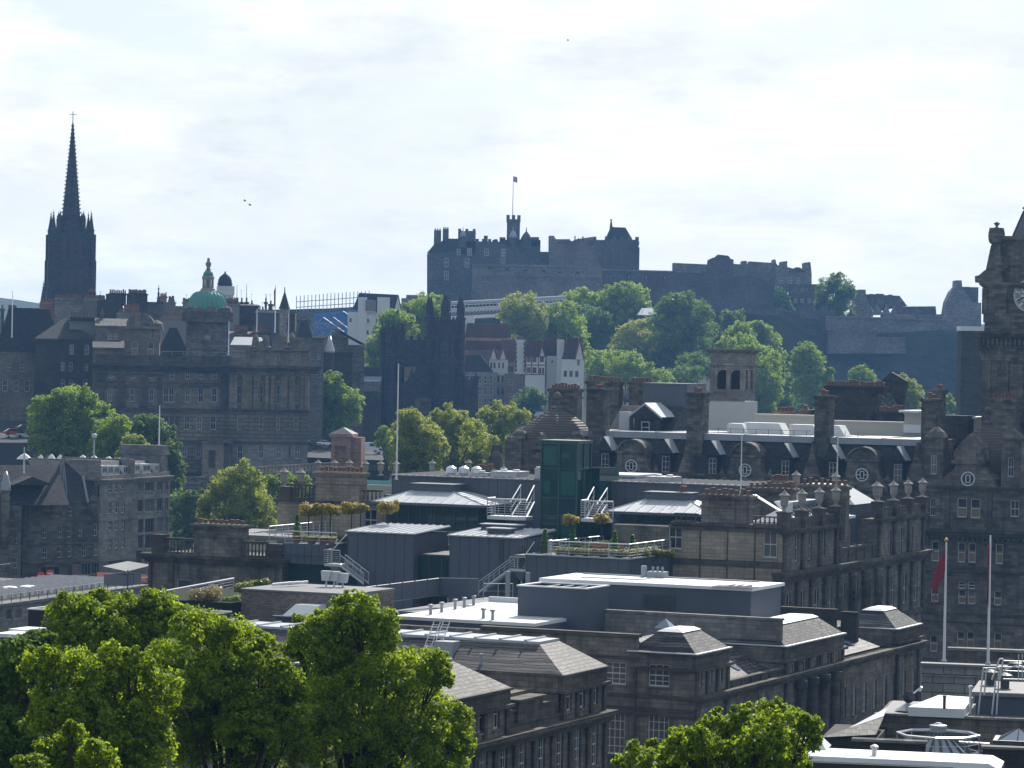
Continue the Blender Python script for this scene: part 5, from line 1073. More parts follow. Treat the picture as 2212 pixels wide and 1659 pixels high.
for s in(-1,1):b.box(s*us-.35,s*us+.35,-us-.3,-us+.6,zcor+2.4,zup-.8);b.box(s*(us-2.9)-.3,s*(us-2.9)+.3,-us-.3,-us+.2,zcor+2.4,zup-.8)
TW.part(b,'clock_stage',M_brown)
solve=lambda p:min((abs(TW.q(p,-k*us/200)[0]+k*us/200),k*us/200)for k in range(4,200))[1]
ust=max(us*.3,solve(r3(2048,560)));ra_,rb_=max(us*.12,solve(r3(2140,430)))/ust,max(us*.03,solve(r3(2212,275)))/ust
b=MB();b.box(-ust,ust,-ust,ust,zup+.003,zrf-.6);b.box(-ust-.35,ust+.35,-ust-.35,ust+.35,zrf-.597,zrf);b.box(-ust-.12,ust+.12,-ust-.12,ust+.12,zup+3.2,zup+3.7)
TW.part(b,'upper_stage',M_brown)
e=TW.q(r3(2212,275),-ust*.3);slope_z=TW.q(r3(2212,275),-ust*rb_)[1]
b=MB().frus((-ust*ra_,ust*ra_,-ust*ra_,ust*ra_),zrf+.003,(-ust*rb_,ust*rb_,-ust*rb_,ust*rb_),slope_z)
for i in range(5):
 t=(i+.5)/5
 for sx in(-1,1):b.tube((sx*ust*ra_,-ust*ra_,zrf+.1),(sx*ust*rb_,-ust*rb_,slope_z),.14,5)
 b.tube((ra_*(-ust+2*ust*t),-ust*ra_,zrf+.05),((-ust+2*ust*t)*rb_,-ust*rb_,slope_z),.06,4)
TW.part(b,'spire_roof',M_lead2);b=MB().lathe(0,0,[(ust*rb_*1.1,slope_z),(ust*rb_*1.4,slope_z+.5),(ust*rb_*.9,slope_z+1.5),(ust*rb_,slope_z+1.8),(.1,slope_z+5.5)],8);TW.part(b,'crown_lantern',M_brown)
b=MB()
for i in range(7):z_=slope_z+.3+i*.62;[b.box(sx*ust*rb_-.2,sx*ust*rb_+.2,-.25,.25,z_,z_+.3)for sx in(-1,1)]
TW.part(b,'crockets',M_brown)
ax_=TW.x(r3(2020,500),-us);zq={k:tz(r3(2020,k))for k in(345,375,395,440,480,500,640,655,740)}
prof4=[(1.35,zq[740]),(1.3,zq[655]),(1.25,zq[640]),(.72,zq[500]),(.62,zq[500]+.15),(.98,zq[480]+.1),(1.02,zq[440]),(.95,zq[395]+.25),(.55,zq[395]),(.25,zq[395]+.35),(.12,zq[375]),(.42,zq[375]+.5),(.40,zq[345]-.3),(.15,zq[345])]
for s in(-1,1):
 b=MB();cxx=s*abs(ax_);b.lathe(cxx,-us+1.1,[(r_*1.25,z_)for r_,z_ in prof4],4,rot=math.pi/4)
 sg=-1 if s<0 else 1
 b.prism([(cxx+sg*1.0,zq[740]),(cxx+sg*2.75,zq[740]),(cxx+sg*2.8,zq[740]+.9),(cxx+sg*2.2,zq[655]-.8),(cxx+sg*1.4,zq[655]-.1),(cxx+sg*1.0,zq[655])],-us+.2,-us+1.8)
 b.tube((cxx-.95,-us+1.1,zq[440]+.1),(cxx+.95,-us+1.1,zq[440]+.1),.98,12)
 TW.part(b,'corner_aedicule',M_brown)
rr=us*.86*0+(tcx-BM.x(r3(2143,825),YT_))if False else abs(TW.x(r3(2143,825),-us-.2));cy=-us-.05
d=MB();nseg=48
def ringq(r0,r1,y,m,n=nseg):
 for i in range(n):
  a0,a1=2*math.pi*i/n,2*math.pi*(i+1)/n
  d.add([(r_*math.cos(a),y,zcl+r_*math.sin(a))for a in(a0,a1)for r_ in(r0,r1)],[(0,1,3,2)],m)
ringq(0,rr*.9,cy-.1,0);ringq(rr*.9,rr,cy-.12,1);ringq(rr,rr*1.06,cy-.3,2)
dial=TW.part(d,'clock_dial',[M_white,M_dark,M_brown]);d=MB()
for i in range(60):
 a=2*math.pi*i/60;d.lathe(rr*.95*math.cos(a),0,[(.01,0),(.02,.01)],3)if False else None
 c_,s_=math.cos(a),math.sin(a);q=.1;d.add([(rr*.95*c_-q,cy-.15,zcl+rr*.95*s_-q),(rr*.95*c_+q,cy-.15,zcl+rr*.95*s_-q),(rr*.95*c_+q,cy-.15,zcl+rr*.95*s_+q),(rr*.95*c_-q,cy-.15,zcl+rr*.95*s_+q)],[(0,1,2,3)])
TW.part(d,'minute_marks',M_white,parent=dial);d=MB()
for i in range(12):
 a=2*math.pi*i/12;c_,s_=math.cos(a),math.sin(a);nx_,nz_=-s_,c_
 for k in((-.16,0,.16)if i%3 else(-.24,-.08,.08,.24)):
  p0=(rr*.62*c_+k*nx_,rr*.62*s_+k*nz_);p1=(rr*.86*c_+k*1.3*nx_,rr*.86*s_+k*1.3*nz_);t=.045
  d.add([(p0[0]-t*nx_,cy-.16,zcl+p0[1]-t*nz_),(p0[0]+t*nx_,cy-.16,zcl+p0[1]+t*nz_),(p1[0]+t*nx_,cy-.16,zcl+p1[1]+t*nz_),(p1[0]-t*nx_,cy-.16,zcl+p1[1]-t*nz_)],[(0,1,2,3)])
TW.part(d,'numerals',M_dark,parent=dial)
ringw=MB();d=ringw;ringq(rr*.55,rr*.58,cy-.13,0);
for i in range(12):
 a=2*math.pi*(i+.5)/12;c_,s_=math.cos(a),math.sin(a);ringw.tube((rr*.2*c_,cy-.13,zcl+rr*.2*s_),(rr*.56*c_,cy-.13,zcl+rr*.56*s_),.05,4)
TW.part(ringw,'dial_tracery',M_dark,parent=dial)
for(ang_,ln,wd_)in((200,.82,.13),(75,.5,.18)):
 a=R(ang_);h_=MB();c_,s_=math.cos(a),math.sin(a);h_.add([(-c_*.8-s_*wd_,cy-.22,zcl-s_*.8+c_*wd_),(-c_*.8+s_*wd_,cy-.22,zcl-s_*.8-c_*wd_),(rr*ln*c_+s_*.05,cy-.22,zcl+rr*ln*s_-c_*.05),(rr*ln*c_-s_*.05,cy-.22,zcl+rr*ln*s_+c_*.05)],[(0,1,2,3)]);TW.part(h_,'clock_hand',M_dark,parent=dial)
b=MB()
for(pa,pb,yy,dd,mat_)in((r6(465,330),r6(845,470),20,3,M_cream),(r6(960,372),r6(1432,475),21,3,M_cream),(r6(1438,320),r6(1540,475),20,4,M_cream)):
 q=MB();xa_,z1_=BM.q(pa,yy);xb_,z0_=BM.q(pb,yy);q.box(xa_,xb_,yy,yy+dd,z0_-3,z1_).box(xa_-.1,xb_+.1,yy-.1,yy+dd,z1_,z1_+.3);BM.part(q,'roof_house',mat_)
q=MB();xa_,z1_=BM.q(r6(1438,320),20);xb_,_=BM.q(r6(1540,320),20);q.box(xa_-.3,xb_+.3,18,26,z1_+.31,z1_+.6);z_=BM.z(r6(1440,385),19.6);q.box(xa_,xb_+.1,19.6,19.95,z_-1.2,z_);BM.part(q,'roof_slab',M_flat)
q=MB();xa_,z1_=BM.q(r3(1845,1608),20);xb_,_=BM.q(r3(1925,1608),20);q.box(xa_,xb_,18,26,z1_-.3,z1_);q.box(xa_+.2,xb_-.2,19,25,z1_-3,z1_-.303);BM.part(q,'roof_slab',M_flat)
q=MB();xa_,z1_=BM.q(r6(1660,325),16);xb_,_=BM.q(r6(1850,325),16);q.box(xa_,xb_,16,20,ztp-1,z1_);BM.part(q,'roof_house',M_soot)
def acbox(pa,pb,yy,dd,lean=0):
 xa_,z1_=BM.q(pa,yy);xb_,z0_=BM.q(pb,yy);q=MB().box(xa_,xb_,yy,yy+dd,z0_-.6,z1_)
 for i in range(3):q.box(xa_+(xb_-xa_)*(i+.5)/3-.04,xa_+(xb_-xa_)*(i+.5)/3+.04,yy-.03,yy,z0_,z1_)
 q.prism([(xb_+.001,z1_),(xb_+1.3,z0_-.6),(xb_+.001,z0_-.6)],yy+.1,yy+dd);BM.part(q,'plant_unit',M_plank)
acbox(r6(290,378),r6(380,450),9,3);acbox(r6(395,372),r6(620,452),11,3);acbox(r6(690,385),r6(840,455),9.5,3);acbox(r6(962,392),r6(1010,462),9,3)
b=MB()
for z_ in(0,.6):b.tube((bx(r6(200,440),6),6,ztp+1.0+z_),(bx(r6(830,455),6),6,ztp+1.0+z_),.04)
for i in range(12):x_=bx(r6(230,440),6)+i*1.9;b.tube((x_,6,ztp+.5),(x_,6,ztp+1.7),.04)
BM.part(b,'roof_railing',M_dsteel)
xa_,z1_=BM.q(r5(1955,128),18);xb_=BM.x(r6(30,128),18);BM.part(MB().box(xa_,xb_,18,26,ztp,z1_).box(xa_-.15,xb_,17.8,26.2,z1_,z1_+.3),'upper_house',M_zinc)
xa_,z1_=BM.q(r5(1820,160),17);BM.part(MB().frus((xa_,xb_,12,26),ztp+.9,(xa_,xb_,17,25),BM.z(r5(2000,268),17)),'upper_roof',M_slated)
x,z=BM.q(r5(1972,345),10);o=BM.part(MB().box(x-1.7,x+1.7,10,15,z-3.6,z).prism([(x-2.5,z),(x+2.5,z),(x,z+1.9)],9.6,16),'dormer',M_slated)
q=MB()
for s in(-1,1):q.add([(x+s*2.7,9.5,z-.1),(x,9.5,z+1.95),(x,9.5,z+2.25),(x+s*2.7,9.5,z+.2),(x+s*2.7,16,z+.2),(x,16,z+2.25)],[(0,1,2,3)if s<0 else(3,2,1,0),(3,2,5,4)])
BM.part(q,'dormer_pale_slope',M_zincroof,parent=o);BM.put(win_mesh(1.3,1.7,'plain'),'window',(x,9.94,z-2.2),parent=o)
xw,zw=BM.q(r5(1835,365),11);b=MB().box(xw-.8,xw+.8,10.9,12.5,zw-1.6,zw+1.4);BM.part(b,'roof_hatch',M_zincroof)
LT=thing('belfry_turret','square stone turret with arched louvres on a white rendered base','turret',r3(390,1400),498,-23.6,60)
cxr=LT.x(r3(392,1400));wL=LT.x(r3(178,1400));cxr2,zt_=LT.q(r3(392,1175));ya_,_=LT.qx(r3(470,1400),cxr)
zw=LT.z(r3(330,1495));dpt=ya_
ha=[(LT.x(r3(262,1430)),LT.z(r3(262,1430)),2.0,LT.z(r3(262,1305))-LT.z(r3(262,1430)),'none'),(LT.x(r3(348,1430)),LT.z(r3(262,1430)),2.0,LT.z(r3(262,1305))-LT.z(r3(262,1430)),'none')]
facade(LT,wL,cxr,zw,zt_-2.5,ha,M_grey,dep=.5)
E=LT.face(cxr,0,90);hb2=[(dpt*.3,ha[0][1],1.1,ha[0][3],'none'),(dpt*.7,ha[0][1],1.1,ha[0][3],'none')];facade(E,.003,dpt,zw,zt_-2.5,hb2,M_grey,dep=.5)
lv=MB()
for(x_,z_,w_,h_,_s)in ha:
 lv.box(x_-w_/2,x_+w_/2,.51,.6,z_,z_+h_)
 for i in range(12):lv.box(x_-w_/2,x_+w_/2,.3,.5,z_+h_*i/12,z_+h_*(i+.35)/12)
LT.part(lv,'louvres',M_dark)
lv=MB()
for(x_,z_,w_,h_,_s)in hb2:lv.box(x_-w_/2,x_+w_/2,.4,.5,z_,z_+h_)
E.part(lv,'louvres',M_dark)
arch=MB()
for(x_,z_,w_,h_,_s)in ha:
 for s in(-1,1):
  pts=[(x_+s*w_/2,z_+h_)]+[(x_+s*w_/2*math.cos(a),z_+h_-w_/2+w_/2*math.sin(a))for a in[math.pi/2*k/5 for k in range(6)]]
  arch.prism(pts,-.02,.29)
arch.box(wL-.3,cxr+.3,-.3,.2,zw-.3,zw+.1);arch.box(wL-.1,cxr+.1,-.15,.2,ha[0][1]-.5,ha[0][1]-.2)
arch.frus((wL-.25,cxr+.25,-.25,dpt+.25),zt_-2.5,(wL-.25,cxr+.25,-.25,dpt+.25),zt_-2.1);arch.box(wL,cxr,0,dpt,zt_-2.097,zt_-.6)
arch.frus((wL-.1,cxr+.1,-.1,dpt+.1),zt_-.6,(wL-.7,cxr+.7,-.7,dpt+.7),zt_-.1);arch.box(wL-.7,cxr+.7,-.7,dpt+.7,zt_-.097,zt_+.1)
for x_ in(wL+.25,(wL+cxr)/2+.2,cxr-.25):arch.box(x_-.25,x_+.25,-.12,.1,zw+.12,zt_-2.51)
LT.part(arch,'cornice',M_grey)
LT.part(MB().box(wL-.4,cxr+.35,-.2,dpt+.3,0,zw-.303),'base',M_white)
GB=thing('stone_house','brown stone house with scrolled gable and long row of chimney pots behind the hotel','house',r6(1100,250),505,-23.6,60)
xa_,z1_=GB.q(r6(905,140));xb_=GB.x(r6(1225,160));xc_,z2_=GB.q(r6(1445,300));xl_=GB.x(r6(760,300))
b=MB().box(xa_,xb_,0,4,0,z1_-1).box(xl_,xc_,1.2,14,0,GB.z(r6(1300,300))-.05);GB.part(b,'wall',M_soot)
chimney(GB,(xa_+GB.x(r6(1305,140)))/2,1.5,z1_-1,z1_+.2,GB.x(r6(1300,140))-xa_-.4,1.6,16,M_soot,.9,.27)
gx0,gz0=GB.q(r6(1290,110),9);gx1,_=GB.q(r6(1440,130),9);gxm,gzm=GB.q(r6(1350,45),9)
b=MB().prism([(gx0,gz0-6),(GB.x(r6(1470,280),9),gz0-8),(GB.x(r6(1430,230),9),gz0-3.5),(gx1+.2,gz0-.8),(gx1+.3,gz0+.2),(gxm,gzm),(gx0-.3,gz0)],9,10);GB.part(b,'gable',M_soot)
b=MB().add([(GB.x(r6(1225,300),5),5,GB.z(r6(1225,300),5)),(GB.x(r6(1420,300),5),5,GB.z(r6(1420,305),5)),(GB.x(r6(1345,180),9),9,GB.z(r6(1345,180),9)),(GB.x(r6(1225,165),9),9,GB.z(r6(1225,165),9))],[(0,1,2,3)]);GB.part(b,'roof',M_slate)
xp,zp=GB.q(r6(1345,300),.5);chimney(GB,xp,.8,zp-2,zp,GB.x(r6(1425,300),.5)-GB.x(r6(1270,300),.5),1,6,M_soot,.9,.27)
for(p,q_,n_)in((r6(610,300),r6(718,300),5),(r6(775,290),r6(815,290),2)):
 xa2,z_=GB.q(p,-2);xb2,_=GB.q(q_,-2);chimney(GB,(xa2+xb2)/2,-2,0,z_,xb2-xa2,1.2,n_,M_pink,.8,.25)
for(p,q_,n_,yy)in((r6(1040,405),r6(1150,405),6,-8),(r6(1310,418),r6(1410,420),5,-8),(r6(1455,410),r6(1535,412),4,-7)):
 xa2,z_=GB.q(p,yy);xb2,_=GB.q(q_,yy);chimney(GB,(xa2+xb2)/2,yy,20,z_,xb2-xa2,1.2,n_,M_brown,.7,.25)
 # roofs at the bottom right corner
NB=-12.0
N1=thing('low_building','nearest stone building with a bright white roof edge across the bottom right corner','building',u5(1280,1600),165,NB,60)
xa,za=N1 .q(u5(-700,1480));xb,zb=N1 .q(u5(1285,1590));xc,zc=N1 .q(u5(1900,1640),0);zr=(za+zb)/2
yb_=N1 .qz(u5(400,1430),zr)[1]
N1 .part(MB().box(xa,xc,0,max(2.4,yb_)-.1,0,zr-.3).box(xb,xb+.4,-.3,.01,0,zr-.4),'wall',M_soot)
N1 .part(MB().frus((xa,xc,-.2,max(2.5,yb_)),zr-.297,(xa,xc-.6,-.1,max(2.4,yb_)),zr),'roof',M_flat)
b=MB()
for i in range(1,14):x_=xa+(xc-xa)*i/14;b.box(x_,x_+.04,-.05,max(2.3,yb_-.1),zr+.002,zr+.007)
N1 .part(b,'roof_seams',M_seam)
N1 .part(MB().box(xa,xb,-.75,-.21,zr-.75,zr-.25),'parapet',M_soot)
x_,y_=N1 .qz(u5(245,1490),zr);N1 .part(MB().lathe(x_,y_,[(.13,zr+.003),(.13,zr+.35),(.22,zr+.37),(.22,zr+.48),(.06,zr+.56)],10),'roof_vent',M_steel)
x_,y_=N1 .qz(r9(560,1530),zr);N1 .part(MB().frus((x_-1.5,x_+3,y_,y_+2.5),zr+.003,(x_-.3,x_+2.6,y_+.6,y_+1.8),zr+.5),'roof_hatch',M_flat)
for i,(pa,pb,D_)in enumerate(((u5(-30,1270),u5(915,1345),185),(u5(1670,1370),u5(2400,1400),188))):
 f=thing('parapet_wall',['dark stone parapet in front of the conical skylight at its left','dark stone parapet in front of the small pyramid skylight at the right edge'][i],'wall',pa,D_,NB,60);x0,z1=f.q(pa);x1,_=f.q(pb);f.part(MB().box(x0,x1,0,.6,0,z1-.15),'wall',M_soot);f.part(MB().box(x0-.1,x1+.1,-.12,.72,z1-.147,z1),'coping',M_grey)
CN_=thing('cone_skylight','ribbed glass cone skylight with a round metal cap inside an octagonal railing','skylight',u5(1085,1400),197,NB,60)
cx,zt=CN_.q(u5(1085,1190));x1,z0=CN_.q(u5(1560,1510));r1_=x1-cx;rt=CN_.x(u5(1195,1150))-cx;zc=CN_.z(u5(1085,1095))
o=CN_.part(MB().lathe(cx,0,[(r1_,z0),(rt*.95,zt)],16),'glazing',M_skyglass);b=MB()
for i in range(16):a=2*math.pi*(i+.5)/16;b.tube((cx+r1_*math.cos(a),r1_*math.sin(a),z0),(cx+rt*math.cos(a),rt*math.sin(a),zt),.09,4)
CN_.part(b,'ribs',M_dsteel);CN_.part(MB().lathe(cx,0,[(rt,zt-.1),(rt,zc-.15),(rt*1.06,zc-.14),(rt*1.06,zc),(.3,zc+.05),(.15,zc+.15)],16),'cap',M_lead)
CN_.part(MB().lathe(cx,0,[(r1_*1.4,0),(r1_*1.4,z0-.02)],16),'drum',M_soot)
b=MB();ro=abs(CN_.x(u5(1625,1240))-cx);zr_=CN_.z(u5(1085,1275),-ro);pts=[(cx+ro*math.cos(2*math.pi*i/8),ro*math.sin(2*math.pi*i/8),zr_-1.5)for i in range(9)]
railing(b,pts,1.5,2,3,.04,top=.09);CN_.part(b,'railing',M_steel)
PY=thing('pyramid_skylight','small glass pyramid skylight cut by the right edge','skylight',u5(2150,1250),200,NB,60)
x0,z0=PY.q(u5(1870,1290));xm,z1=PY.q(u5(2130,1170));w_=xm-x0;PY.part(MB().frus((x0,x0+2*w_,0,2*w_),z0,(xm-.1,xm+.1,w_-.1,w_+.1),z1),'glazing',M_skyglass);b=MB()
for(u,v)in((0,0),(2,0),(1,0),(2,1)):b.tube((x0+u*w_,v*w_,z0),(xm,w_,z1+.02),.05,4)
PY.part(b,'ribs',M_dsteel);PY.part(MB().box(x0-.3,x0+2*w_+.3,-.3,2*w_+.3,0,z0-.003),'curb',M_dsteel)
b=MB();railing(b,[(x0-3.2,-2,z0-.9),(x0-.4,-2,z0-.95)],.9,1,2.5,.04,top=.08);PY.part(b,'railing',M_steel)
N2=thing('stone_building','long low stone building with white flat roof and dark lift house behind the cone skylight','building',u5(280,950),212,NB,60)
x0,z0=N2 .q(u5(280,925));x1,z1=N2 .q(u5(2600,1060));zt=(z0+N2 .z(u5(2212,1020)))/2
xw=N2 .qz(u5(650,870),zt+.1);xw2=N2 .qz(u5(1400,890),zt+.1);zz=zt+.5;pa=N2 .qz(u5(690,855),zz);pb=N2 .qz(u5(1430,885),zz);pc=N2 .qz(u5(1095,700),zz);pd=N2 .qz(u5(1440,725),zz)
dp=max(pc[1],pd[1])+1.2
N2 .part(MB().box(x0,x1,0,dp,0,zt-.15).box(x0-.1,x1,-.3,.2,zt-1.9,zt-1.55),'wall',M_tan);N2 .part(MB().box(x0-.15,x1,-.2,.35,zt-.147,zt),'coping',M_grey)
N2 .part(MB().slab([pa,pb,(pb[0],pd[1]),pc],zt-.1,zz),'roof',M_flat)
N2 .part(MB().box(x0+.2,x1,.36,dp-.2,zt-.149,zt-.1),'roof_deck',M_flatg)
x_,y_=N2 .qz(u5(1165,880),zz);N2 .part(MB().lathe(x_,y_,[(.1,zz),(.1,zz+.75),(.15,zz+.77),(.12,zz+.86)],8),'vent_pipe',M_dsteel)
hx0,hz0=N2 .q(u5(1395,985),2.5);hx1=N2 .x(u5(2500,1000),2.5);hz1=N2 .z(u5(1480,670),2.5);hp=N2 .qz(u5(1480,640),hz1)
N2 .part(MB().box(hx0+.9,hx1,2.5,10,zt-.1,hz1-.15),'lift_house',M_panel);N2 .part(MB().box(hx0+.6,hx1,2.2,10.3,hz1-.147,hz1+.1),'lift_house_roof',M_flatg);N2 .part(MB().box(hx0+5.5,hx1,4.5,8,hz1+.103,hz1+1.0),'lift_house_curb',M_flatg)
x_,y_=hx0+.6,1.6;N2 .part(MB().lathe(x_,y_,[(.1,zt),(.1,N2 .z(u5(1450,600),1.6)),(.17,N2 .z(u5(1450,590),1.6)),(.1,N2 .z(u5(1450,572),1.6))],8),'vent_pipe',M_steel)
b=MB()
for(pt,pb_)in((u5(1680,340),u5(1610,990)),(u5(1840,520),u5(1790,990)),(u5(1890,350),u5(1850,1010)),(u5(1720,350),u5(1690,700))):
 a=N2 .q(pt,1.8);c=N2 .q(pb_,1.8);b.tube((a[0],1.8,a[1]),(c[0],1.8,max(zt,c[1])),.055,5)
for(pa_,pb_,r_)in((u5(1940,250),u5(2400,270),.08),(u5(1940,380),u5(2400,400),.06),(u5(1850,330),u5(2400,340),.06),(u5(1950,370),u5(2130,310),.08),(u5(2140,310),u5(2400,420),.08),(u5(1790,500),u5(1890,230),.1),(u5(1890,500),u5(1940,230),.1),(u5(1890,230),u5(1940,225),.1),(u5(1620,690),u5(1830,690),.06),(u5(2140,170),u5(2140,520),.06),(u5(2190,170),u5(2190,520),.06),(u5(1680,345),u5(1890,345),.06),(u5(1940,490),u5(2400,500),.06)):
 a=N2 .q(pa_,3.5);c=N2 .q(pb_,3.5);b.tube((a[0],3.5,a[1]),(c[0],3.5,c[1]),r_*.6,5)
N2 .part(b,'steel_walkway',M_steel)
for p in((1770,570),(2100,450),(1960,615)):x_,y_=N2 .qz(u5(*p),hz1+.1);N2 .part(MB().lathe(x_,y_,[(.3,hz1+.1),(.3,hz1+.6),(.6,hz1+.65),(.5,hz1+1.0),(.15,hz1+1.15)],10),'roof_vent',M_dsteel)
c=P(u5(705,720),214);g=P(u5(690,900),214);f=place('satellite_dish','dark round satellite dish on a pole at the left end of the white roof','satellite dish',(g.x,g.y,zt+N2 .M.translation.z),0);h=c.z-zt-N2 .M.translation.z;rr=80*600/2212*.606*K*214
b=MB();prof=[(rr*t,.35*rr*t*t)for t in(.02,.35,.7,1)]
b.lathe(0,0,prof,20);M2=Matrix.Translation((0,-.1,h))@Matrix.Rotation(R(100),4,'X');b.v=[tuple(M2@Vector(v))for v in b.v];f.part(b,'dish',M_dsteel,smooth=True)
f.part(MB().tube((0,0,0),(0,0,h),.1).lathe(0,0,[(.9,0),(.5,.25),(.15,.5)],10),'pole',M_lead);f.part(MB().tube((rr*.3,.2,h),(rr*2.0,.5,h+.5),.06).tube((rr*2.0,.5,h+.5),(rr*2.3,.5,h+.45),.2),'feed_arm',M_steel)
N3=thing('slate_roof_house','low grey slate roof with white lead flashing left of the long stone building','house',u5(0,1080),205,NB,60)
x0,z0=N3 .q(r9(900,1440));x1,z1=N3 .q(r9(1256,1450));xr,zr=N3 .q(r9(1256,1325),5);xq,zq=N3 .q(r9(1000,1400),5);N3 .part(MB().box(x0,x1,0,8,0,z0-.2),'wall',M_soot)
N3 .part(MB().add([(x0,-.2,z0-.18),(x1-.02,-.2,z1+.1),(x1-.02,5,zr),(x0+1.5,5,zq)],[(0,1,2,3)]),'roof',M_slate)
e=N3 .q(r9(1050,1365),5.4);N3 .part(MB().add([(x0+1.2,4.9,zq+.05),(x1-.02,4.9,zr+.05),(x1-.02,7,zr+.4),(x0+2.2,7,zq+.5)],[(0,1,2,3)]),'ridge_lead',M_flat);N3 .part(MB().box(x0-6,x0+4,-3,-.3,0,z0-1.4),'annex',M_soot)
N4=thing('ashlar_wall','wall of large grey stone blocks between the terrace and the steel walkways','wall',u5(870,280),300,NB,59)
x0,z1=N4 .q(u5(868,275));x1,_=N4 .q(u5(2500,320));N4 .part(MB().box(x0,x1,0,.8,0,z1-.25).box(x0,x1,-.15,-.003,z1-1.2,z1-.9),'wall',M_ashlar);N4 .part(MB().box(x0-.1,x1,-.35,1,z1-.247,z1),'coping',M_flatg)
N5=thing('parapet_wall','long sooty stone parapet behind the two flagpoles','wall',u5(1220,80),322,NB,59)
x0,z1=N5 .q(u5(1220,75));x1,_=N5 .q(u5(2500,140));N5 .part(MB().box(x0,x1,0,.8,0,z1-.25),'wall',M_brown);N5 .part(MB().box(x0-.1,x1,-.3,1,z1-.247,z1),'coping',M_grey)
GF='white flagpoles with red flags'
flagpole('flagpole','white flagpole with a gold ball and a red flag hanging to its left',r9(1693,975),r9(1707,195),296,.13,M_red,group=GF,fsize=(2.9,2.1),hang=True)
flagpole('flagpole','taller white flagpole with a dark red flag wrapped against it',r9(1978,990),r9(1998,150),294,.13,M_red,group=GF,ball=False,fsize=(.5,5.5),hang=True)
# foreground lime trees
def F(v,lst):return[v(x,y)+((r/(.82 if v is f0 else 2.45)),)for x,y,r in lst]
G1='lime trees in front of the roofs'
tree('lime_tree','bright green tree at the back left whose crown hides the maroon box',136,F(r7,[(480,720,150),(430,640,90),(640,640,110),(800,660,120),(1030,640,120),(1140,700,105),(700,760,150),(940,740,140),(1000,600,70),(640,560,50),(500,820,110),(900,900,120),(620,900,120),(330,900,100)]),L_lime,.115,60,G1,11,125,.2,1.6)
tree('lime_tree','largest broad bright green tree in the middle of the foreground clump',124,F(r7,[(1350,880,220),(1250,780,120),(1570,960,190),(1450,780,90),(1160,1080,220),(1500,1200,240),(1780,1290,190),(1770,1540,220),(1430,1480,260),(1150,1360,240),(1900,1400,110),(1650,840,70),(1850,1080,90),(1890,1200,100),(1720,1010,80),(1330,1280,200),(1620,1400,180)]),L_lime,.115,62,G1,12,125,.2,1.6)
tree('lime_tree','bright tree low at the left with a domed crown in front of the largest tree',112,F(r7,[(560,1060,170),(430,1010,90),(760,1010,130),(760,1220,190),(430,1260,190),(950,1330,130),(620,1400,200),(900,1530,190),(300,1350,110),(980,1480,110),(1020,1160,130),(260,1010,110),(900,1010,90),(780,1600,150)]),L_lime,.115,64,G1,13,125,.2,1.6)
tree('lime_tree','dusky tree at the far left edge of the foreground with greyish leaf tips',118,F(r7,[(110,950,120),(250,850,80),(230,920,110),(60,1140,150),(190,1100,110),(60,1400,200),(150,1280,130),(-20,1600,180),(200,1540,140),(0,1000,90)]),L_dark,.115,62,G1,14,125,.2,1.6)
tree('lime_tree','small bright crown at the bottom left corner in front of all other trees',96,F(r7,[(460,1500,100),(470,1420,50),(360,1600,110),(620,1590,100),(700,1620,60),(200,1660,90),(480,1680,140)]),L_lime,.115,68,G1,15,125,.2,1.6)
tree('lime_tree','tall bright tree with a pointed top standing right of the foreground clump',128,F(f0,[(772,1320,42),(735,1345,40),(815,1350,38),(670,1370,36),(700,1400,52),(790,1400,56),(830,1385,25),(720,1460,66),(835,1470,60),(900,1450,48),(945,1460,28),(760,1530,80),(900,1520,66),(860,1600,72),(960,1575,50),(990,1600,30),(720,1600,70),(960,1650,50),(800,1650,60),(640,1400,25)]),L_lime,.115,62,G1,16,125,.2,1.6)
tree('lime_tree','bright green tree at the bottom between the terrace facade and the white roof',106,F(f0,[(1615,1548,26),(1660,1545,30),(1700,1565,36),(1748,1568,22),(1745,1600,26),(1545,1575,32),(1580,1600,46),(1650,1600,50),(1520,1610,34),(1480,1615,36),(1430,1640,34),(1385,1652,36),(1560,1650,60),(1680,1640,50),(1480,1665,50),(1720,1640,26)]),L_lime,.115,66,G1,17,125,.2,1.6)
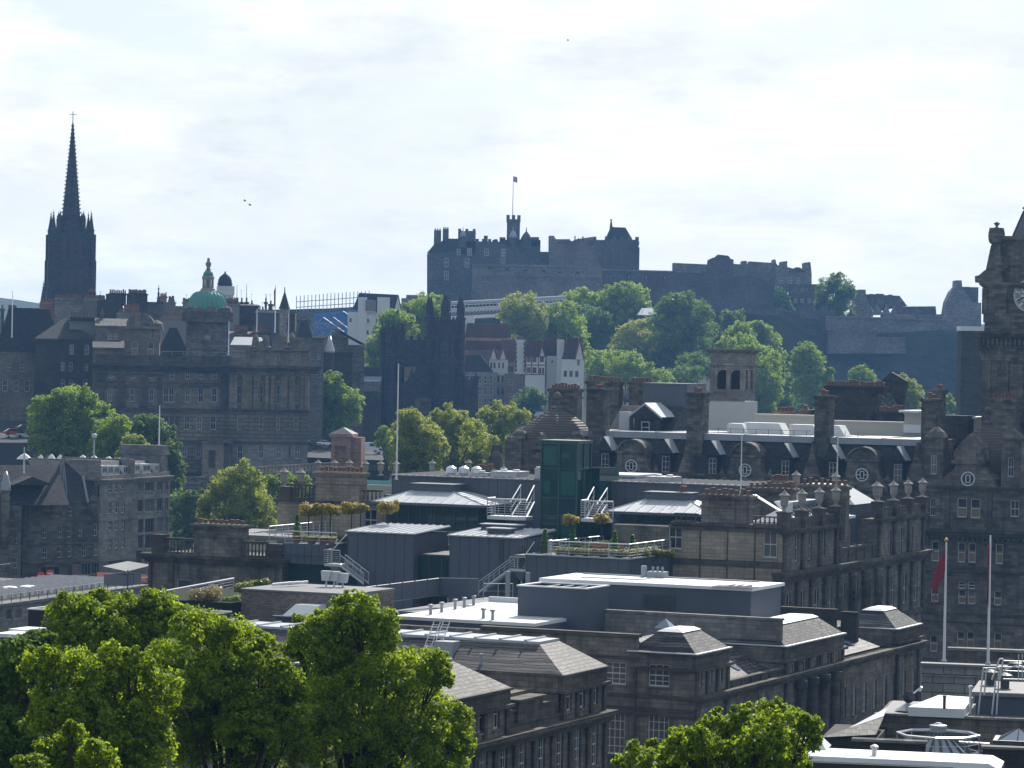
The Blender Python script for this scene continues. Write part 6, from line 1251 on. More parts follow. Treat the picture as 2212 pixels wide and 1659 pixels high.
# generic house measured off photo points
def wrow(fr,v,pL,pR,n,wz,hz,style,y=0.0):
 x0,z0=fr.q(v(*pL),y);x1,_=fr.q(v(*pR),y);w_=abs(fr.q(v(pL[0]+wz,pL[1]),y)[0]-x0);h_=abs(fr.q(v(pL[0],pL[1]-hz),y)[1]-z0)
 return[(x0+(x1-x0)*(i/(n-1)if n>1 else 0),z0,w_,h_,style)for i in range(n)]
def house(label,v,a,c,D,dep,mat,roof=None,ry=0,rmat=None,wins=(),stacks=(),ang=None,base=60,cat='house',name='town_house',group=None,roofw=.5,wfar=True,eav=True):
 """a, c: photo points of the wall's top left and lower right; ry: photo height of the ridge"""
 fr=thing(name,label,cat,v(*a),D,(8 if v(*a)[0]<900 else 0)if ang is None else ang,base,group)
 xa,zt=fr.q(v(*a));xb,_=fr.q(v(*c));fr.x0,fr.x1,fr.zt=xa,xb,zt
 ws=[q for r_ in wins for q in wrow(fr,v,*r_)]
 ws=[q for q in ws if q[0]-q[2]/2>xa+.05 and q[0]+q[2]/2<xb-.05 and q[1]>0 and q[1]+q[3]<zt]
 facade(fr,xa,xb,0,zt,ws,mat,dep=.2)
 b=MB().box(xa,xb,.3,dep,0,zt-.02).box(xa+.002,xa+.01,.002,.3,0,zt).box(xb-.01,xb-.002,.002,.3,0,zt)
 if eav:b.box(xa-.2,xb+.2,-.25,.3,zt-.3,zt+.02)
 fr.part(b,'side_wall',mat)
 if roof:
  zr=fr.z(v(a[0],ry),dep/2 if roof!='front' else 0);b=MB()
  if roof=='x':gable(b,xa-.2,xb+.2,-.3,dep+.2,zt+.025,zr)
  elif roof=='y':gable(b,xa-.2,xb+.2,-.02,dep+.2,zt+.025,zr,'y')
  elif roof=='hip':hiproof(b,xa-.2,xb+.2,-.3,dep+.2,zt+.025,zr)
  elif roof=='mansard':b.frus((xa-.1,xb+.1,-.1,dep),zt+.025,(xa+roofw,xb-roofw,1.6,dep-1.6),zr)
  elif roof=='flat':b.box(xa-.3,xb+.3,-.35,dep+.2,zt+.025,zt+.35)
  fr.roof=fr.part(b,'roof',rmat or M_slated);fr.zr=zr
  if roof=='y':fr.part(MB().prism([(xa,zt-.01),(xb,zt-.01),((xa+xb)/2,zr-.05)],-.05,.25),'gable',mat)
 for s in stacks:
  l,r_,ytop,n_=s[:4];yy=s[4]if len(s)>4 else dep*.5;m_=s[5]if len(s)>5 else mat
  x0,z1=fr.q(v(l,ytop),yy);x1,_=fr.q(v(r_,ytop),yy)
  chimney(fr,(x0+x1)/2,yy,max(1,zt-3),z1,max(.5,x1-x0-.3),1.1,n_,m_,1.0,.22,far=wfar,band=False)
 return fr
def spirelet(fr,x,y,z0,z1,r,mat,name='pinnacle',n=8,crockets=True,parent=None,shaft=.35):
 b=MB();zs=z0+(z1-z0)*shaft
 b.lathe(x,y,[(r,z0),(r,zs-.15),(r*1.3,zs-.12),(r*1.3,zs),(r*.95,zs+.03),(r*.1,z1)],n)
 if crockets:
  for k in range(6):
   t=k/6;rr=r*.95*(1-t)+r*.1*t;z=zs+(z1-zs)*t
   for i in range(4):a=math.pi/2*i+math.pi/4;b.box(x+rr*math.cos(a)-r*.14,x+rr*math.cos(a)+r*.14,y+rr*math.sin(a)-r*.14,y+rr*math.sin(a)+r*.14,z,z+r*.3)
  b.lathe(x,y,[(r*.08,z1-.1),(r*.35,z1+r*.1),(r*.08,z1+r*.4),(r*.06,z1+r*1.2)],6)
 return fr.part(b,name,mat,parent=parent)
 # street row at the left (faces the right, slanting away)
RW=70.0
def rowhouse(name,label,l,r_,D,top,mat,base=60):
 return None
T3=thing('corner_building','pale stone corner building with large tripled windows and a square parapet tower','building',r4(1100,905),560,RW,56)
def X3(p,y=0):return T3 .q(r4(*p),y)[0]
def Z3(p,y=0):return T3 .q(r4(*p),y)[1]
def tw(fr,lst,y=0):
 out=[]
 for(x,yb,wz,hz,st)in lst:
  a=fr.q(r4(x,yb),y);out.append((a[0],a[1],abs(fr.q(r4(x+wz,yb),y)[0]-a[0]),abs(fr.q(r4(x,yb-hz),y)[1]-a[1]),st))
 return out
x0,x1=X3((868,920)),X3((1103,905));zt=Z3((1000,912))
lst=[]
for(yb,h_)in((1005,62),(1138,92),(1275,100),(1375,90)):
 for(x,w_)in((912,36),(970,58),(1035,36),(1080,16)):lst.append((x,yb-(x-900)*.05,w_,h_,'mull'))
lst.append((900,1490,42,105,'mull'))
ws=[q for q in tw(T3,lst)if q[1]>0];facade(T3,x0,x1,0,zt,ws,M_grey)
T3 .part(MB().box(x0,x1,.35,16,0,zt-.02).box(x1-.02,x1+.001,.01,.34,0,zt),'side_wall',M_grey)
b=MB();cornice(b,x0,x1+.3,0,zt+.2,.7,.9,dep=.4);z2=Z3((1000,880));b.box(x0,x1,.1,.5,zt+.2,z2)
for yb in(1040,1165):z_=Z3((1000,yb));b.box(x0,x1,-.14,.1,z_-.25,z_)
T3 .part(b,'cornice',M_grey)
zr=Z3((960,800),3);b=MB().frus((x0,x1-3,.6,14),zt+.2,(x0+.5,x1-3.5,2.6,12),zr);rf=T3 .part(b,'roof',M_slated)
for(x,w_)in((895,30),(955,48),(1020,28)):
 xx,z_=T3 .q(r4(x,872),.8);wd=abs(T3 .q(r4(x+w_,872),.8)[0]-xx);hh=abs(T3 .q(r4(x,830),.8)[1]-z_)
 o=T3 .part(MB().box(xx-wd/2-.15,xx+wd/2+.15,.95,4,z_-.3,z_+hh+.2),'dormer',M_frame,parent=rf);T3 .put(win_mesh(wd,hh,'white'),'window',(xx,.88,z_),parent=o)
q0,q1=X3((1050,740),1),x1-.003;qt=Z3((1075,745),.5);b=MB().box(q0,q1,.6,9,zt,qt).box(q0-.2,q1+.4,.2,9.3,qt-.5,qt-.2);b.box(q0,q1+.2,.5,9.2,qt-.2,Z3((1075,705),.5));T3 .part(b,'parapet_tower',M_grey)
T4=thing('shop_building','pale stone tenement with a row of white dormers and three narrow windows per floor','building',r4(868,920),545,RW,56)
def X4(p,y=0):return T4 .q(r4(*p),y)[0]
def Z4(p,y=0):return T4 .q(r4(*p),y)[1]
x0,x1=X4((645,930)),X4((866,920));zt=Z4((760,925));lst=[]
for(yb,h_)in((1010,50),(1145,78),(1255,70),(1370,70)):
 for x in(715,758,797):lst.append((x,yb-(x-757)*.06,22,h_,'sash'))
ws=[q for q in tw(T4,lst)if q[1]>4.5];sh=tw(T4,[(755,1510,105,80,'mull')]);facade(T4,x0,x1,0,zt,ws+[q for q in sh if q[1]>0],M_grey)
T4 .part(MB().box(x0,x1,.35,14,0,zt-.02),'side_wall',M_grey)
b=MB();cornice(b,x0,x1,0,zt+.15,.6,.8,dep=.4);z2=Z4((760,895));b.box(x0,x1,.1,.5,zt+.15,z2);z_=Z4((750,1180));b.box(x0,x1,-.14,.1,z_-.25,z_);z_=Z4((750,1425));b.box(x0,x1,-.3,.1,z_-.6,z_);T4 .part(b,'cornice',M_grey)
zr=Z4((760,800),3);rf=T4 .part(MB().frus((x0+.3,x1,.6,13),zt+.15,(x0+.3,x1,2.4,11),zr),'roof',M_slated)
for x in(683,722,762,818):
 xx,z_=T4 .q(r4(x,885),.8);wd=abs(T4 .q(r4(x+30,885),.8)[0]-xx);hh=abs(T4 .q(r4(x,842),.8)[1]-z_)
 o=T4 .part(MB().box(xx-wd/2-.1,xx+wd/2+.1,.95,4,z_-.3,z_+hh+.2),'dormer',M_frame,parent=rf);T4 .put(win_mesh(wd,hh,'white'),'window',(xx,.88,z_),parent=o)
T4 .part(MB().box(x0-.6,x0-.003,-.2,13,zt,zr+.4),'party_wall',M_grey);T4 .part(MB().box(x1-.35,x1-.01,-.2,13,zt,zr+.3),'party_wall',M_grey)
T5=thing('gabled_building','baronial stone building with steep slate roof, lead ribbed spire turret and crow-stepped gablets','building',r4(640,1000),531,28,56)
def X5(p,y=0):return T5 .q(r4(*p),y)[0]
def Z5(p,y=0):return T5 .q(r4(*p),y)[1]
x0,x1=X5((150,1080)),X5((642,1050));zt=(Z5((160,1085))+Z5((630,1050)))/2;lst=[]
for(yb,xs_,h_,w_)in((1165,(380,455,610),60,26),(1300,(290,390,450,520,615),75,28),(1430,(290,385,450,545,620),75,28)):
 for x in xs_:lst.append((x,yb-(x-400)*.05,w_,h_,'sash'))
for x,w_ in((325,130),(455,40),(560,60),(620,50)):lst.append((x,1560-(x-400)*.09,w_,80,'mull'))
ws=[q for q in tw(T5,lst)if q[1]>0 and q[1]+q[3]<zt];facade(T5,x0,x1,0,zt,ws,M_brown)
T5 .part(MB().box(x0,x1,.35,13,0,zt-.02),'side_wall',M_brown)
b=MB();b.box(x0,x1,-.25,.3,zt-.3,zt+.1)
for yb in(1450,1330):z_=Z5((400,yb));b.box(x0,x1,-.25,.1,z_-.35,z_)
T5 .part(b,'string_course',M_brown)
zr=Z5((560,800),6);T5 .part(gable(MB(),x0+3,x1,-.1,13,zt+.1,zr),'roof',M_slated)
for(xc,ytop,w_)in((372,1010,70),(607,1020,80),(300,990,50)):
 xx,z_=T5 .q(r4(xc,ytop),-.2);wd=abs(T5 .q(r4(xc+w_,ytop),-.2)[0]-xx)/2;pts=[(xx-wd,zt-2)]
 for i in range(4):pts+=[(xx-wd+wd*i/4,zt+.2+(z_-zt)*i/4),(xx-wd+wd*(i+.9)/4,zt+.2+(z_-zt)*i/4)]
 pts+=[(2*xx-p[0],p[1])for p in pts[::-1]];T5 .part(MB().prism(pts,-.25,.6),'gablet',M_brown)
xx,z_=T5 .q(r4(300,800),4);o=T5 .part(MB().prism([(X5((265,1000),4),Z5((265,1045),4)),(X5((320,1000),4),Z5((320,1010),4)),(X5((318,900),4),Z5((318,900),4)),(X5((302,765),4),Z5((302,765),4)),(X5((272,900),4),Z5((272,960),4))],3.5,4.2),'gable',M_tanclean)
xx,zt_=T5 .q(r4(412,768),1.0);zb_=Z5((412,1050),1.0);rr=abs(X5((480,1050),1.0)-xx)*.5
b=MB().lathe(xx,1.5,[(rr,zb_),(.12,zt_)],8);o=T5 .part(b,'spire',M_slated);b=MB()
for i in range(8):a=2*math.pi*i/8;b.tube((xx+rr*math.cos(a),1.5+rr*math.sin(a),zb_),(xx,1.5,zt_),.13,4)
T5 .part(b,'lead_ribs',M_lead,parent=o);T5 .part(MB().lathe(xx,1.5,[(rr*.98,zb_-14),(rr*.98,zb_)],8),'turret',M_brown)
x2,z2=T5 .q(r4(540,900),-.3);b=MB();b.tube((x2,0,z2),(X5((570,1075),-.5),-.5,Z5((570,1075),-.5)),.2,5);T5 .part(b,'lead_hip',M_lead)
T6=thing('corner_turret_house','stone house at the left edge with a round corner turret and lead ogee cap','building',r4(140,1200),520,28,56)
x0,x1=T6 .x(r4(-140,1200)),T6 .x(r4(140,1200));zt=T6 .z(r4(100,1090));lst=[(40+0,1150,22,60,'sash'),(110,1340,22,70,'sash'),(40,1340,22,70,'sash'),(100,1500,26,70,'sash')]
facade(T6,x0,x1,0,zt,[q for q in tw(T6,lst)if q[1]>0 and q[1]+q[3]<zt],M_brown);T6 .part(MB().box(x0,x1,.35,12,0,zt-.02).box(x1-.02,x1-.001,.01,.34,0,zt),'side_wall',M_brown)
T6 .part(gable(MB(),x0,x1+8,-.2,12,zt,T6 .z(r4(100,830),6)),'roof',M_slated)
xx,z1=T6 .q(r4(45,1000),-1.2);rr=abs(T6 .x(r4(95,1000),-1.2)-xx)*.55;T6 .part(MB().lathe(xx,-.6,[(rr*.5,z1-9),(rr,z1-7),(rr,z1)],16),'turret',M_brown,smooth=True)
zc=T6 .z(r4(45,905),-1);T6 .part(MB().lathe(xx,-.6,[(rr*1.12,z1),(rr*1.15,z1+.3),(rr*1.0,z1+1.2),(rr*.6,z1+2.3),(rr*.22,z1+3.2),(.1,zc)],16),'ogee_cap',M_lead,smooth=True)
xs_=T6 .x(r4(165,930),3);T6 .part(gable(MB(),xs_-3.4,xs_+3.4,-.4,7,T6 .z(r4(165,960),0),T6 .z(r4(165,905),0),'y'),'dormer_roof',M_slated)
for i,(p0,p1)in enumerate((((205,835),(395,840)),((460,850),(545,855)),((580,835),(690,855)),((690,850),(790,860)),((950,850),(1090,865)),((1090,855),(1230,870)),((1260,870),(1420,880)),((1420,865),(1600,880)))):
 D_=585;a=P(s3(*p0),D_);c=P(s3(*p1),D_);hw=(c.x-a.x)/2;m_=(a+c)/2
 nm=['white parasol alone at the left, behind the slate gabled roofs','small white parasol second from the left beyond the slate roofs','white parasol just right of the yellow lit gable','white parasol touching the tip of the lead ribbed spire','white parasol right of the ribbed spire, left one of its pair','white parasol at the foot of the white lamp post','white parasol above the left part of the white dormers','rightmost white parasol, above the party wall of the dormers'][i]
 f=place('parasol',nm,'parasol',(m_.x,m_.y,m_.z-3.2),0,'white parasols on the terrace beyond the slate roofs');f.part(MB().lathe(0,0,[(hw,2.5),(hw*.98,2.62),(hw*.55,3.2),(.08,3.6)],8,sy=.8),'canopy',M_plank);f.part(MB().tube((0,0,0),(0,0,3.1),.07),'pole',M_dsteel)
def lamp(label,p0,p1,v,D,head=True):
 a=P(v(*p0),D);t=P(v(*p1),D);f=place('lamp_post',label,'lamp post',a,0);h=t.z-a.z
 f.part(MB().lathe(0,0,[(.22,0),(.16,.4),(.1,h)],8),'pole',M_frame)
 if head:f.part(MB().lathe(0,0,[(.1,h),(.45,h+.3),(.5,h+.8),(.2,h+1.1)],10),'lamp',M_frame)
lamp('white post with a round lamp head above the white dormers',(1155,900),(1155,640),s3,575);lamp('plain white post at the left above the slate roofs',(295,1060),(298,735),s3,520,False)
flagpole('flagpole','thin white pole standing on the square parapet tower of the pale corner building',r4(1030,705),r4(1036,445),566,.13,ball=False)
# station roof, shed and low buildings at the lower left
M_station=plain('weathered_station_glazing',(.36,.36,.35),.6,.3,var=.55,scale=1.2)
ST=thing('station_building','low pale station building with a white ridged roof and spiked railing','station',r4(0,1659),448,RW,50)
xl=ST.x(r7(-160,590));xr=ST.x(r7(970,480));zt=(ST.z(r7(0,575))+ST.z(r7(960,490)))/2
lst=[]
for i,x in enumerate((-60,60,120)):
 a=ST.q(r7(x,705-x*.1));lst.append((a[0],a[1],1.8,ST.z(r7(x,630))-a[1],'mull'))
facade(ST,xl,xr,0,zt,[q for q in lst if q[0]-1>xl and q[1]>0],M_grey)
ST.part(MB().box(xl,xr,.35,40,0,zt-.02).box(xl,xr,-.3,.4,zt-.4,zt),'side_wall',M_grey)
b=MB();n=26
for i in range(n):xx0=xl+1+(xr-xl-2)*i/n;xx1=xl+1+(xr-xl-2)*(i+1)/n;b.prism([(xx0,zt),(xx1-.05,zt),((xx0+xx1)/2,zt+1.0)],2.5,16)
ST.part(b,'ridged_roof',M_station)
b=MB();railing(b,[(xl,.3,zt),(xr,.3,zt)],1.1,1,2.6,.06,top=.05);ST.part(b,'railing',M_dsteel);b=MB();railing(b,[(xl,24,zt+.6),(xr,24,zt+.6)],1.6,1,3.0,.06,top=.06);ST.part(b,'railing',M_dsteel)
for p in((150,640),(430,625)):x_,y_=ST.qz(s5(*p),zt+.8);ST.part(MB().lathe(x_,y_,[(2.0,zt),(2.1,zt+.6),(1.2,zt+1.0),(.2,zt+1.1)],12,sy=.7),'roof_dome',M_plank)
AW=thing('market_canopy','cream canopy with grey units under it beside the sandstone end pavilion','canopy',r4(900,1540),470,RW,50)
x0,z0=AW.q(r4(825,1520));x1,z1=AW.q(r4(985,1500));o=AW.part(MB().add([(x0,0,z0),(x1,0,z1+.5),(x1,4,z1+.9),(x0,4,z0+.6),(x0,0,z0-.15),(x1,0,z1+.35)],[(0,1,2,3),(4,5,1,0)]),'canopy_roof',M_flatg);AW.part(MB().box(x0+.5,x0+3,.5,4,z0-2.2,z0-.6).box(x0+3.2,x0+5.5,.5,4,z0-2.2,z0-.6),'casing',M_flatg)
b=MB();[b.tube((x,0,z0-12),(x,0,z0+.2),.1)for x in(x0+.2,x1-.2)];AW.part(b,'posts',M_dsteel)
for i,p in enumerate(((1270,500),(1650,460),(1840,465),(2195,490))):
 w_=P(s5(*p),500);f=place('barrier',['salmon coloured barrier panel left of the shop doors','small salmon barrier panel second from the left by the shops','wide salmon barrier panel before the cream canopy','salmon barrier panel at the end beside the sandstone pavilion'][i],'barrier',(w_.x,w_.y,w_.z-.9),-20,'salmon barriers along the street');f.part(MB().box(-1.3,1.3,-.05,.05,.35,1.5),'panel',plain('salmon_plastic',(.55,.2,.14),.6,.3));f.part(MB().box(-1.2,-1.0,-.4,.4,0,.34).box(1.0,1.2,-.4,.4,0,.34),'foot',M_dsteel)
for i,(p,b_)in enumerate((((645,445),(645,560)),((788,410),(788,540)))):
 w_=P(s5(*p),498);g_=P(s5(*b_),498);f=place('road_sign',['round red no entry sign, lower left one of two by the shop','round red no entry sign, right one of two, before the shop window'][i],'road sign',(g_.x,g_.y,g_.z-2),0,'no entry signs');h=w_.z-g_.z+2
 f.part(MB().tube((0,0,0),(0,0,h+.3),.06),'pole',M_lead);sg=MB();n=20
 for k in range(n):a0,a1=2*math.pi*k/n,2*math.pi*(k+1)/n;sg.add([(0,-.08,h),(.62*math.cos(a0),-.08,h+.62*math.sin(a0)),(.62*math.cos(a1),-.08,h+.62*math.sin(a1))],[(0,1,2)],0)
 sg.box(-.42,.42,-.11,-.085,h-.1,h+.1,1);f.part(sg,'disc',[plain('sign_red',(.5,.03,.04),.5,.3),M_frame])
MX=thing('roof_box','dark maroon clad roof box with white edge trim behind the foreground trees','roof box',r7(183,635),285,-23.6,50)
x0,z1=MX.q(r7(183,632));b=MB().box(x0,x0+16,0,8,0,z1);MX.part(b,'wall',M_maroon);MX.part(MB().box(x0-.05,x0+16,-.1,.15,z1+.003,z1+.12).box(x0-.1,x0+.15,.155,8,z1+.003,z1+.12).box(x0,x0+16,7.8,8.1,z1+.003,z1+.12),'rim',M_flat)
for i,(pa,pb,yy)in enumerate((((-40,785),(110,800),0),((55,757),(180,768),3))):
 f=thing('roof_canopy',['white flat canopy at the left edge, the nearer of two','white flat canopy touching the maroon box, the farther of two'][i],'canopy',r7(*pa),272+yy,-23.6,50,'white canopies beside the maroon box');x0,z1=f.q(r7(*pa));x1,_=f.q(r7(*pb));f.part(MB().box(x0,x1,0,3,z1-.3,z1),'canopy_top',M_plank);f.part(MB().box(x0+.4,x1-.4,.5,2.6,0,z1-.303),'body',M_dsteel)
GT=thing('garden_building','brick and panel building with planted roof terraces behind the foreground trees','building',r7(1565,500),296,-23.6,50)
x0,z1=GT.q(r7(1565,505));x1=GT.x(r7(2212,500))+1;GT.part(MB().box(x0,x1,0,9,0,z1),'wall',M_brick)
GT.part(MB().box(x0-.1,x1,-.12,9.1,z1+.003,z1+.15),'coping',M_flatg)
b=MB();a_=GT.q(u1(40,1570),4);c_=GT.q(u1(370,1525),4)
for k in range(3):p0=GT.q(u1(30+k*90,1580-k*12),3+k);p1=GT.q(u1(130+k*90,1560-k*12),3+k);b.tube((p0[0],3+k,z1+.4),(p1[0],5+k,z1+.5),.13,8)
GT.part(b,'pale_ducts',M_plank)
x2,z2=GT.q(r7(1790,670),-3);x3,_=GT.q(r7(2000,670),-3);GT.part(MB().box(x2,x3,-3,-.01,0,z2-.15).box(x2-.3,x3,-3.3,-.012,z2-.147,z2),'annex',M_panel)
xs0,zs0=GT.q(r7(1840,660),-2.5);xs1,zs1=GT.q(r7(1980,620),-2.5);GT.part(MB().frus((xs0,xs1+1,-2.8,-.3),z2+.003,(xs0+.8,xs1+1,-1.8,-.4),zs1+.2),'roof_light',M_flat)
x4,z4=GT.q(r7(1690,850),-4.5);GT.part(MB().box(x4,x4+6.5,-5,-3.4,0,z4).box(x4-.3,x4+7,-5.2,-3.3,z4+.003,z4+.4),'parapet',M_grey);x4,z4=GT.q(r7(1760,905),-7);GT.part(MB().frus((x4,x4+5,-7,-5.3),z4-.8,(x4,x4+5,-5.6,-5.3),z4+.3),'roof',M_zincroof)
tz_=GT.z(r7(1350,640),0);tx0=GT.x(r7(830,560));GT.part(MB().box(tx0,x0-.01,-2,14,0,tz_+1.0),'terrace',M_earth)
b=MB();p0=GT.q(r7(835,557),10);p1=GT.q(r7(1515,432),24);railing(b,[(p0[0],10,p0[1]-1.1),(p1[0],24,p1[1]-1.1)],1.1,3,1.8,.05,top=.12);GT.part(b,'railing',M_zincroof);b=MB();p0=GT.q(r7(1150,620),0);p1=GT.q(r7(1560,632),0);b.tube((p0[0],-.5,p0[1]),(p1[0],-.5,p1[1]),.07);GT.part(b,'guard_wire',M_zincroof)
for i,(p,rr,mt,lab)in enumerate((((1330,510),115,L_cream,'large cream blossoming shrub on the planted roof terrace'),((1400,615),100,L_cream,'cream shrub lower down, directly above the foreground leaves'),((1590,470),80,L_olive,'brownish shrub next to the brick wall corner'),((1690,450),60,L_hedge,'yellow green pointed shrub beside the brick coping'),((1500,560),60,L_mid,'dark green low shrub between the cream shrubs and the brick wall'),((1540,670),40,L_hedge,'small bright shrub above the orange box'))):
 c=P(r7(*p),296+(6 if i in(2,3)else 1));rad=rr/3*K*300;f=place('shrub',lab,'shrub',(c.x,c.y,c.z-rad),0,'shrubs on the planted roof terrace')
 f.put(leaves_mesh([((rad*.55*math.cos(k*2.4),rad*.55*math.sin(k*2.4),rad*(.5+.5*((k*.37)%1))),rad*.5,190)for k in range(9)],.2,mt,80+i,.3,'foliage'),'foliage');f.part(MB().tube((0,0,-.4),(0,0,rad),.08),'stem',M_bark)
for i,p in enumerate(((625,1500),(712,1505),(805,1525))):
 c=P(u1(*p),300);t=P(u1(p[0]-5,p[1]+120),300);f=place('floodlight',['leftmost of three white floodlights on the brick roof','middle one of three white floodlights on the brick roof','rightmost of three white floodlights on the brick roof'][i],'floodlight',t,-23.6,'white floodlights on the brick roof');h=c.z-t.z
 f.part(MB().tube((0,0,0),(0,0,h),.09),'pole',M_frame);f.part(MB().frus((-.35,.35,-.3,.3),h,(-.5,.5,-.2,.35),h+.9),'lamp',M_frame);f.part(MB().box(-.3,.3,-.3,.3,0,.12),'foot',M_frame)
 # domed bank headquarters on the ridge
BK=thing('bank_building','large sandstone bank with a green copper dome, columned right wing and banded lower floors','bank',r4(1500,600),740,5,66)
def kx(p,y=0):return BK.q(p,y)[0]
def kz(p,y=0):return BK.q(p,y)[1]
xl,xm,xr=kx(r4(612,500)),kx(r4(1495,500)),kx(r4(1998,500));zc=kz(r4(1250,185));zs=kz(r4(1250,470));zg=kz(r4(1250,672))
def kw(v,lst,y=0):
 out=[]
 for(x,yb,wz,hz,st)in lst:a=BK.q(v(x,yb),y);out.append((a[0],a[1],abs(BK.q(v(x+wz,yb),y)[0]-a[0]),abs(BK.q(v(x,yb-hz),y)[1]-a[1]),st))
 return out
up=[(x,275,30,55,'sash')for x in(1115,1215,1300,1388)]+[(x,268,32,38,'sash')for x in(718,862,980)]+[(x,425,34,95,'sash')for x in(1215,1300,1388,1075,1110)]+[(x,420,28,85,'sash')for x in(710,855,980)]
mid=[(x,602,36,90,'sash')for x in(1210,1290,1380)]+[(x,600,30,88,'mull')for x in(1075,1112,1145)]+[(x,600,30,80,'sash')for x in(700,780,860,980)]
lo=[(x,780,34,70,'sash')for x in(1195,1285)]+[(x,780,30,70,'sash')for x in(700,800,900,1050)]
facade(BK,xl,xm,zs,zc,kw(r4,up),M_bank);facade(BK,xl,xm,zg,zs,kw(r4,mid),M_rust,y=-.1);facade(BK,xl,xm,0,zg,kw(r4,lo),M_rust,y=-.2)
YW=-2.2
xm2,xr2=kx(r4(1490,500),YW),kx(r4(1998,500),YW)
up=[(x,290,26,60,'sash')for x in(1550,1800,1922)]+[(x,435,26,120,'sash')for x in(1550,1690,1800,1920)];mid=[(x,605,24,80,'sash')for x in(1550,1692,1800,1918)];lo=[(x,790,34,90,'sash')for x in(1555,1692,1805,1925)]+[(1875,790,14,80,'dark')]
facade(BK,xm2,xr2,zs,zc,kw(r4,up,YW),M_bank,y=YW);facade(BK,xm2,xr2,zg,zs,kw(r4,mid,YW-.1),M_rust,y=YW-.1);facade(BK,xm2,xr2,0,zg,kw(r4,lo,YW-.2),M_grey,y=YW-.2)
BK.part(MB().box(xl,xm,.4,30,0,zc-.02).box(xm2+.01,xr2-.01,YW+.4,9,0,zc-.03),'side_wall',M_bank)
b=MB();cornice(b,xl-.8,xm2,0,zc+.3,1.7,1.8,dep=.5);cornice(b,xm2-.9,xr2+1.2,YW,zc+.3,1.7,1.8,ends=1,dep=.5)
for z_,o_ in((zs,.5),(zg,.5)):b.box(xl-.3,xm2-.4,-.2-o_,.2,z_-.3,z_+.2);b.box(xm2-.4,xr2+.5,YW-.2-o_,YW+.2,z_-.3,z_+.2)
z_=kz(r4(1250,295));b.box(xl,xm2-.1,-.25,.1,z_-.2,z_);z_=kz(r4(900,235));b.box(xl,kx(r4(1020,235)),-.3,.1,z_-.5,z_)
for x in(640,665,775,800,915,940,1035,1440,1470):X_=kx(r4(x,400));b.box(X_-.5,X_+.5,-.35,.1,zs+.25,kz(r4(900,238))-.02)
for x in(710,855,980,1215,1300,1388):X_=kx(r4(x,310));z_=kz(r4(x,322));b.prism([(X_-2.2,z_),(X_+2.2,z_),(X_,z_+1.1)],-.5,.1)
zp=kz(r4(1250,130));b.box(xl+.2,xm2,.1,.5,zc+.3,zp);b.box(xl,xm2,-.05,.6,zp,zp+.2)
BK.part(b,'cornice',M_sootshade);b=MB();zcap=kz(r4(1700,250),YW)
for x in(1500,1525,1580,1600,1620,1655,1672,1730,1765,1830,1850,1885,1900,1955,1985):X_=kx(r4(x,400),YW);BK.part(MB().lathe(X_,YW-.55,[(.75,zs+.2),(.62,zs+.7),(.52,zcap-1.1),(.85,zcap-.3),(.85,zcap)],8),'column',M_bank,smooth=True)
b.box(xm2-.5,xr2+.4,YW-1.4,YW+.1,zcap+.003,zcap+.9)
BK.part(b,'entablature',M_sootshade)
px0,px1=kx(r4(1310,780),-6),kx(r4(1450,780),-6);pz=kz(r4(1380,690),-6)
pb0=kz(r4(1380,850),-6);pz_=BK.face(0,0,0);facade(BK,px0,px1,pb0-9,pz,kw(r4,[(1372,845,45,110,'none')],-6),M_tanclean,y=-6,dep=1.2,name='porch');BK.part(MB().box(px0,px1+1.8,-4.7,-.3,pb0-9,pz-.02).box(px0-.3,px1+2,-6.3,-.3,pz,pz+.4).box(px0+1,px1+1.5,-5.8,-.5,pz+.4,kz(r4(1380,668),-6)),'porch_body',M_tan)
cx,_=BK.q(r1(1345,1450),9);rz=lambda y:kz(r1(1345,y),9);rad=kx(r1(1478,1480),9)-cx;yc=9+rad*.6
zb=rz(1485);prof=[(rad,zb)]+[(rad*math.cos(t*1.18)**.9,zb+(rz(1345)-zb)*math.sin(t*math.pi/2))for t in[k/9 for k in range(1,10)]]
o=BK.part(MB().lathe(cx,yc,prof,24),'copper_dome',M_copper,smooth=True);b=MB()
for i in range(24):
 a=2*math.pi*i/24
 for(ra,za),(rb,zb2)in zip(prof,prof[1:]):b.tube((cx+ra*math.cos(a),yc+ra*math.sin(a),za),(cx+rb*math.cos(a),yc+rb*math.sin(a),zb2),.14,4)
BK.part(b,'dome_ribs',M_copper,parent=o)
b=MB();r0=prof[-1][0];rt=kx(r1(1385,1280),9)-cx
b.lathe(cx,yc,[(r0*1.15,rz(1345)),(rt*1.3,rz(1335)),(rt*1.3,rz(1325)),(rt*1.0,rz(1320)),(rt*.55,rz(1318))],12);b.lathe(cx,yc,[(rt*.5,rz(1320)),(rt*.5,rz(1265))],8)
for i in range(8):a=2*math.pi*(i+.5)/8;b.lathe(cx+rt*.85*math.cos(a),yc+rt*.85*math.sin(a),[(.3,rz(1320)),(.26,rz(1265))],6)
b.lathe(cx,yc,[(rt*1.05,rz(1265)),(rt*1.1,rz(1245)),(rt*.95,rz(1240))],12);BK.part(b,'lantern',M_pale)
BK.part(MB().lathe(cx,yc,[(rt*.92,rz(1240)),(rt*.85,rz(1222)),(rt*.5,rz(1205)),(rt*.2,rz(1200))],12),'lantern_dome',M_copper,smooth=True)
BK.part(MB().lathe(cx,yc,[(.7,rz(1200)),(.35,rz(1190)),(.55,rz(1175)),(.7,rz(1160)),(.35,rz(1145)),(.3,rz(1138)),(.38,rz(1130)),(.1,rz(1122))],8),'statue',M_tanclean,smooth=True)
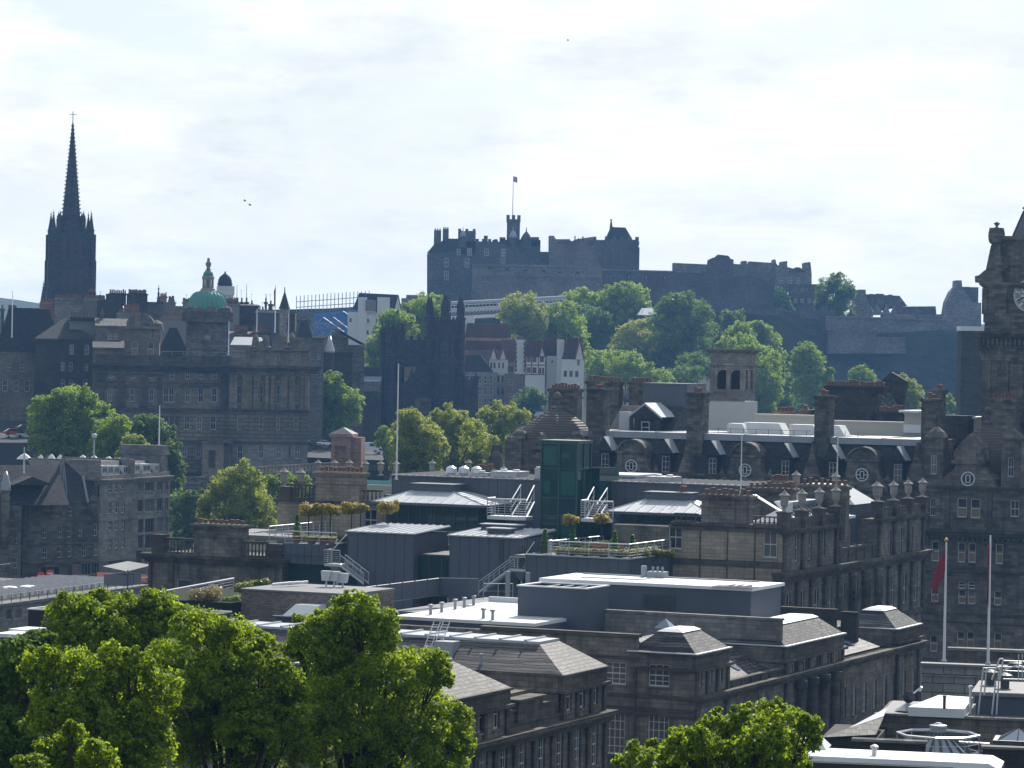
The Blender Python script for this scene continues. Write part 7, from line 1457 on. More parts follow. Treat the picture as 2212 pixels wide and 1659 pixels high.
d0,d1=kx(r1(1208,1550),6),kx(r1(1482,1550),6);dz=kz(r1(1345,1500),6)
facade(BK,d0,d1,zc,dz-1.5,kw(r1,[(1345,1650,34,28,'sash')],6),M_brown,y=6);BK.part(MB().box(d0,d1,6.4,22,zc,dz-1.52),'drum_base',M_brown)
b=MB();b.box(d0-.8,d1+.8,5.2,6.2,dz-1.5,dz-.8);b.lathe(cx,yc,[(rad*1.04,dz-1.5),(rad*1.06,zb+.1),(rad*.95,zb+.2)],24);BK.part(b,'drum',M_brown)
for x in(1280,1375,1465,1225):
 X_,z_=BK.q(r1(x,1495),6.5);b=MB();b.box(X_-1.6,X_+1.6,6.2,9,dz-1.2,z_+.6);b.lathe(X_,7,[(1.6,z_+.6),(1.2,z_+1.6),(.2,z_+2.1)],8);q=BK.part(b,'round_dormer',M_brown);w_=MB()
 for i in range(12):a0,a1=2*math.pi*i/12,2*math.pi*(i+1)/12;w_.add([(X_,6.15,z_)]+[(X_+.95*math.cos(a),6.15,z_+.95*math.sin(a))for a in(a0,a1)],[(0,1,2)])
 BK.part(w_,'round_window',M_glass,parent=q)
lx0,lx1=kx(r4(805,100),1),kx(r4(1030,100),1);lz=kz(r1(910,1570),1);facade(BK,lx0,lx1,zc+.3,lz,kw(r4,[(872,120,42,90,'arch'),(975,125,40,92,'arch')],1),M_bank,y=1);BK.part(MB().box(lx0,lx1,1.4,14,zc,lz-.02).box(lx0-.5,lx1+.5,.4,1.4,lz-.6,lz),'attic_turret',M_bank)
ca,cb=kx(r1(820,1560),1),kx(r1(995,1560),1);zt_=kz(r1(910,1480),1);pts=[(ca,lz)]+[((ca+cb)/2-(cb-ca)/2*math.cos(math.pi*k/10),lz+.6+(zt_-lz-.6)*math.sin(math.pi*k/10))for k in range(11)]+[(cb,lz)];BK.part(MB().prism(pts,1,12),'arched_top',M_tan)
BK.part(MB().box(kx(r1(1000,1600),2),kx(r1(1042,1600),2),2,10,lz-3,kz(r1(1010,1590),2)).lathe(kx(r1(1010,1600),4),5,[(2,lz-1),(1.6,lz+.8),(.3,lz+1.6)],10),'side_turret',M_tan)
ax0,ax1=kx(s2(1050,1000),YW+.8),kx(s2(1730,1100),YW+.8);az=kz(s2(1400,985),YW+.8)
facade(BK,ax0,ax1,zc+.3,az,kw(s2,[(1140,1190,34,110,'sash'),(1345,1190,34,150,'sash'),(1590,1105,34,90,'sash')],YW+.8),M_bank,y=YW+.8);BK.part(MB().box(ax0,ax1,YW+1.2,16,zc,az-.02),'attic',M_bank)
b=MB();b.box(ax0-.4,ax1+.4,YW+.2,YW+1.2,az-.3,az);
for x,yt in((1075,790),(1200,800),(1420,760),(1520,770)):X_,z_=BK.q(s2(x,yt),0);b.lathe(X_,0,[(1.1,zc),(1.1,az+.2),(1.4,az+.4),(.9,az+.8),(.7,z_-1),(.2,z_)],8)
BK.part(b,'attic_finials',M_bank)
for(xa,xb,ys,yt)in((1085,1195,950,880),(1280,1420,900,800),(1530,1650,940,850),(1680,1735,1030,960)):
 pp=[BK.q(s2(*p),YW+.75)for p in((xa,1010),(xb,1010),(xb,ys),((xa+xb)/2+12,yt),((xa+xb)/2-12,yt),(xa,ys))];BK.part(MB().prism(pp,YW+.7,YW+2.6),'gablet',M_bank)
x0,z0=BK.q(s2(1380,770),1);x1,_=BK.q(s2(1500,770),1);spx,spz=BK.q(s2(1428,250),3);s0=kz(s2(1430,485),3);sw=(kx(s2(1495,480),3)-kx(s2(1360,480),3))/2
xp0,zp0=BK.q(s2(760,900),3);xp1,_=BK.q(s2(1200,900),3);BK.part(MB().frus((xp0,xp1,3,12),zp0-.5,(xp0+1,xp1-1,8,9),kz(s2(900,830),8)),'skylit_roof',M_zincroof)
bl=MB();balustrade(bl,kx(s2(755,960),.5),kx(s2(945,960),.5),.5,zp+.2,1.5,.5);BK.part(bl,'balustrade',M_pale)
b=MB();fx0,fz=BK.q(r4(1045,122),4);fx1=kx(r4(1470,130),4);BK.part(MB().box(fx0,fx1,4,12,zc,fz),'lead_flat',M_lead)
for i in range(4):X_=fx0+(fx1-fx0)*(.35+.2*i);b.tube((X_,4,fz),(X_+1.2,8,fz+2.2),.07);b.tube((X_+.5,4,fz),(X_+1.7,8,fz+2.2),.07)
railing(b,[(fx0,4,fz),(fx1,4,fz)],1.0,1,2.5,.05);BK.part(b,'railing',M_lead)
TW_=thing('terrace_wall','long stone retaining wall topped with a pale balustrade below the bank','wall',r4(1500,850),700,-8,50)
x0,z0=TW_.q(r4(1080,850));x1,z1=TW_.q(r4(2170,812));TW_.part(MB().add([(x0,0,0),(x1,0,0),(x1,0,z1-1.6),(x0,0,z0-2.2),(x0,3,0),(x1,3,0),(x1,3,z1-1.6),(x0,3,z0-2.2)],[(0,1,2,3),(3,2,6,7),(1,5,6,2)]),'wall',M_brown)
b=MB();xs0=TW_.x(r4(1600,850));n=24
zA,zB=TW_.z(r4(1620,845)),TW_.z(r4(2170,812))
for i in range(n+1):t=i/n;X_=xs0+(x1-xs0)*t;z_=zA+(zB-zA)*t;b.box(X_-.25,X_+.25,-.1,.5,z_-3.0,z_-.3)
b.add([(xs0,-.3,zA-.3),(x1,-.3,zB-.3),(x1,-.3,zB),(xs0,-.3,zA),(xs0,.8,zA-.3),(x1,.8,zB-.3),(x1,.8,zB),(xs0,.8,zA)],[(0,1,2,3),(3,2,6,7)]);b.add([(xs0,-.3,zA-3.4),(x1,-.3,zB-2.9),(x1,-.3,zB-2.6),(xs0,-.3,zA-3.1)],[(0,1,2,3)]);TW_.part(b,'balustrade',M_tanclean)
LD_=thing('gate_lodge','small pink sandstone lodge with an arched opening beside the parked cars','lodge',r5(-80,600),690,-8,60)
x0,z1=LD_.q(u1(675,5));x1,z0=LD_.q(u1(885,200));z1+=1.5
a=LD_.q(u1(775,190));facade(LD_,x0,x1,0,z1,[(a[0],a[1],2.4,LD_.z(u1(775,30))-a[1],'none')],M_pink,dep=.8);LD_.part(MB().box(x0,x1,.9,6,0,z1-.02).box(x1-.02,x1+2.0,1.6,6,0,z1-.02).box(x0-.4,x1+.4,-.4,6.3,z1,z1+.7),'side_wall',M_pink);hiproof(q_:=MB(),x0-.4,x1+.4,-.4,6.3,z1+.703,z1+2);LD_.part(q_,'roof',M_slated)
def car(label,p,D,col,ln=4.3,rot=0.0,van=False,name='parked_car',cat='car',group='cars parked by the lodge'):
 w_=P(p,D);f=place(name,label,cat,w_,rot,group);m_=plain(name+'_paint',col,.25,.6,.2,var=.03);L2=ln/2
 if van:f.part(MB().prism([(-L2,.35),(L2,.35),(L2,1.05),(L2-.9,1.3),(L2-1.5,2.15),(-L2,2.2)],-.95,.95),'body',m_);f.part(MB().prism([(L2-.98,1.32),(L2-1.5,2.02),(L2-2.3,2.02),(L2-2.3,1.32)],-.96,.96),'window',M_glass)
 else:
  f.part(MB().prism([(-L2,.35),(L2,.35),(L2,.75),(L2-1.0,.95),(-L2+.5,1.0),(-L2,.85)],-.85,.85),'body',m_);f.part(MB().prism([(L2-1.15,.955),(L2-1.8,1.4),(-L2+1.1,1.42),(-L2+.45,1.005)],-.72,.72),'window',M_glass);f.part(MB().box(-L2+1.2,L2-1.9,-.7,.7,1.423,1.46),'car_roof',m_)
 for sx in(-1,1):
  for sy in(-1,1):f.part(MB().tube((sx*(L2-.85),sy*.72,.32),(sx*(L2-.85),sy*.9,.32),.32,12),'wheel',M_dark)
car('white van parked on the road right of the pink lodge',u1(1070,90),765,(.7,.72,.75),5.4,10,True,'parked_van','van');
for i,(p,c_)in enumerate((((1250,120),(.55,.57,.6)),((1420,120),(.03,.03,.04)),((430,35),(.5,.5,.52)),((510,30),(.05,.06,.09)),((600,30),(.6,.6,.62)),((570,65),(.08,.08,.1)))):car(['silver car in front of the white van','dark car at the edge of the olive trees','silver car under the dark tree, leftmost in its row','dark blue car under the dark tree beside a silver car','pale car under the dark tree close to the pink lodge','black car nearer than the others in front of the dark tree'][i],u1(*p),768,c_,rot=10+12*i)
for i,(p,c_)in enumerate((((165,590),(.4,.03,.03)),((320,540),(.05,.05,.06)),((310,620),(.35,.4,.45)),((170,635),(.7,.68,.62)))):car(['red car at the left between the dark wall and the big tree','black car with a glinting roof behind the red car','grey blue car in front of the glinting black car','cream car below the red car at the left edge'][i],s3(*p),700,c_,rot=20,group='cars parked at the left edge')
# old town skyline
BD,GY,RD,CL=M_brown,M_render,M_redtile,M_slated
H=house
GH='old town houses on the skyline'
H('long dark slate mansard tenement at the left edge with pale dormers over a lit cornice',s1,(-60,1015),(745,1600),770,16,M_bank,'mansard',480,CL,[((105,1255),(600,1255),4,50,95,'sash'),((60,1500),(600,1500),5,60,140,'sash'),((105,980),(350,980),3,36,70,'sash')],[(0,60,480,5),(95,215,490,6)],group=GH,roofw=3)
f=H('dark stone upper tenement with three small pale dormers in its slate roof',s1,(-30,850),(420,1010),776,14,M_soot,'mansard',475,CL,[((75,838),(340,838),3,50,70,'white')],group=GH,roofw=6)
H('dark tenement with a large blue grey hipped slate roof left of the bank',s1,(430,850),(1150,1640),760,16,M_soot,'hip',590,CL,[((770,1250),(870,1250),2,44,110,'sash'),((1060,1250),(1060,1250),1,44,90,'sash'),((880,1045),(1065,1050),2,50,120,'sash'),((770,1460),(870,1460),2,44,110,'sash'),((1050,1465),(1050,1465),1,44,110,'sash')],[(860,1170,585,9)],group=GH)
H('grey rendered gable wall with a row of pots, above the blue grey hipped roof',s1,(855,640),(1180,860),764,8,GY,'flat',group=GH)
H('tall grey stone stack house in front of the black spire with a crowd of pots',s1,(670,400),(1020,640),800,8,M_grey,None,stacks=[(670,1010,350,14,1)],group=GH)
H('pale gable house with a dark lean-to roof right below the black spire',s1,(1025,375),(1205,600),802,8,GY,None,stacks=[(1030,1300,355,14,2,M_grey)],group=GH)
H('dark narrow stone house between the pale gable and the black stack house',s1,(1200,380),(1310,640),800,6,M_soot,None,group=GH)
H('black stone chimney house on the skyline, left one of the two black stacks',s1,(1310,300),(1512,520),840,8,M_black,None,stacks=[(1085,1180,280,5,3,M_soot),(1340,1560,290,9,2,M_soot)],group=GH)
H('black stone chimney house on the skyline, right one of the two black stacks',s1,(1568,300),(1812,560),838,8,M_black,None,stacks=[(1575,1808,290,12,2)],group=GH)
H('pinkish chimney house beside the small black pinnacle left of the spire',s1,(490,440),(660,600),805,6,M_pink,None,stacks=[(495,655,400,8,2,M_pink)],group=GH)
H('long low dark roofed house with a ridge of small chimneys at the left',s1,(215,490),(700,620),812,9,M_soot,'flat',group=GH)
H('white gabled house with a red roof half hidden at the far left',s1,(75,600),(225,700),800,8,M_white,'y',510,RD,group=GH)
H('brown tenement with a bright sunlit slate roof left of the arched bank turret',s1,(1180,690),(1570,1100),758,10,M_bank,'x',600,M_slate,[((1270,840),(1270,840),1,50,60,'dark'),((1345,860),(1420,860),2,50,80,'sash')],[(1240,1280,530,1)],group=GH)
H('small barrel roofed stone attic below the sunlit slate roof',s1,(1150,960),(1540,1170),750,8,M_bank,'x',870,M_slated,group=GH)
H('house with rows of red pots behind the arched bank turret',s1,(1440,530),(1860,720),790,8,M_grey,None,stacks=[(1450,1720,530,12,1,M_pink),(1520,1710,470,9,4,M_pink)],group=GH)
H('wide pale rendered house between the arched turret and the green dome',s1,(1980,590),(2420,900),788,8,GY,None,stacks=[(2010,2400,575,14,2,M_pink)],group=GH)
H('slate mansard house with two white dormers left of the green dome',s1,(1930,1060),(2330,1180),765,8,GY,'mansard',715,CL,[((2000,1000),(2160,1000),2,60,90,'white')],group=GH,roofw=3)
H('pale gable house with pots on the skyline right of the small black spire',s1,(1975,400),(2160,600),850,8,GY,None,stacks=[(2070,2150,375,5,1,GY),(1965,2060,330,4,4,M_pink)],group=GH)
H('pale house with a grey slate slope on the skyline close left of the green dome',s2,(78,450),(255,600),852,8,M_render,None,stacks=[(170,280,400,6,2,M_grey)],group=GH)
H('low brown house between the black stacks and the small black spire',s1,(1810,415),(1990,620),845,8,M_brown,'flat',group=GH)
H('tall blank grey gable house close right of the green dome',s2,(705,420),(868,850),815,9,GY,None,stacks=[(700,870,395,8,2,M_brown)],group=GH)
H('dark tenement with a skylit roof right of the blank grey gable',s2,(865,440),(1105,900),820,10,M_soot,'x',425,CL,stacks=[(880,925,400,2),(935,990,400,3),(1010,1045,420,2),(1180,1220,400,2),(1230,1290,425,4)],group=GH)
H('brown house with brick red roof and a long line of pots right of the dome',s2,(750,790),(1030,900),775,6,M_bank,'x',760,RD,stacks=[(800,980,735,10,1),],group=GH)
H('brown house with a short line of pots behind the blue flag',s2,(1030,800),(1240,900),776,6,M_bank,'flat',stacks=[(1035,1200,740,8,1)],group=GH)
H('slate fronted house behind the red flag',s2,(1105,530),(1400,800),800,8,M_panel,'flat',0,M_lead,stacks=[(1100,1300,500,5,2,M_grey)],group=GH)
H('tall narrow house with a steep roof right of the conical turret',s2,(1575,840),(1760,1400),775,9,M_castle,'mansard',625,CL,[((1610,1080),(1720,1020),2,36,70,'sash')],[(1580,1620,610,1),(1685,1740,610,2)],group=GH,roofw=1.2)
H('tall dark tenement with oriel windows between the bank and the silver cupola',s2,(1730,860),(1905,1400),780,9,M_castle,'flat',0,CL,[((1770,1110),(1850,1110),2,40,70,'sash'),((1770,1330),(1850,1330),2,40,70,'sash')],group=GH)
H('dark house under the stand with a silver bell cupola at its corner',s2,(1905,1030),(2260,1420),800,10,M_soot,'flat',0,CL,[((2120,1060),(2180,1060),2,50,100,'mull')],group=GH)
f=H('dark stone hall with a sunlit slate roof below the white house',s2,(1975,830),(2212,1100),830,12,M_brown,None,ang=9,group=GH)
x0,z0=f.q(s2(1975,830));xm,zm=f.q(s2(2075,735));x1=f.x(r2(75,1330));f.part(MB().prism([(x0,z0-.01),(f.x0+2*(xm-x0),z0-.01),(xm,zm)],.01,.8),'gable',M_brown);xe,ze=f.q(r2(160,1325));f.part(MB().add([(xm,-.1,zm+.05),(xe,-.1,ze),(xe,12,ze),(xm,12,zm+.05)],[(0,1,2,3)]),'roof',M_slate);f.part(MB().box(f.x1,xe-.3,.4,12,0,ze-.1),'side_wall',M_brown)
CP=thing('cupola','silver bell shaped cupola on a small round turret below the blue stand','cupola',s2(1985,1020),798,0,60);x,z=CP.q(s2(1985,1025));r_=CP.x(s2(2050,1025))-x;CP.part(MB().lathe(x,0,[(r_,z),(r_*.95,z+.6),(r_*.5,z+2.6),(r_*.2,z+4.2),(.1,CP.z(s2(1985,870)))],14),'bell_roof',M_zincroof,smooth=True);CP.part(MB().lathe(x,0,[(r_*.9,0),(r_*.9,z-.003)],14),'turret',M_soot)
CT=thing('conical_turret','pale square turret with a pointed slate cone roof on the ridge','turret',s2(1430,480),790,0,70);x,z=CT.q(s2(1428,485));r_=(CT.x(s2(1500,485))-CT.x(s2(1365,485)))/2;CT.part(MB().lathe(x,0,[(r_*1.1,z),(r_*.9,z+.6),(.15,CT.z(s2(1428,280))),(.1,CT.z(s2(1428,215)))],12),'cone_roof',M_slated);CT.part(MB().box(x-r_*.8,x+r_*.9,-r_*.8,r_*.8,0,z-.003),'turret',M_grey);CT.part(MB().box(x+r_*.9,x+r_*2,-.5,5,0,z-1),'side_wall',M_soot)
HB=thing('church_spire','tall black gothic church tower with a slender crocketed spire and corner pinnacles','church',r1(465,1390),985,12,86)
hx=lambda x,y:HB.q(r1(x,y))[0];hz=lambda y,x=465:HB.q(r1(x,y))[1]
c=hx(463,1350);w1=(hx(620,1350)-hx(306,1350))/2*.93;w2=w1*.95;HBc=HB.face(c,w1,0)
b=MB();b.box(-w1,w1,-w1,w1,0,hz(1150));b.box(-w1*.9,w1*.9,-w1*.9,w1*.9,hz(1150),hz(960));b.lathe(0,0,[(w1*.68,hz(960)),(w1*.62,hz(858)),(w1*.68,hz(857)),(w1*.68,hz(850))],8,rot=math.pi/8)
for s in(-1,1):
 for t in(-1,1):
  b.box(s*w1-(.9 if s>0 else.5),s*w1+(.5 if s>0 else.9),t*w1-.9,t*w1+.9,0,hz(1140));b.box(s*w1*.93-.8,s*w1*.93+.8,t*w1*.93-.8,t*w1*.93+.8,hz(1140),hz(970))
for k in range(3):b.box(-w1-.2,w1+.2,-w1-.2,w1+.2,hz(1150)-k*7.5-.3,hz(1150)-k*7.5+.1)
HBc.part(b,'tower',M_black)
b=MB();sz0,sz1=hz(855),hz(238);rs=w1*.44*(hx(535,855)-hx(410,855))/(w1*.88);tipx=hx(483,238)-hx(472,855)
b.lathe(0,0,[(rs,sz0),(rs*.52,sz0+(sz1-sz0)*.5),(.2,sz1)],8,rot=math.pi/8)
for i in range(8):
 a=2*math.pi*i/8+math.pi/8
 for k in range(24):t=k/24;rr=rs*(1-t)*1.0+.25;b.box(rr*math.cos(a)-.13,rr*math.cos(a)+.13,rr*math.sin(a)-.13,rr*math.sin(a)+.13,sz0+(sz1-sz0)*t,sz0+(sz1-sz0)*t+.4)
HBc.part(b,'spire',M_black)
b=MB();b.tube((0,0,sz1-.2),(0,0,hz(165)),.12);zc_=hz(185);b.tube((-1.1,0,zc_),(1.1,0,zc_),.09);b.tube((0,-1.1,zc_),(0,1.1,zc_),.07);HBc.part(b,'cross',M_dsteel)
for s in(-1,1):
 for t in(-1,1):spirelet(HBc,s*w1*.84,t*w1*.84,hz(1010),hz(838),.95,M_black,shaft=.4);spirelet(HBc,s*w1*.52,t*w1*.52,hz(960),hz(830),.7,M_black,shaft=.7)
M_louv=plain('brown_louvres',(.075,.045,.038),.8,.2)
for x in(-.36,0,.36):HBc.part(MB().box(w1*x-.55,w1*x+.55,-w1*.9-.06,-w1*.9+.1,hz(1130),hz(990)),'louvre',M_louv);HBc.part(MB().box(w1*x-.5,w1*x+.5,-w1-.06,-w1+.1,hz(1330),hz(1210)),'louvre',M_louv)
for(p,pt,D_,lab)in((r1(281,1400),r1(281,1300),960,'small black pinnacle standing left of the spire tower'),(r1(1024,1560),r1(1024,1330),860,'slim black pinnacle between the chimney houses and the green dome')):
 f=thing('stone_pinnacle',lab,'pinnacle',p,D_,0,80);x,z0=f.q(p);spirelet(f,x,0,z0-6,f.z(pt),1.0,M_black,shaft=.5)
 f.part(MB().box(x-1.1,x+1.1,-1.1,1.1,0,z0-6.003),'shaft',M_black)
OB=thing('camera_obscura_tower','white battlemented tower with a black ogee dome behind the green dome','tower',r1(1460,1395),1000,8,90)
x,z=OB.q(r1(1462,1325));r_=(OB.x(r1(1520,1350))-OB.x(r1(1405,1350)))/2;OB.part(MB().box(x-r_*.9,x+r_*.9,0,r_*1.8,0,z-2),'tower',M_white)
b=MB().box(x-r_,x+r_,-.5,r_*2-.3,z-1.99,z-.6);[b.box(x-r_+(2*r_-.9)*i/6,x-r_+(2*r_-.9)*i/6+.9,-.5,0,z-.6,z+.8)for i in range(7)]
[b.box(x-r_+.3+1.3*i,x-r_+.8+1.3*i,-.45,-.2,z-3.4,z-2)for i in range(int(2*r_/1.3))];OB.part(b,'battlement',M_white)
q=lambda y:OB.z(r1(1456,y));OB.part(MB().lathe(x-.1,r_,[(r_*.75,q(1325)),(r_*.8,q(1300)),(r_*.92,q(1296)),(r_*.8,q(1288)),(r_*.78,q(1270)),(r_*.6,q(1248)),(r_*.3,q(1232)),(.25,q(1225)),(.3,q(1218)),(.05,q(1210))],16),'black_dome',M_dark,smooth=True)
for(pb,pt,D_,fl,lab)in((s2(842,380),s2(845,190),900,None,'thin dark pole with a small furled flag right of the white battlemented tower'),(s2(960,380),s2(962,180),900,None,'second thin pole right of the white battlemented tower'),(s2(1205,520),s2(1205,310),830,None,'thin bare pole between two skyline chimney groups'),(s2(1310,780),s2(1322,195),738,M_red,'tall pole with a red flag beside the conical turret'),(s2(1085,770),s2(1090,490),738,M_blue,'pole with a blue flag left of the red one'),(s2(1475,900),s2(1490,540),736,M_blue,'pole with a blue flag below the conical turret'),(s2(737,1060),s2(740,640),736,M_blue,'pole with a small blue flag against the right side of the dome base'),(s1(145,840),s1(145,265),765,None,'tall bare white pole at the far left in front of the slate mansard')):
 flagpole('flagpole',lab,pb,pt,D_,.14,fl,group='flagpoles on the ridge',ball=False,fsize=(.8,4.0)if fl is M_red else(1.0,3.0),hang=bool(fl))
 # twin towered hall and the white gabled houses
CH=thing('twin_towered_church','blackened gothic hall with two pinnacled towers of unequal height','church',s4(940,1000),880,0,80)
cz=lambda y,x=940:CH.q(s4(x,y))[1];cx_=lambda x,y=700:CH.q(s4(x,y))[0]
def gtower(l,m,r_,ztop,zpin,name):
 """square tower turned corner-on: left, near and right corner photo columns"""
 xl,xm,xr=cx_(l),cx_(m),cx_(r_);hd=(xr-xl)/2;xc=(xl+xr)/2;zt,zp=cz(ztop),cz(zpin)
 T=CH.face(xc,0,45 if abs(xm-xc)<hd*.4 else 30);s=hd*.70
 ws=[(0,zt-9-8*k,1.3,4.4,'none')for k in range(3)]
 b=MB().box(-s,s,-s,s,0,zt-.8);b.box(-s-.2,s+.2,-s-.2,s+.2,zt-.8,zt);[crenel(b,-s,s,y,zt,.7,.6,.9,.3)for y in(-s-.2,s-.1)]
 for k in range(4):z=zt-4-k*8.5;b.box(-s-.25,s+.25,-s-.25,s+.25,z,z+.35)
 CH.part(b,name,M_black)if False else T.part(b,name,M_black)
 d=MB()
 for k in range(3):
  z=zt-10-k*8.5
  for u in(-.4,.4):T.part(MB().box(s*u-.45,s*u+.45,-s-.08,-s+.02,z,z+5),'louvre',M_dark);T.part(MB().box(-s-.08,-s+.02,s*u-.45,s*u+.45,z,z+5),'louvre',M_dark)
 for sx in(-1,1):
  for sy in(-1,1):
   T.part(MB().lathe(sx*s,sy*s,[(1.45,0),(1.4,zt-14),(1.15,zt-13.2),(1.15,zt+.2),(1.35,zt+.4),(1.35,zt+.8)],8),'buttress',M_black)
   spirelet(T,sx*s-.55,sy*s,zt+.8,zp,.8,M_black,shaft=.5);spirelet(T,sx*s+.6,sy*s+.3,zt+.8,zp-.3,.72,M_black,shaft=.48)
 return T
gtower(805,940,1080,250,35,'tower');gtower(405,520,560,470,285,'tower')
b=MB();xa,xb=cx_(565),cx_(790);yb_=2.5;za=cz(425);b.box(xa,xb,1.5,6,cz(660),za);crenel(b,xa,xb,1.5,za,1.0,.8,1.0,.5);b.box(xa,xb,1.2,1.5,cz(520),cz(505));b.box(cx_(690),xb,-1,6,0,cz(660)-.01);CH.part(b,'cross_wall',M_black)
b=MB();p=[(x,cz(y))for x,y in((cx_(580),800),(cx_(640),770),(cx_(690),690),(cx_(800),740),(cx_(800),1200),(cx_(520),1200))];b.prism(p,-2,-1.2);CH.part(b,'gable',M_black)
x=cx_(655);spirelet(CH,x,-2.5,cz(800),cz(680),.8,M_black,shaft=.3)
b=MB();xa,xb=cx_(1120),cx_(1245);b.box(xa,xb,-1.5,8,0,cz(760));crenel(b,xa,xb,-1.5,cz(760),.8,.7,.8,.4);CH.part(b,'side_wing',M_soot);spirelet(CH,cx_(1220),-2,cz(900),cz(712),.8,M_black,shaft=.4)
CH.part(MB().box(cx_(690),cx_(830),-2.4,-1.21,0,cz(930)).box(cx_(700),cx_(720),-2.6,-2.4,0,cz(930)),'porch_wall',M_brown)
CH.part(MB().box(cx_(575),cx_(690),16,17,0,cz(655)),'courtyard_wall',M_tanclean)
HL=thing('long_hall','long dark hall with a pale glazed ridge strip left of the twin towers','hall',s4(200,860),865,0,70)
x0,x1=HL.x(s4(-60,860)),HL.x(s4(380,860));z0=HL.z(s4(200,868));zr=HL.z(s4(200,780),5);zg=HL.z(s4(200,738),8);zt=HL.z(s4(200,655),9)
b=MB().box(x0,x1,0,14,0,z0-.1);crenel(b,x0,x1,-.3,z0-1,1.6,1.5,1.0,.5);HL.part(b,'wall',M_soot);HL.part(MB().add([(x0,-.2,z0),(x1,-.2,z0),(x1,5,zr),(x0,5,zr)],[(0,1,2,3)]),'roof',M_slate);HL.part(MB().add([(x0,5,zr+.03),(x1,5,zr+.03),(x1,8,zg),(x0,8,zg)],[(0,1,2,3)]),'glazed_strip',M_skyglass);HL.part(MB().box(x0,x1,9,13,10,zt),'upper_wall',M_black)
GW='white gabled houses below the castle'
WH=thing('white_house','big white harled house with a dark steep roof and white chimneys left of the castle','house',s4(330,300),1060,0,90)
wx=lambda x,y=200,d=0:WH.q(s4(x,y),d)[0];wz=lambda y,x=330,d=0:WH.q(s4(x,y),d)[1]
facade(WH,wx(95),wx(365),0,wz(180),wrow(WH,s4,(120,265),(350,270),4,18,34,'red')+wrow(WH,s4,(205,370),(270,372),2,18,34,'red'),M_white);WH.part(MB().box(wx(95),wx(365),.35,12,0,wz(180)-.02),'side_wall',M_white)
WH.part(MB().prism([(wx(135),wz(158)),(wx(190),wz(10)),(wx(530),wz(20)),(wx(560),wz(160)),(wx(460),wz(180)),(wx(365),wz(185))],1,11),'roof',M_slated)
for(l,r_,t)in((185,262,48),(352,462,45)):WH.part(MB().box(wx(l),wx(r_),-.5,.99,10,wz(t)),'chimney',M_white)
WH.part(MB().prism([(wx(248),wz(180)),(wx(248),wz(125)),(wx(295),wz(68)),(wx(340),wz(125)),(wx(340),wz(180))],-.8,2),'dormer',M_white);WH.put(win_mesh(3.4,3.6,'mull'),'window',(wx(295),-.9,wz(170)))
WH.part(MB().box(wx(365),wx(462),.3,10,0,wz(60)).prism([(wx(462),wz(200)),(wx(462),wz(150)),(wx(505),wz(150)),(wx(530),wz(45)),(wx(556),wz(150)),(wx(556),wz(200))],-.2,.99),'side_wing',M_white)
WH.part(MB().box(wx(560),wx(790),3,12,0,wz(48)).box(wx(600),wx(705),4,8,wz(48),wz(18)),'rear_wing',M_castle)
def rh(label,wall,c,D,mat,roof=None,rmat=M_redtile,wins=(),gab=None,dep=8,red=True):
 f=thing('gabled_house',label,'house',s4(*wall),D,0,84,GW);xa,zt=f.q(s4(*wall));xb,_=f.q(s4(*c));ws=[q for r_ in wins for q in wrow(f,s4,*r_)]
 facade(f,xa,xb,0,zt,[q for q in ws if q[0]-q[2]/2>xa and q[0]+q[2]/2<xb and q[1]>0 and q[1]+q[3]<zt],mat,dep=.15,sill=False);f.part(MB().box(xa,xb,.3,dep,0,zt-.02),'side_wall',mat)
 if roof:f.part(MB().prism([f.q(s4(*p))for p in roof],.35,dep),'roof',rmat)
 for g in(gab or()):
  p=[f.q(s4(*q))for q in g];f.part(MB().prism(p,-.3,dep*.8),'gable',mat);b=MB();m=max(range(len(p)),key=lambda i:p[i][1])
  for i in(m-1,(m+1)%len(p)):b.tube((p[i][0],-.4,p[i][1]),(p[m][0],-.4,p[m][1]+.1),.22,4)
  f.part(b,'bargeboard',M_redpaint)
 return f
rh('house with a broad red tiled roof and lit gable edges behind the others',(1120,400),(1530,500),1010,M_pink,[(1120,398),(1140,272),(1500,275),(1525,398)])
rh('white chimneyed house close right of the taller church tower',(1112,210),(1200,330),1015,M_white)
rh('sandstone tenement with two white dormers close right of the church',(1115,700),(1400,1040),960,M_grey,[(1115,698),(1125,555),(1260,555),(1370,698)],M_slated,[((1150,690),(1195,690),2,26,90,'white'),((1150,800),(1350,790),5,26,70,'sash'),((1250,900),(1350,900),3,26,70,'sash'),((1250,1000),(1350,1000),3,26,70,'sash')])
f=rh('twin gabled white house with red bargeboards and narrow windows',(1335,590),(1490,1000),965,M_white,None,M_redtile,[((1352,668),(1380,668),2,18,50,'red'),((1420,668),(1455,668),2,16,50,'red'),((1415,790),(1450,790),2,20,60,'red'),((1415,900),(1450,900),2,20,70,'red'),((1370,575),(1370,575),1,22,40,'red')],[[(1335,590),(1375,478),(1405,590)],[(1420,590),(1455,480),(1485,590)]])
rh('dark red roofed house behind the white quoined chimney tower',(1440,620),(1565,760),975,M_brick,[(1430,618),(1440,420),(1660,425),(1660,618)],M_redtile,[((1520,705),(1520,705),1,60,60,'dark')])
f=rh('white square chimney tower with dark stepped quoins among the red roofs',(1562,418),(1650,720),958,M_white);b=MB()
for i in range(14):
 for s_,xx in((1,1562),(-1,1650)):x0,z0=f.q(s4(xx,440+i*19));b.box(x0-.1*s_,x0+s_*(.55 if i%2 else.3),-.05,.02,z0-.3,z0+.4)
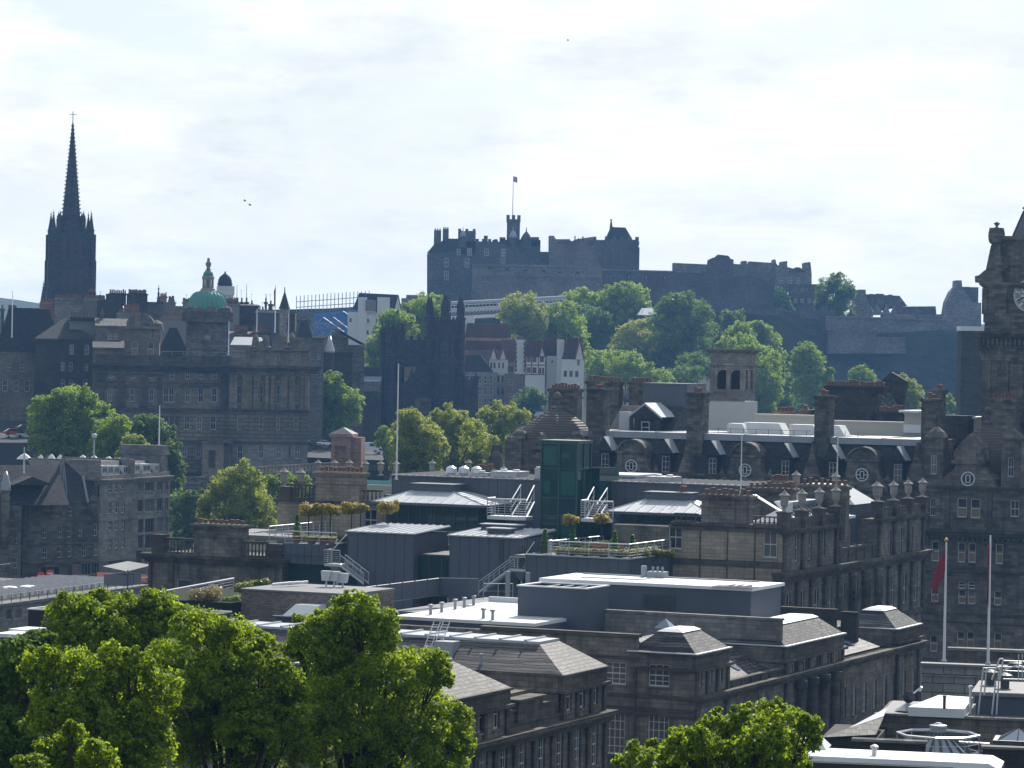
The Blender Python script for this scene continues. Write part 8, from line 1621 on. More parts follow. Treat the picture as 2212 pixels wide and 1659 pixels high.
f.part(b,'quoins',M_brick);f.part(MB().box(f.q(s4(1575,418))[0],f.q(s4(1640,418))[0],.5,3,f.q(s4(1600,418))[1],f.q(s4(1600,385))[1]),'chimney',M_brick)
f=rh('half timbered white oriel house with red framing above a brick base',(1652,565),(1822,745),955,M_white,[(1650,563),(1670,425),(1800,430),(1822,563)],M_redtile,[((1680,615),(1730,615),2,34,46,'red'),((1680,710),(1730,710),2,34,50,'red'),((1795,615),(1795,615),1,34,46,'red'),((1780,715),(1805,715),2,18,50,'red')],[[(1772,562),(1797,460),(1822,562)]])
b=MB();
for(p,q)in(((1655,568),(1655,725)),((1705,568),(1705,725)),((1765,568),(1765,725)),((1655,640),(1820,640)),((1655,568),(1820,568)),((1655,722),(1820,722))):a=f.q(s4(*p));c=f.q(s4(*q));b.tube((a[0],-.05,a[1]),(c[0],-.05,c[1]),.14,4)
f.part(b,'timber_framing',M_redpaint)
rh('plain red brick lower house with white windows under the oriel',(1468,715),(1822,1010),957,M_brick,None,None,[((1525,815),(1660,820),2,36,46,'sash'),((1525,950),(1525,950),1,36,60,'sash'),((1750,820),(1790,820),2,14,60,'dark')])
f=rh('white house with a very steep red roof at the right end of the cluster',(1968,590),(2160,830),950,M_white,[(1970,588),(2020,402),(2115,405),(2085,588)],M_redtile,[((2005,640),(2045,640),2,26,50,'mull'),((2115,550),(2115,550),1,26,46,'mull'),((2000,745),(2150,750),4,30,56,'mull'),((2115,645),(2115,645),1,22,50,'mull')],[[(2083,590),(2125,410),(2165,590)]])
rh('lower white house with a red roof and tall white chimney left of the steep roof',(1840,560),(1972,830),958,M_white,[(1800,558),(1815,400),(1930,402),(1930,558)],M_redtile,[((1885,620),(1885,620),1,18,20,'dark')])
rh('slim white chimney wall standing against the steep red roof',(1930,415),(1985,760),953,M_white)
rh('dark red roofed house with brick stacks in the middle of the cluster',(1150,510),(1440,560),985,M_brick,[(1115,508),(1130,425),(1440,430),(1460,508)])
# castle on its rock
CZ=95
def block(label,name,cat,v,pts,D,dep,mat,wins=(),group=None):
 f=thing(name,label,cat,v(*pts[0]),D,0,CZ,group);p=[f.q(v(*q))for q in pts];f.part(MB().prism(p,0,dep),'wall',mat)
 for r_ in wins:
  for x,z,w_,h_,s_ in wrow(f,v,*r_):f.part(MB().box(x-w_/2-.25,x+w_/2+.25,-.35,.0-.003,z-.3,z+h_+.25),'window_surround',M_castle)if s_=='sash' else None;f.put(win_mesh(w_,h_,s_),'window',(x,-.42 if s_=='sash' else-.1,z))
 return f
PA=block('tall castle palace range with battlements, chimneys and small lead domed turrets','castle_palace','castle',r2,[(555,1060),(555,735),(1290,675),(1290,1060)],1262,16,M_castled,[((680,820),(815,825),2,26,56,'sash'),((680,905),(680,905),1,26,56,'sash'),((830,745),(1050,740),3,26,44,'sash'),((1048,795),(1048,795),1,26,40,'sash'),((760,742),(760,742),1,20,36,'sash')])
px=lambda x,y=700,d=0:PA.q(r2(x,y),d)[0];pz=lambda y,x=900,d=0:PA.q(r2(x,y),d)[1]
PA.part(MB().prism([(px(556),pz(735)),(px(600),pz(680)),(px(690),pz(640)),(px(820),pz(640)),(px(820),pz(730))],.4,9),'roof',M_slated)
b=MB()
for(x0,x1,y0)in((598,644,588),(655,693,578)):b.box(px(x0),px(x1),1,4,pz(740),pz(y0));[b.lathe(px(x0)+(px(x1)-px(x0))*(i+.5)/3,2.5,[(.3,pz(y0)),(.2,pz(y0)+.8)],6)for i in range(3)]
PA.part(b,'chimney',M_castled)
b=MB()
for(x0,x1,y0,y1)in((755,868,588,740),(770,1290,655,745),(922,947,617,660),(978,1013,643,660),(1024,1062,625,660),(1062,1290,640,680),(1230,1280,620,660)):b.box(px(x0),px(x1),-.3,7,pz(y1),pz(y0))
crenel(b,px(870),px(1290),-.3,pz(655),1.2,1.0,1.0,.6);crenel(b,px(755),px(868),-.3,pz(588),1.1,.9,.8,.6);PA.part(b,'battlement',M_castled)
b=MB()
for(x,yb,yt,r_)in((787,627,590,24),(1112,628,580,26),(1197,642,585,36)):
 rr=px(x+r_)-px(x);o=PA.part(MB().lathe(px(x),.3,[(rr,pz(700)),(rr,pz(yb))],12),'turret',M_castled);PA.part(MB().lathe(px(x),.3,[(rr*1.1,pz(yb)),(rr*.95,pz(yb)+.9),(rr*.55,pz(yb)+2.4),(.25,pz(yt)),(.1,pz(yt)+1.6)],12),'lead_dome',M_lead if r_<30 else M_castled,smooth=True,parent=o)
b=MB().box(px(1070),px(1155),2,10,pz(680),pz(520)).box(px(1066),px(1158),1.7,10.3,pz(520),pz(505));crenel(b,px(1066),px(1158),1.7,pz(505),1.3,.8,1.6,.6);crenel(b,px(1066),px(1158),9.7,pz(505),1.3,.8,1.6,.6);PA.part(b,'flag_tower',M_castled)
flagpole('flagpole','tall white flagpole with a small red and white flag on the castle tower',r2(1110,490),r2(1115,230),1268,.2,M_flag:=plain('red_white_flag',(.5,.3,.38),.8,.1,var=.5,scale=2),ball=False,fsize=(1.5,2.2),hang=False)
HM=block('massive lower battery wall with gun openings in front of the palace','battery_wall','castle wall',r2,[(840,1075),(850,803),(1250,806),(1580,818),(1580,798),(1668,798),(1690,830),(1698,1075)],1240,14,M_castle,[((1325,965),(1325,965),1,40,44,'dark')]);b=MB();x0,z0=HM.q(r2(850,802),-.3);x1,z1=HM.q(r2(1580,816),-.3);b.add([(x0,-.5,z0-.5),(x1,-.5,z1-.5),(x1,-.5,z1),(x0,-.5,z0),(x0,2,z0),(x1,2,z1)],[(0,1,2,3),(3,2,5,4)]);HM.part(b,'coping',M_grey)  # coping in paler stone paints the sunlit line along the wall top
b=MB();xs_,zs_=HM.q(r2(845,870),-.2);x1,z1=HM.q(r2(1690,890),-.2);b.add([(xs_,-.4,zs_-.4),(x1,-.4,z1-.4),(x1,-.4,z1),(xs_,-.4,zs_),(xs_,.05,zs_),(x1,.05,z1)],[(0,1,2,3),(3,2,5,4)]);HM.part(b,'string_course',M_castle)
for i,(x,y)in enumerate(((962,833),(1073,843),(1192,848),(1312,853),(1415,860),(1530,865))):X_,z_=HM.q(r2(x,y),-.05);o=HM.put(MB().box(-.7,.7,-.06,.02,-.6,.6,0).box(-.35,.35,-.1,-.061,-.5,.0,1).mesh('gun_opening',[M_dark,M_pale]),'gun_opening',(X_,0,z_))
CU=block('long dark battlement wall running right from the battery','curtain_wall','castle wall',r2,[(1690,1120),(1685,835),(2212,848),(2330,852),(2330,1120)],1243,10,M_castled)
b=MB();x0,z0=CU.q(r2(1685,834),-.3);x1,z1=CU.q(r2(2330,850),-.3);b.add([(x0,-.5,z0-.5),(x1,-.5,z1-.5),(x1,-.5,z1),(x0,-.5,z0),(x0,2,z0),(x1,2,z1)],[(0,1,2,3),(3,2,5,4)]);CU.part(b,'coping',M_grey)  # lighter stone colour stands in for the lit wall top
for(x,y)in((1745,878),(1863,882),(1977,885),(2098,887)):X_,z_=CU.q(r2(x,y),-.05);CU.put(MB().box(-.7,.7,-.06,.02,-.6,.6,0).box(-.3,.3,-.1,-.061,-.5,.3,1).mesh('gun_opening',[M_dark,M_pale]),'gun_opening',(X_,0,z_))
WM_=block('dark square memorial hall with a tall pitched roof at the right of the castle top','memorial_hall','castle',r2,[(1345,1060),(1345,618),(1378,618),(1390,640),(1480,640),(1490,655),(1525,640),(1650,622),(1655,645),(1705,645),(1705,1060)],1266,16,M_castle);q=lambda x,y,d=0:WM_.q(r2(x,y),d)
b=MB();[b.box(q(x0,0)[0],q(x1,0)[0],-.2,3,q(0,y1)[1],q(0,y0)[1])for x0,x1,y0,y1 in((1408,1480,625,645),(1523,1530,590,640),(1545,1552,605,640),(1574,1582,593,640),(1595,1650,620,650))];WM_.part(b,'battlement',M_castled)
x0,z0=q(1708,640,-3);x1,_=q(1928,640,-3);WM_.part(MB().box(x0,x1,-3,16,0,z0),'apse',M_castled);b=MB();[b.box(x0+(x1-x0)*k-.6,x0+(x1-x0)*k+.6,-3.8,-3,0,z0-3)for k in(.02,.25,.5,.75,.98)];b.box(q(1885,0)[0],x1+.2,-3.3,3,z0-2,q(0,620)[1]);crenel(b,x0,x1,-3,z0,1.4,1.1,1.1,.6);WM_.part(b,'buttress',M_castled)
WM_.part(MB().prism([q(1712,640),q(1750,555),q(1765,563),q(1840,565),q(1885,640)],-1,12),'roof',M_slated);X_,z_=q(1750,555);WM_.part(MB().lathe(X_,4,[(.6,z_-1),(.5,z_+.6),(.2,z_+2.5),(.5,z_+2.8),(.1,q(0,490)[1])],8),'finial',M_castled)
block('low linking wall between the palace and the memorial hall','castle_range','castle',r2,[(1285,1060),(1285,722),(1350,722),(1350,1060)],1272,8,M_castle)
GR='castle ranges on the right shoulder of the rock'
f=block('long low castle range with a slate roof and one chimney right of the memorial hall','castle_range','castle',r3,[(-60,760),(-60,612),(170,622),(170,760)],1275,10,M_castle,[((10,655),(10,655),1,18,24,'sash')],GR)
f=block('round ended dark tower with a pale slate roof on the castle shoulder','castle_range','castle',r3,[(150,760),(170,590),(195,578),(275,578),(330,590),(330,760)],1262,10,M_castled,(),GR);q=lambda x,y:f.q(r3(x,y));f.part(MB().prism([q(205,580),q(232,556),q(300,564),q(320,592)],3,9),'roof',M_slate)
f=block('stepped castle range with a dark roof and end chimneys','castle_range','castle',r3,[(330,770),(330,618),(385,622),(385,600),(415,598),(418,620),(430,618),(432,602),(585,612),(588,590),(602,590),(608,620),(640,640),(640,770)],1270,10,M_castle,(),GR)
f=block('tall plain castle house with three chimneys at the right end of the top range','castle_range','castle',r3,[(605,800),(605,640),(640,636),(640,604),(678,600),(678,638),(790,670),(790,610),(828,606),(836,680),(836,800)],1262,12,M_castle,[((640,745),(750,745),3,20,36,'sash')],GR)
f.part(MB().prism([f.q(r3(685,672)),f.q(r3(735,640)),f.q(r3(760,642)),f.q(r3(800,672))],-.2,8),'roof',M_slate)
block('dark walled barrack block with small windows left of the skyline tree','castle_range','castle',r3,[(695,930),(700,750),(882,750),(900,930)],1258,10,M_castled,[((730,800),(820,805),3,18,26,'dark'),((730,870),(820,870),3,18,24,'sash')],GR)
block('bulging dark bastion below the stepped range','bastion','castle wall',r3,[(-60,1010),(-60,660),(170,670),(185,720),(420,690),(520,720),(600,760),(640,1010),(400,1010)],1246,12,M_castled)
def wallrun(label,v,pts,D,dep,mat,top=True):
 f=block(label,'curtain_wall','castle wall',v,pts,D,dep,mat);return f
W1=wallrun('lower outer curtain wall left part, under the grass slope',r3,[(400,1120),(405,908),(890,925),(905,895),(940,890),(945,925),(985,925),(990,1120)],1228,8,M_castled)
W2=wallrun('lower outer curtain wall right part with pale coping and stone brackets',r3,[(925,1200),(930,955),(1700,985),(1720,930),(1750,935),(1752,1200)],1224,8,M_castle)
b=MB();x0,z0=W2 .q(r3(985,955),-.3);x1,z1=W2 .q(r3(1700,978),-.3);b.add([(x0,-.6,z0-.5),(x1,-.6,z1-.5),(x1,-.6,z1),(x0,-.6,z0),(x0,2,z0),(x1,2,z1)],[(0,1,2,3),(3,2,5,4)]);W2 .part(b,'coping',M_grey)  # pale coping colour carries the sunlit line of this wall top
f=block('lone stone gate wall with a sloping top below the outer wall','curtain_wall','castle wall',r3,[(940,1200),(945,1060),(1210,1058),(1260,1035),(1260,1090),(1440,1095),(1450,1200)],1216,5,M_castle);f.part(MB().add([(*f.q(r3(1420,1145),-.3)[:1],-.3,f.q(r3(1420,1145),-.3)[1]),(f.q(r3(1438,1145),-.3)[0],-.3,f.q(r3(1438,1145),-.3)[1]),(f.q(r3(1448,1095),-.3)[0],1,f.q(r3(1448,1095),-.3)[1])],[(0,1,2)]),'coping',M_grey)
f=block('castle hospital house with four chimneys and a pale slate roof right of the skyline tree','castle_house','castle',r3,[(1110,960),(1115,835),(1140,800),(1142,785),(1185,785),(1188,815),(1235,935),(1235,960)],1250,10,M_castle);q=lambda x,y,d=0:f.q(r3(x,y),d);f.part(MB().add([(*q(1185,815)[:1],.2,q(1185,815)[1]),(q(1235,935)[0],-1,q(1235,935)[1]),(q(1445,890)[0],-1,q(1445,890)[1]),(q(1405,825)[0],.2,q(1405,825)[1])],[(1,2,3,0)]),'roof',M_slate)
b=MB();[b.box(q(x0,0,-.6)[0],q(x1,0,-.6)[0],-.6,2,q(0,y1)[1],q(0,y0)[1])for x0,x1,y0,y1 in((1228,1258,790,850),(1268,1320,788,860),(1352,1376,792,840),(1396,1410,808,840))];f.part(b,'chimney',M_castled)
b=MB();[b.prism([q(x0,950,-1.5),q((x0+x1)/2,y,-1.5),q(x1,950,-1.5)],-1.5,1)for x0,x1,y in((1225,1300,870),(1290,1350,880),(1340,1410,890))];b.prism([q(1405,826),q(1455,892),q(1380,892)],-.5,8);f.part(b,'gable',M_castle)
f=block('long low pale roofed castle storehouse right of the hospital house','castle_house','castle',r3,[(1300,1000),(1300,945),(1690,945),(1690,1000)],1246,10,M_castle);q=lambda x,y,d=0:f.q(r3(x,y),d);f.part(MB().prism([q(1395,945),q(1400,895),q(1640,893),q(1645,945)],.2,8),'roof',M_slate);f.part(MB().box(q(1522,0,-.2)[0],q(1545,0)[0],-.2,2,q(0,945)[1],q(0,880)[1]),'chimney',M_castled)
f=block('tall gabled castle house with stepped gable beside the clock tower','castle_house','castle',r3,[(1680,1040),(1710,865),(1740,800),(1770,765),(1772,725),(1808,725),(1812,765),(1880,870),(1935,870),(1935,1040)],1240,10,M_castle);q=lambda x,y,d=0:f.q(r3(x,y),d);f.part(MB().prism([q(1815,767),q(1860,767),q(1900,850),q(1878,868)],.6,8),'roof',M_slate);f.part(MB().box(q(1862,0,1)[0],q(1935,0)[0],1,8,q(0,900)[1],q(0,733)[1]),'chimney',M_castled)
M_scrub=plain('shaded_scrub',(.014,.022,.01),.95,.05,var=.6,scale=.15,bump=.8)  # scrub coloured dark so the slope looks shaded under its trees
def rock(name,v,pts_top,ybot,D,lean,mat,seed):
 r=random.Random(seed);nx_,nz_=60,22;top=[P(v(*p),D)for p in pts_top];vs=[]
 xs_=[p.x for p in top];zb_=P(v(pts_top[0][0],ybot),D).z
 for j in range(nz_+1):
  for i in range(nx_+1):
   x=xs_[0]+(xs_[-1]-xs_[0])*i/nx_;zt_=float(np.interp(x,xs_,[p.z for p in top]));t=j/nz_;z=zt_+(zb_-zt_)*t
   y=D-lean*t**1.3+3.5*math.sin(x*.21+2*math.sin(x*.07+t*3))*math.sin(math.pi*min(1,t*1.2+.15))+2.2*math.sin(x*.55+t*5)*t+r.uniform(-.8,.8)
   vs.append((x+(0 if i in(0,nx_)else r.uniform(-.4,.4)),y,z))
 fs=[(j*(nx_+1)+i,(j+1)*(nx_+1)+i,(j+1)*(nx_+1)+i+1,j*(nx_+1)+i+1)for j in range(nz_)for i in range(nx_)]
 o=solo(MB().add(vs,fs),name,mat,kind='structure');return o
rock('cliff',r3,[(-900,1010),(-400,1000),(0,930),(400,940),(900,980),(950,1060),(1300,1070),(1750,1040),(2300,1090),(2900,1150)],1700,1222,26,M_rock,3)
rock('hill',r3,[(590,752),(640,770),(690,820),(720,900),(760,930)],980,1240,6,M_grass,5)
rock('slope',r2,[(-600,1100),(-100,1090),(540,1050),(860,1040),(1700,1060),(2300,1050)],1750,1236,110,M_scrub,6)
SD=thing('spectator_stand','steel framed temporary spectator stand with long rails in front of the castle','grandstand',s4(1500,90),1130,0,90)
q=lambda x,y,d=0:SD.q(s4(x,y),d);b=MB();dk=MB()
for(ya,yb_,r_)in((92,40,.35),(102,50,.3),(120,66,.15),(150,95,.2)):
 a=q(1000,ya);c=q(2010,yb_);b.tube((a[0],0,a[1]),(c[0],0,c[1]),r_,5)
for i in range(34):x=1000+1010*i/33;y=92-52*i/33;a=q(x,y);c=q(x,y+75);b.tube((a[0],0,a[1]),(c[0],0,c[1]),.12,4);d_=q(x-24,y+105);e_=q(x-4,y+75);b.tube((d_[0],-1,d_[1]),(e_[0],-1,e_[1]),.22,4)
for(y0,y1,d_)in((150,205,1),(206,250,-3)):a=q(1000,y0,d_);c=q(2010,y0-52,d_);e_=q(1000,y1,d_);g_=q(2010,y1-52,d_);dk.add([(a[0],d_,a[1]),(c[0],d_,c[1]),(g_[0],d_-4,g_[1]),(e_[0],d_-4,e_[1]),(a[0],d_+6,a[1]),(c[0],d_+6,c[1])],[(3,2,1,0),(0,1,5,4)])
SD.part(b,'rails',M_zincroof);SD.part(dk,'deck',M_panel)
SB=thing('spectator_stand','blue seated spectator stand with scaffolding and a spiked top rail at the left','grandstand',s2(1900,600),1110,0,90)
q=lambda x,y,d=0:SB.q(s2(x,y),d);b=MB();st=MB()
for k in range(22):t=k/22;a=q(1770+0*t,545+t*270);c=q(2420,480+t*300);st.add([(a[0],9-9*t,a[1]),(c[0],9-9*t,c[1]),(c[0],8.75-9*t,c[1]-.5),(a[0],8.75-9*t,a[1]-.5),(a[0],8.3-9*t,a[1]-.5),(c[0],8.3-9*t,c[1]-.5)],[(3,2,1,0),(4,5,2,3)])
SB.part(st,'blue_seating',M_seat);a=q(1585,520,10);c=q(2480,455,10);SB.part(MB().prism([a,c,q(2480,520,10),q(1585,585,10)],10,11),'back_wall',M_zinc)
for i in range(20):x=1575+47*i;p=q(x,520-i*3.4,10);b.tube((p[0],10,p[1]),(p[0],10,p[1]+5.5),.13,4)
for k in(1.5,3.4):a=q(1575,520,10);c=q(2480,455,10);b.tube((a[0],10,a[1]+k),(c[0],10,c[1]+k),.12,4)
r_=random.Random(4)
for(x0,y0,x1,y1)in((1905,590,2160,770),(2030,590,2300,790),(2150,515,2400,690)):p=q(x0,y0,-2);e_=q(x1,y1,-2);b.tube((p[0],-2,p[1]),(e_[0],-2,e_[1]),.2,5)
for i in range(70):x,y=r_.uniform(1770,2120),r_.uniform(650,830);p=q(x,y,-1);e_=q(x+r_.uniform(-40,40),y+r_.uniform(-30,30),-1);b.tube((p[0],-1,p[1]),(e_[0],-1,e_[1]),.14,4)
SB.part(b,'scaffolding',M_lead)
WR=block('small building with a flat bright white roof half hidden among the castle trees','kiosk','building',r2,[(1920,1180),(1920,1130),(2070,1130),(2070,1180)],1150,8,M_castled);x0,z0=WR.q(r2(1915,1132));x1,_=WR.q(r2(2070,1132));WR.part(MB().frus((x0,x1,-1,9),z0+.003,(x0+2,x1-2,3,7),z0+2.6),'roof',M_flat)
f=thing('white_roof_house','distant house with a bright white flat roof left of the clock tower cornice','house',r3(1860,1040),700,0,50);x0,z0=f.q(r3(1808,1040));x1,_=f.q(r3(1960,1040));f.part(MB().box(x0,x1,0,6,0,z0-.4),'wall',M_soot);f.part(MB().box(x0-.3,x1,-.3,6,z0-.397,z0+.6),'roof',M_flat)
for(p,lab,D_)in(((529,434),'small dark bird in the sky, upper left one of the pair',300),((540,443),'small dark bird in the sky, lower right one of the pair',300),((1227,87),'tiny lone dark bird high in the middle of the sky',420)):
 w_=P(p,D_);f=place('bird',lab,'bird',w_,.4);b=MB().lathe(0,0,[(.02,-.3),(.07,-.1),(.08,.05),(.05,.2),(.01,.3)],8);b.v=[(v[2],v[1],v[0])for v in b.v];b.v=[tuple(.55*c for c in v)for v in b.v];f.part(b,'body',M_dark)
 for s in(-1,1):wg=MB().add([(-.05,0,.05),(.12,0,.05),(.0,s*.35,.22),(-.12,s*.38,.2),(-.25,s*.6,.05),(-.05,0,.02),(.12,0,.02)],[(0,1,2,3),(3,2,4)]);wg.v=[tuple(.6*c for c in v)for v in wg.v];f.part(wg,'wing',M_dark)
 # trees of the gardens, the mound and the castle slopes
def L3(v,lst,k=3.0):return[v(x,y)+(r/k,)for x,y,r in lst]
GT_='trees on the castle slopes and in the gardens'
def ft(label,D,v,lst,mat,leaf,seed,per=90,dens=1.3,k=2.15,**kw):tree('tree',label,D,L3(v,lst,k),mat,leaf*.85,group=GT_,seed=seed,per=per,cr=.215,dens=dens,trunk=.4,skirt=True,**kw)
ft('bright round tree at the upper left of the castle slope under the wall',1170,r2,[(1500,1050,60),(1570,1030,60),(1560,1090,80),(1640,1070,70),(1640,1130,80),(1480,1100,40)],L_mid,.55,101)
ft('tallest bright tree on the castle slope with its top against the wall',1165,r2,[(1770,985,45),(1830,1000,60),(1900,1020,60),(1750,1060,70),(1850,1100,90),(1930,1060,50),(1960,1050,30),(1780,1180,90),(1880,1200,80),(1720,1130,60)],L_mid,.55,102)
ft('dull green tree in the middle of the slope below the tallest one',1150,r2,[(1600,1160,70),(1580,1230,70),(1660,1260,90),(1600,1310,80),(1720,1330,80),(1680,1180,60)],L_dark,.55,103)
ft('pale olive tree low on the slope right of the white gabled houses',1130,r2,[(1900,1260,80),(1960,1210,50),(1860,1340,80),(1960,1330,80),(2030,1360,70),(2090,1400,80),(2060,1470,90),(2140,1450,40),(1800,1380,60)],L_olive,.5,104)
ft('olive tree in blossom just above the red tiled roofs',1090,r2,[(1110,1090,60),(1180,1090,70),(1240,1120,60),(1100,1150,60),(1180,1170,80),(1250,1190,60),(1140,1230,50),(1220,1240,50)],L_olive,.5,105)
ft('bright tree between the olive blossom tree and the dull green tree',1100,r2,[(1350,1160,60),(1420,1110,50),(1480,1100,45),(1320,1220,60),(1410,1210,80),(1490,1200,70),(1520,1260,60),(1400,1280,60),(1540,1320,40)],L_mid,.5,106)
ft('tall dark green tree at the middle of the castle rock',1120,r2,[(2140,1080,60),(2210,1060,60),(2090,1160,70),(2190,1170,100),(2280,1140,80),(2300,1230,80),(2150,1280,100),(2250,1330,90),(2130,1390,80),(2200,1460,90)],L_dark,.55,107)
ft('bright low broad tree crown right of the steep red roof',1000,r2,[(1620,1420,55),(1700,1450,70),(1780,1440,60),(1850,1450,70),(1750,1520,80),(1900,1510,70),(1980,1520,60),(2060,1550,60),(1660,1520,60),(2110,1570,40)],L_mid,.45,108)
ft('dark leafy tree at the right edge of the dense wood by the rock',1140,r3,[(40,930,70),(110,960,60),(60,1040,80),(140,1060,60),(90,1140,80),(20,1200,80)],L_dark,.55,109)
ft('small dark tree under the bastion left of the bright pair',1150,r3,[(290,970,40),(340,980,45),(300,1030,50),(360,1030,40)],L_dark,.5,110)
ft('bright tree above the louvred stone turret',1080,r3,[(320,1070,40),(380,1050,50),(350,1110,60),(420,1110,40),(290,1110,30)],L_mid,.5,111)
ft('tall bright tree on the rock right of the louvred turret',1090,r3,[(470,1040,40),(510,1060,50),(460,1100,50),(550,1110,55),(590,1150,40),(600,1230,45),(560,1200,50),(630,1290,30),(520,1170,50)],L_mid,.5,112)
ft('broad bright tree directly behind the louvred turret',980,r3,[(300,1150,50),(400,1150,60),(500,1200,60),(560,1270,60),(590,1370,50),(540,1420,70),(520,1330,70),(500,1480,60),(250,1150,30)],L_mid,.45,113)
ft('solitary bright tree in front of the bare rock',1020,r3,[(800,1180,45),(770,1220,55),(840,1230,55),(760,1290,55),(860,1290,50),(800,1350,70),(900,1350,50),(950,1320,22),(830,1420,60)],L_mid,.45,114)
ft('bright tree top peeping over the row of chimney pots',960,r3,[(1160,1320,35),(1120,1350,35),(1200,1360,40),(1150,1390,45),(1230,1400,30)],L_mid,.42,115)
ft('olive tree right of the scrolled stone gable',900,r3,[(1420,1380,35),(1470,1410,40),(1510,1450,40),(1450,1470,45),(1500,1510,45),(1430,1430,30)],L_olive,.42,116)
ft('bright bush like tree between the chimney stack and the clock tower',960,r3,[(1720,1510,30),(1760,1560,35),(1850,1570,35),(1900,1560,30),(1800,1590,30),(1720,1570,35),(1880,1600,30)],L_mid,.42,117)
ft('round dark green tree standing on the skyline by the castle',1235,r3,[(980,720,35),(930,770,50),(1020,760,55),(1060,820,45),(970,830,70),(900,840,35),(920,890,50),(1040,880,50),(1080,800,30)],L_dark,.5,118)
ft('bright tree left of the taller church tower below the castle',1020,r2,[(590,1060,60),(540,1090,70),(480,1110,60),(430,1110,40),(560,1170,70),(480,1190,70),(620,1120,40)],L_mid,.45,119)
ft('bright tree behind the lower church tower beside the white house',980,r2,[(340,1150,50),(290,1160,40),(400,1170,50),(350,1220,60),(430,1230,50),(260,1260,50),(220,1330,50),(200,1420,50),(300,1280,50)],L_mid,.45,120)
ft('small tree left of the wide sandstone tenement in the gardens',930,r5,[(1210,200,45),(1160,240,45),(1250,240,55),(1210,280,55),(1290,230,35)],L_dark,.4,121)
ft('dark green round tree right of the bank beside the parked cars',790,r4,[(2080,290,40),(2150,290,50),(2100,350,60),(2060,420,60),(2180,370,55),(2150,440,70),(2060,500,50),(2150,540,60),(2230,480,50),(2080,570,50),(2180,600,50),(2290,470,40),(2320,420,35),(2250,400,60)],L_mid,.38,122)
ft('large olive tree at the left of the garden clump behind the bare flagpole',560,r5,[(450,350,60),(400,420,60),(500,430,80),(560,470,70),(420,500,70),(480,560,80),(560,580,70),(380,580,50),(620,520,50),(400,640,50)],L_olive,.3,123,dens=1.6)
ft('olive blossoming tree in the middle of the garden clump',590,r5,[(640,360,55),(710,350,60),(780,390,60),(680,430,80),(760,470,80),(850,430,60),(860,500,70),(700,560,80),(790,580,60),(640,600,70),(750,640,50)],L_olive,.3,124,dens=1.6)
ft('brighter tree at the right of the garden clump touching the stone dome',640,r5,[(950,330,50),(1030,320,55),(1100,330,55),(1170,340,45),(980,400,70),(1070,410,60),(930,470,60),(1000,520,60),(1030,580,50),(920,580,50)],L_olive,.32,125,dens=1.6)
ft('low olive tree filling the gap in front of the garden clump',575,r5,[(860,440,60),(920,520,60),(860,560,70),(960,600,60),(880,640,60),(600,460,50),(620,540,60),(600,620,60),(520,640,60)],L_olive,.3,134)
ft('pale small sapling left of the bare flagpole',720,r5,[(270,420,22),(255,460,25),(290,480,28),(260,510,28),(310,530,30),(330,610,30),(380,660,25)],L_mid,.28,126)
ft('big dull green tree at the left in front of the old town tenements',650,r4,[(430,390,60),(510,390,60),(570,420,50),(360,430,50),(280,450,55),(240,510,50),(340,510,80),(450,490,90),(560,500,80),(630,520,60),(280,590,70),(400,600,90),(520,610,90),(600,640,70),(330,680,60),(450,700,70),(660,480,50)],L_mid,.36,127,dens=1.6)
ft('smaller bright tree right of the big dull green tree',630,r4,[(700,590,50),(770,570,50),(650,610,40),(740,640,70),(680,680,60),(780,690,50),(720,730,50)],L_mid,.34,128,dens=1.6)
ft('dark domed tree with ivy like leaves behind the thin white pole',640,r4,[(920,560,45),(980,560,50),(870,600,45),(1030,600,50),(940,640,70),(1060,670,45),(1110,720,40),(1130,790,40),(1150,860,40),(1080,620,40),(1140,910,30)],L_dark,.34,129,dens=1.6)
ft('small olive round tree left of the square parapet tower',590,r4,[(870,680,40),(830,710,40),(910,710,40),(870,750,45),(930,740,30),(780,760,25)],L_olive,.28,130,dens=1.6)
ft('wide olive tree in the dark gap left of the urns',520,r4,[(1560,890,60),(1480,920,60),(1640,930,50),(1430,990,60),(1540,1000,80),(1640,1020,70),(1360,1060,50),(1460,1090,80),(1580,1110,80),(1690,1080,60),(1520,1180,60),(1640,1190,60),(1740,1150,50),(1320,1090,35)],L_olive,.28,131,dens=1.6)
ft('bright tree seen between the two nearest urns',540,r4,[(1720,960,45),(1790,940,40),(1880,930,40),(1960,950,45),(1840,990,50),(1920,1000,50)],L_mid,.28,132,dens=1.6)
ft('dark low bushy tree in the shade below the bank terrace wall',620,r4,[(1170,1060,60),(1230,1100,60),(1160,1160,60),(1270,1170,60),(1180,1250,60),(1290,1040,40),(1320,1200,40)],L_dark,.34,133,dens=1.6)
ft('dark filler tree between the dull green tree and the pale olive tree',1175,r2,[(1480,1340,60),(1560,1400,70),(1700,1400,70),(1640,1330,60),(1420,1290,50)],L_dark,.55,140)
ft('green tree in the gap left of the tall dark tree on the rock',1160,r2,[(1960,1140,50),(2010,1200,60),(1990,1270,60),(2050,1300,60)],L_mid,.55,141)
ft('olive tree behind the ridge of the red roofed cluster at its right',1110,r2,[(1290,1290,50),(1370,1330,50),(1330,1240,45)],L_olive,.5,142)
ft('dark tree low behind the louvred turret and the white rooftop units',1060,r3,[(60,1280,70),(130,1300,60),(640,1400,60),(700,1440,70),(20,1350,70),(600,1480,70)],L_dark,.5,143)
b=MB();e=[P(u1(940,185),752),P(u1(1290,175),752),P(u1(1240,130),768),P(u1(1000,175),764)];b.add(e+[v-Vector((0,0,1.2))for v in e],[(0,1,2,3),(0,4,5,1)]);solo(b,'lawn',M_grass,kind='structure')
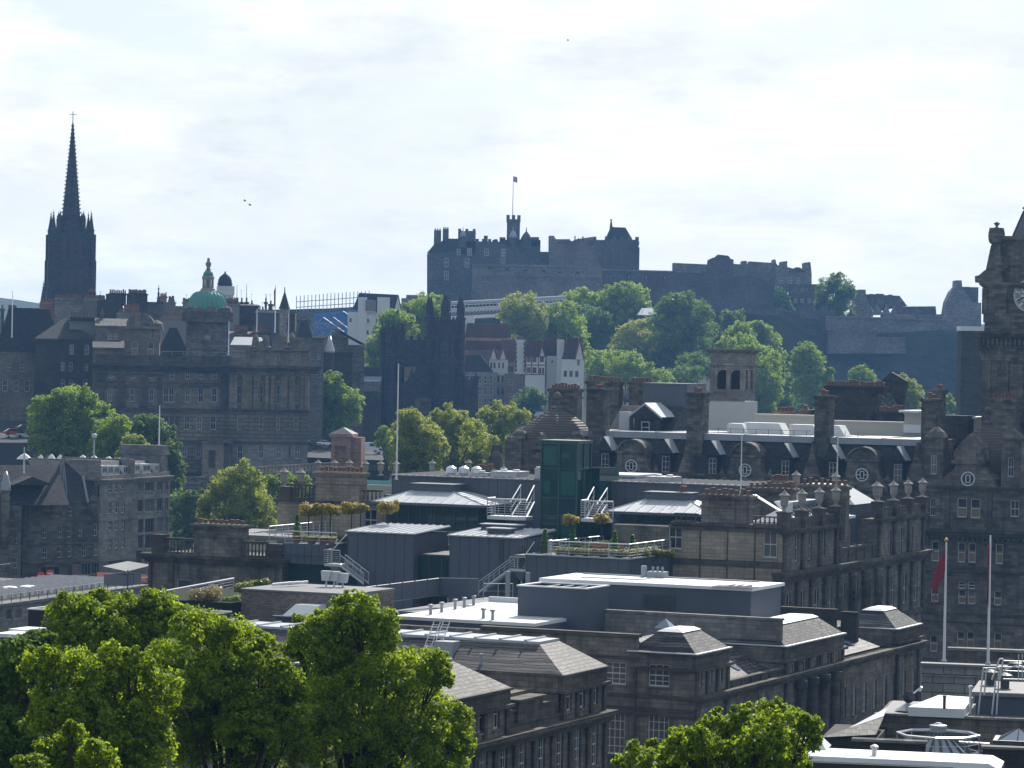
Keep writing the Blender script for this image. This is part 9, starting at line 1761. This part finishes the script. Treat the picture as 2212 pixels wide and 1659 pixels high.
e=[P(u1(380,150),740),P(u1(1400,190),740),P(u1(1450,60),800),P(u1(380,10),800)];b=MB().add(e,[(0,1,2,3)]);solo(b,'road',M_asphalt,kind='structure')
for v_ in(e,):pass
e=[P(s3(-100,680),690),P(s3(700,680),690),P(s3(700,540),712),P(s3(-100,560),712)];solo(MB().add(e+[v-Vector((0,0,6))for v in e],[(0,1,2,3),(0,4,5,1)]),'road',M_asphalt,kind='structure')
# ground and air
gp=[(0,-30,95),(0,20,93),(-40,60,88),(40,60,88),(0,110,74),(-60,110,76),(60,120,74),(0,170,60),(-60,180,60),(60,180,60),(0,260,58),(80,300,59),(-80,300,52),(60,400,59),(0,400,55),(-80,420,50),(120,450,60),(20,480,52),(-60,480,52),(-70,560,60),(0,560,46),(-60,700,70),(-40,760,74),(0,700,52),(0,820,66),(60,700,50),(100,900,55),(-120,760,84),(-130,900,92),(-40,900,82),(0,950,84),(40,1000,82),(-120,1200,100),(-30,1150,108),(30,1180,108),(90,1180,90),(170,1180,80),(20,1300,122),(120,1350,120),(220,1350,105),(0,1700,90),(250,1700,80),(-250,1700,90),(300,900,58),(-300,900,80),(300,400,58),(-300,400,60),(-300,100,70),(300,100,70)]
ga=np.array(gp,float)
xs=np.concatenate([np.linspace(-2500,-500,8),np.linspace(-450,450,61),np.linspace(500,2500,8)]);ys=np.concatenate([np.linspace(-400,-20,8),np.linspace(0,1500,91),np.linspace(1600,3850,12)])
gx_,gy_=np.meshgrid(xs,ys);d2=(gx_[...,None]-ga[:,0])**2+(gy_[...,None]-ga[:,1])**2+300.0
wt=1/d2**1.6;hz_=(wt*ga[:,2]).sum(-1)/wt.sum(-1)
nx,ny=len(xs),len(ys);vs=[(float(gx_[j,i]),float(gy_[j,i]),float(hz_[j,i]))for j in range(ny)for i in range(nx)]
fs=[(j*nx+i,j*nx+i+1,(j+1)*nx+i+1,(j+1)*nx+i)for j in range(ny-1)for i in range(nx-1)]
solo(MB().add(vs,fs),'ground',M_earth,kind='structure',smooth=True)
b=MB();Dh=2800;pts=[(-700,640),(-300,636),(-100,640),(0,643),(40,648),(90,656),(140,668),(400,690),(1100,700),(1800,700),(2600,700)]
vs=[];
for(x,y)in pts:
 p=P((x,y),Dh);vs+=[(p.x,Dh,p.z),(p.x,Dh-1500,60),(p.x,Dh+900,80)]
b.add(vs,[f for i in range(len(pts)-1)for f in((3*i+1,3*i+4,3*i+3,3*i),(3*i,3*i+3,3*i+5,3*i+2))])
solo(b,'hills',M_earth,kind='structure',smooth=True)
hm=bpy.data.materials.new('thin_blue_air');hm.use_nodes=True;hn=hm.node_tree;hn.nodes.clear()
ho=N(hn,'ShaderNodeOutputMaterial');hv=N(hn,'ShaderNodeVolumePrincipled');hv.inputs['Color'].default_value=(.24,.52,1,1)
hv.inputs['Density'].default_value=HAZE;hv.inputs['Anisotropy'].default_value=.35;hn.links.new(hv.outputs[0],ho.inputs['Volume'])
solo(MB().box(-2600,2600,-600,3900,30,176),'haze',hm,kind='stuff')
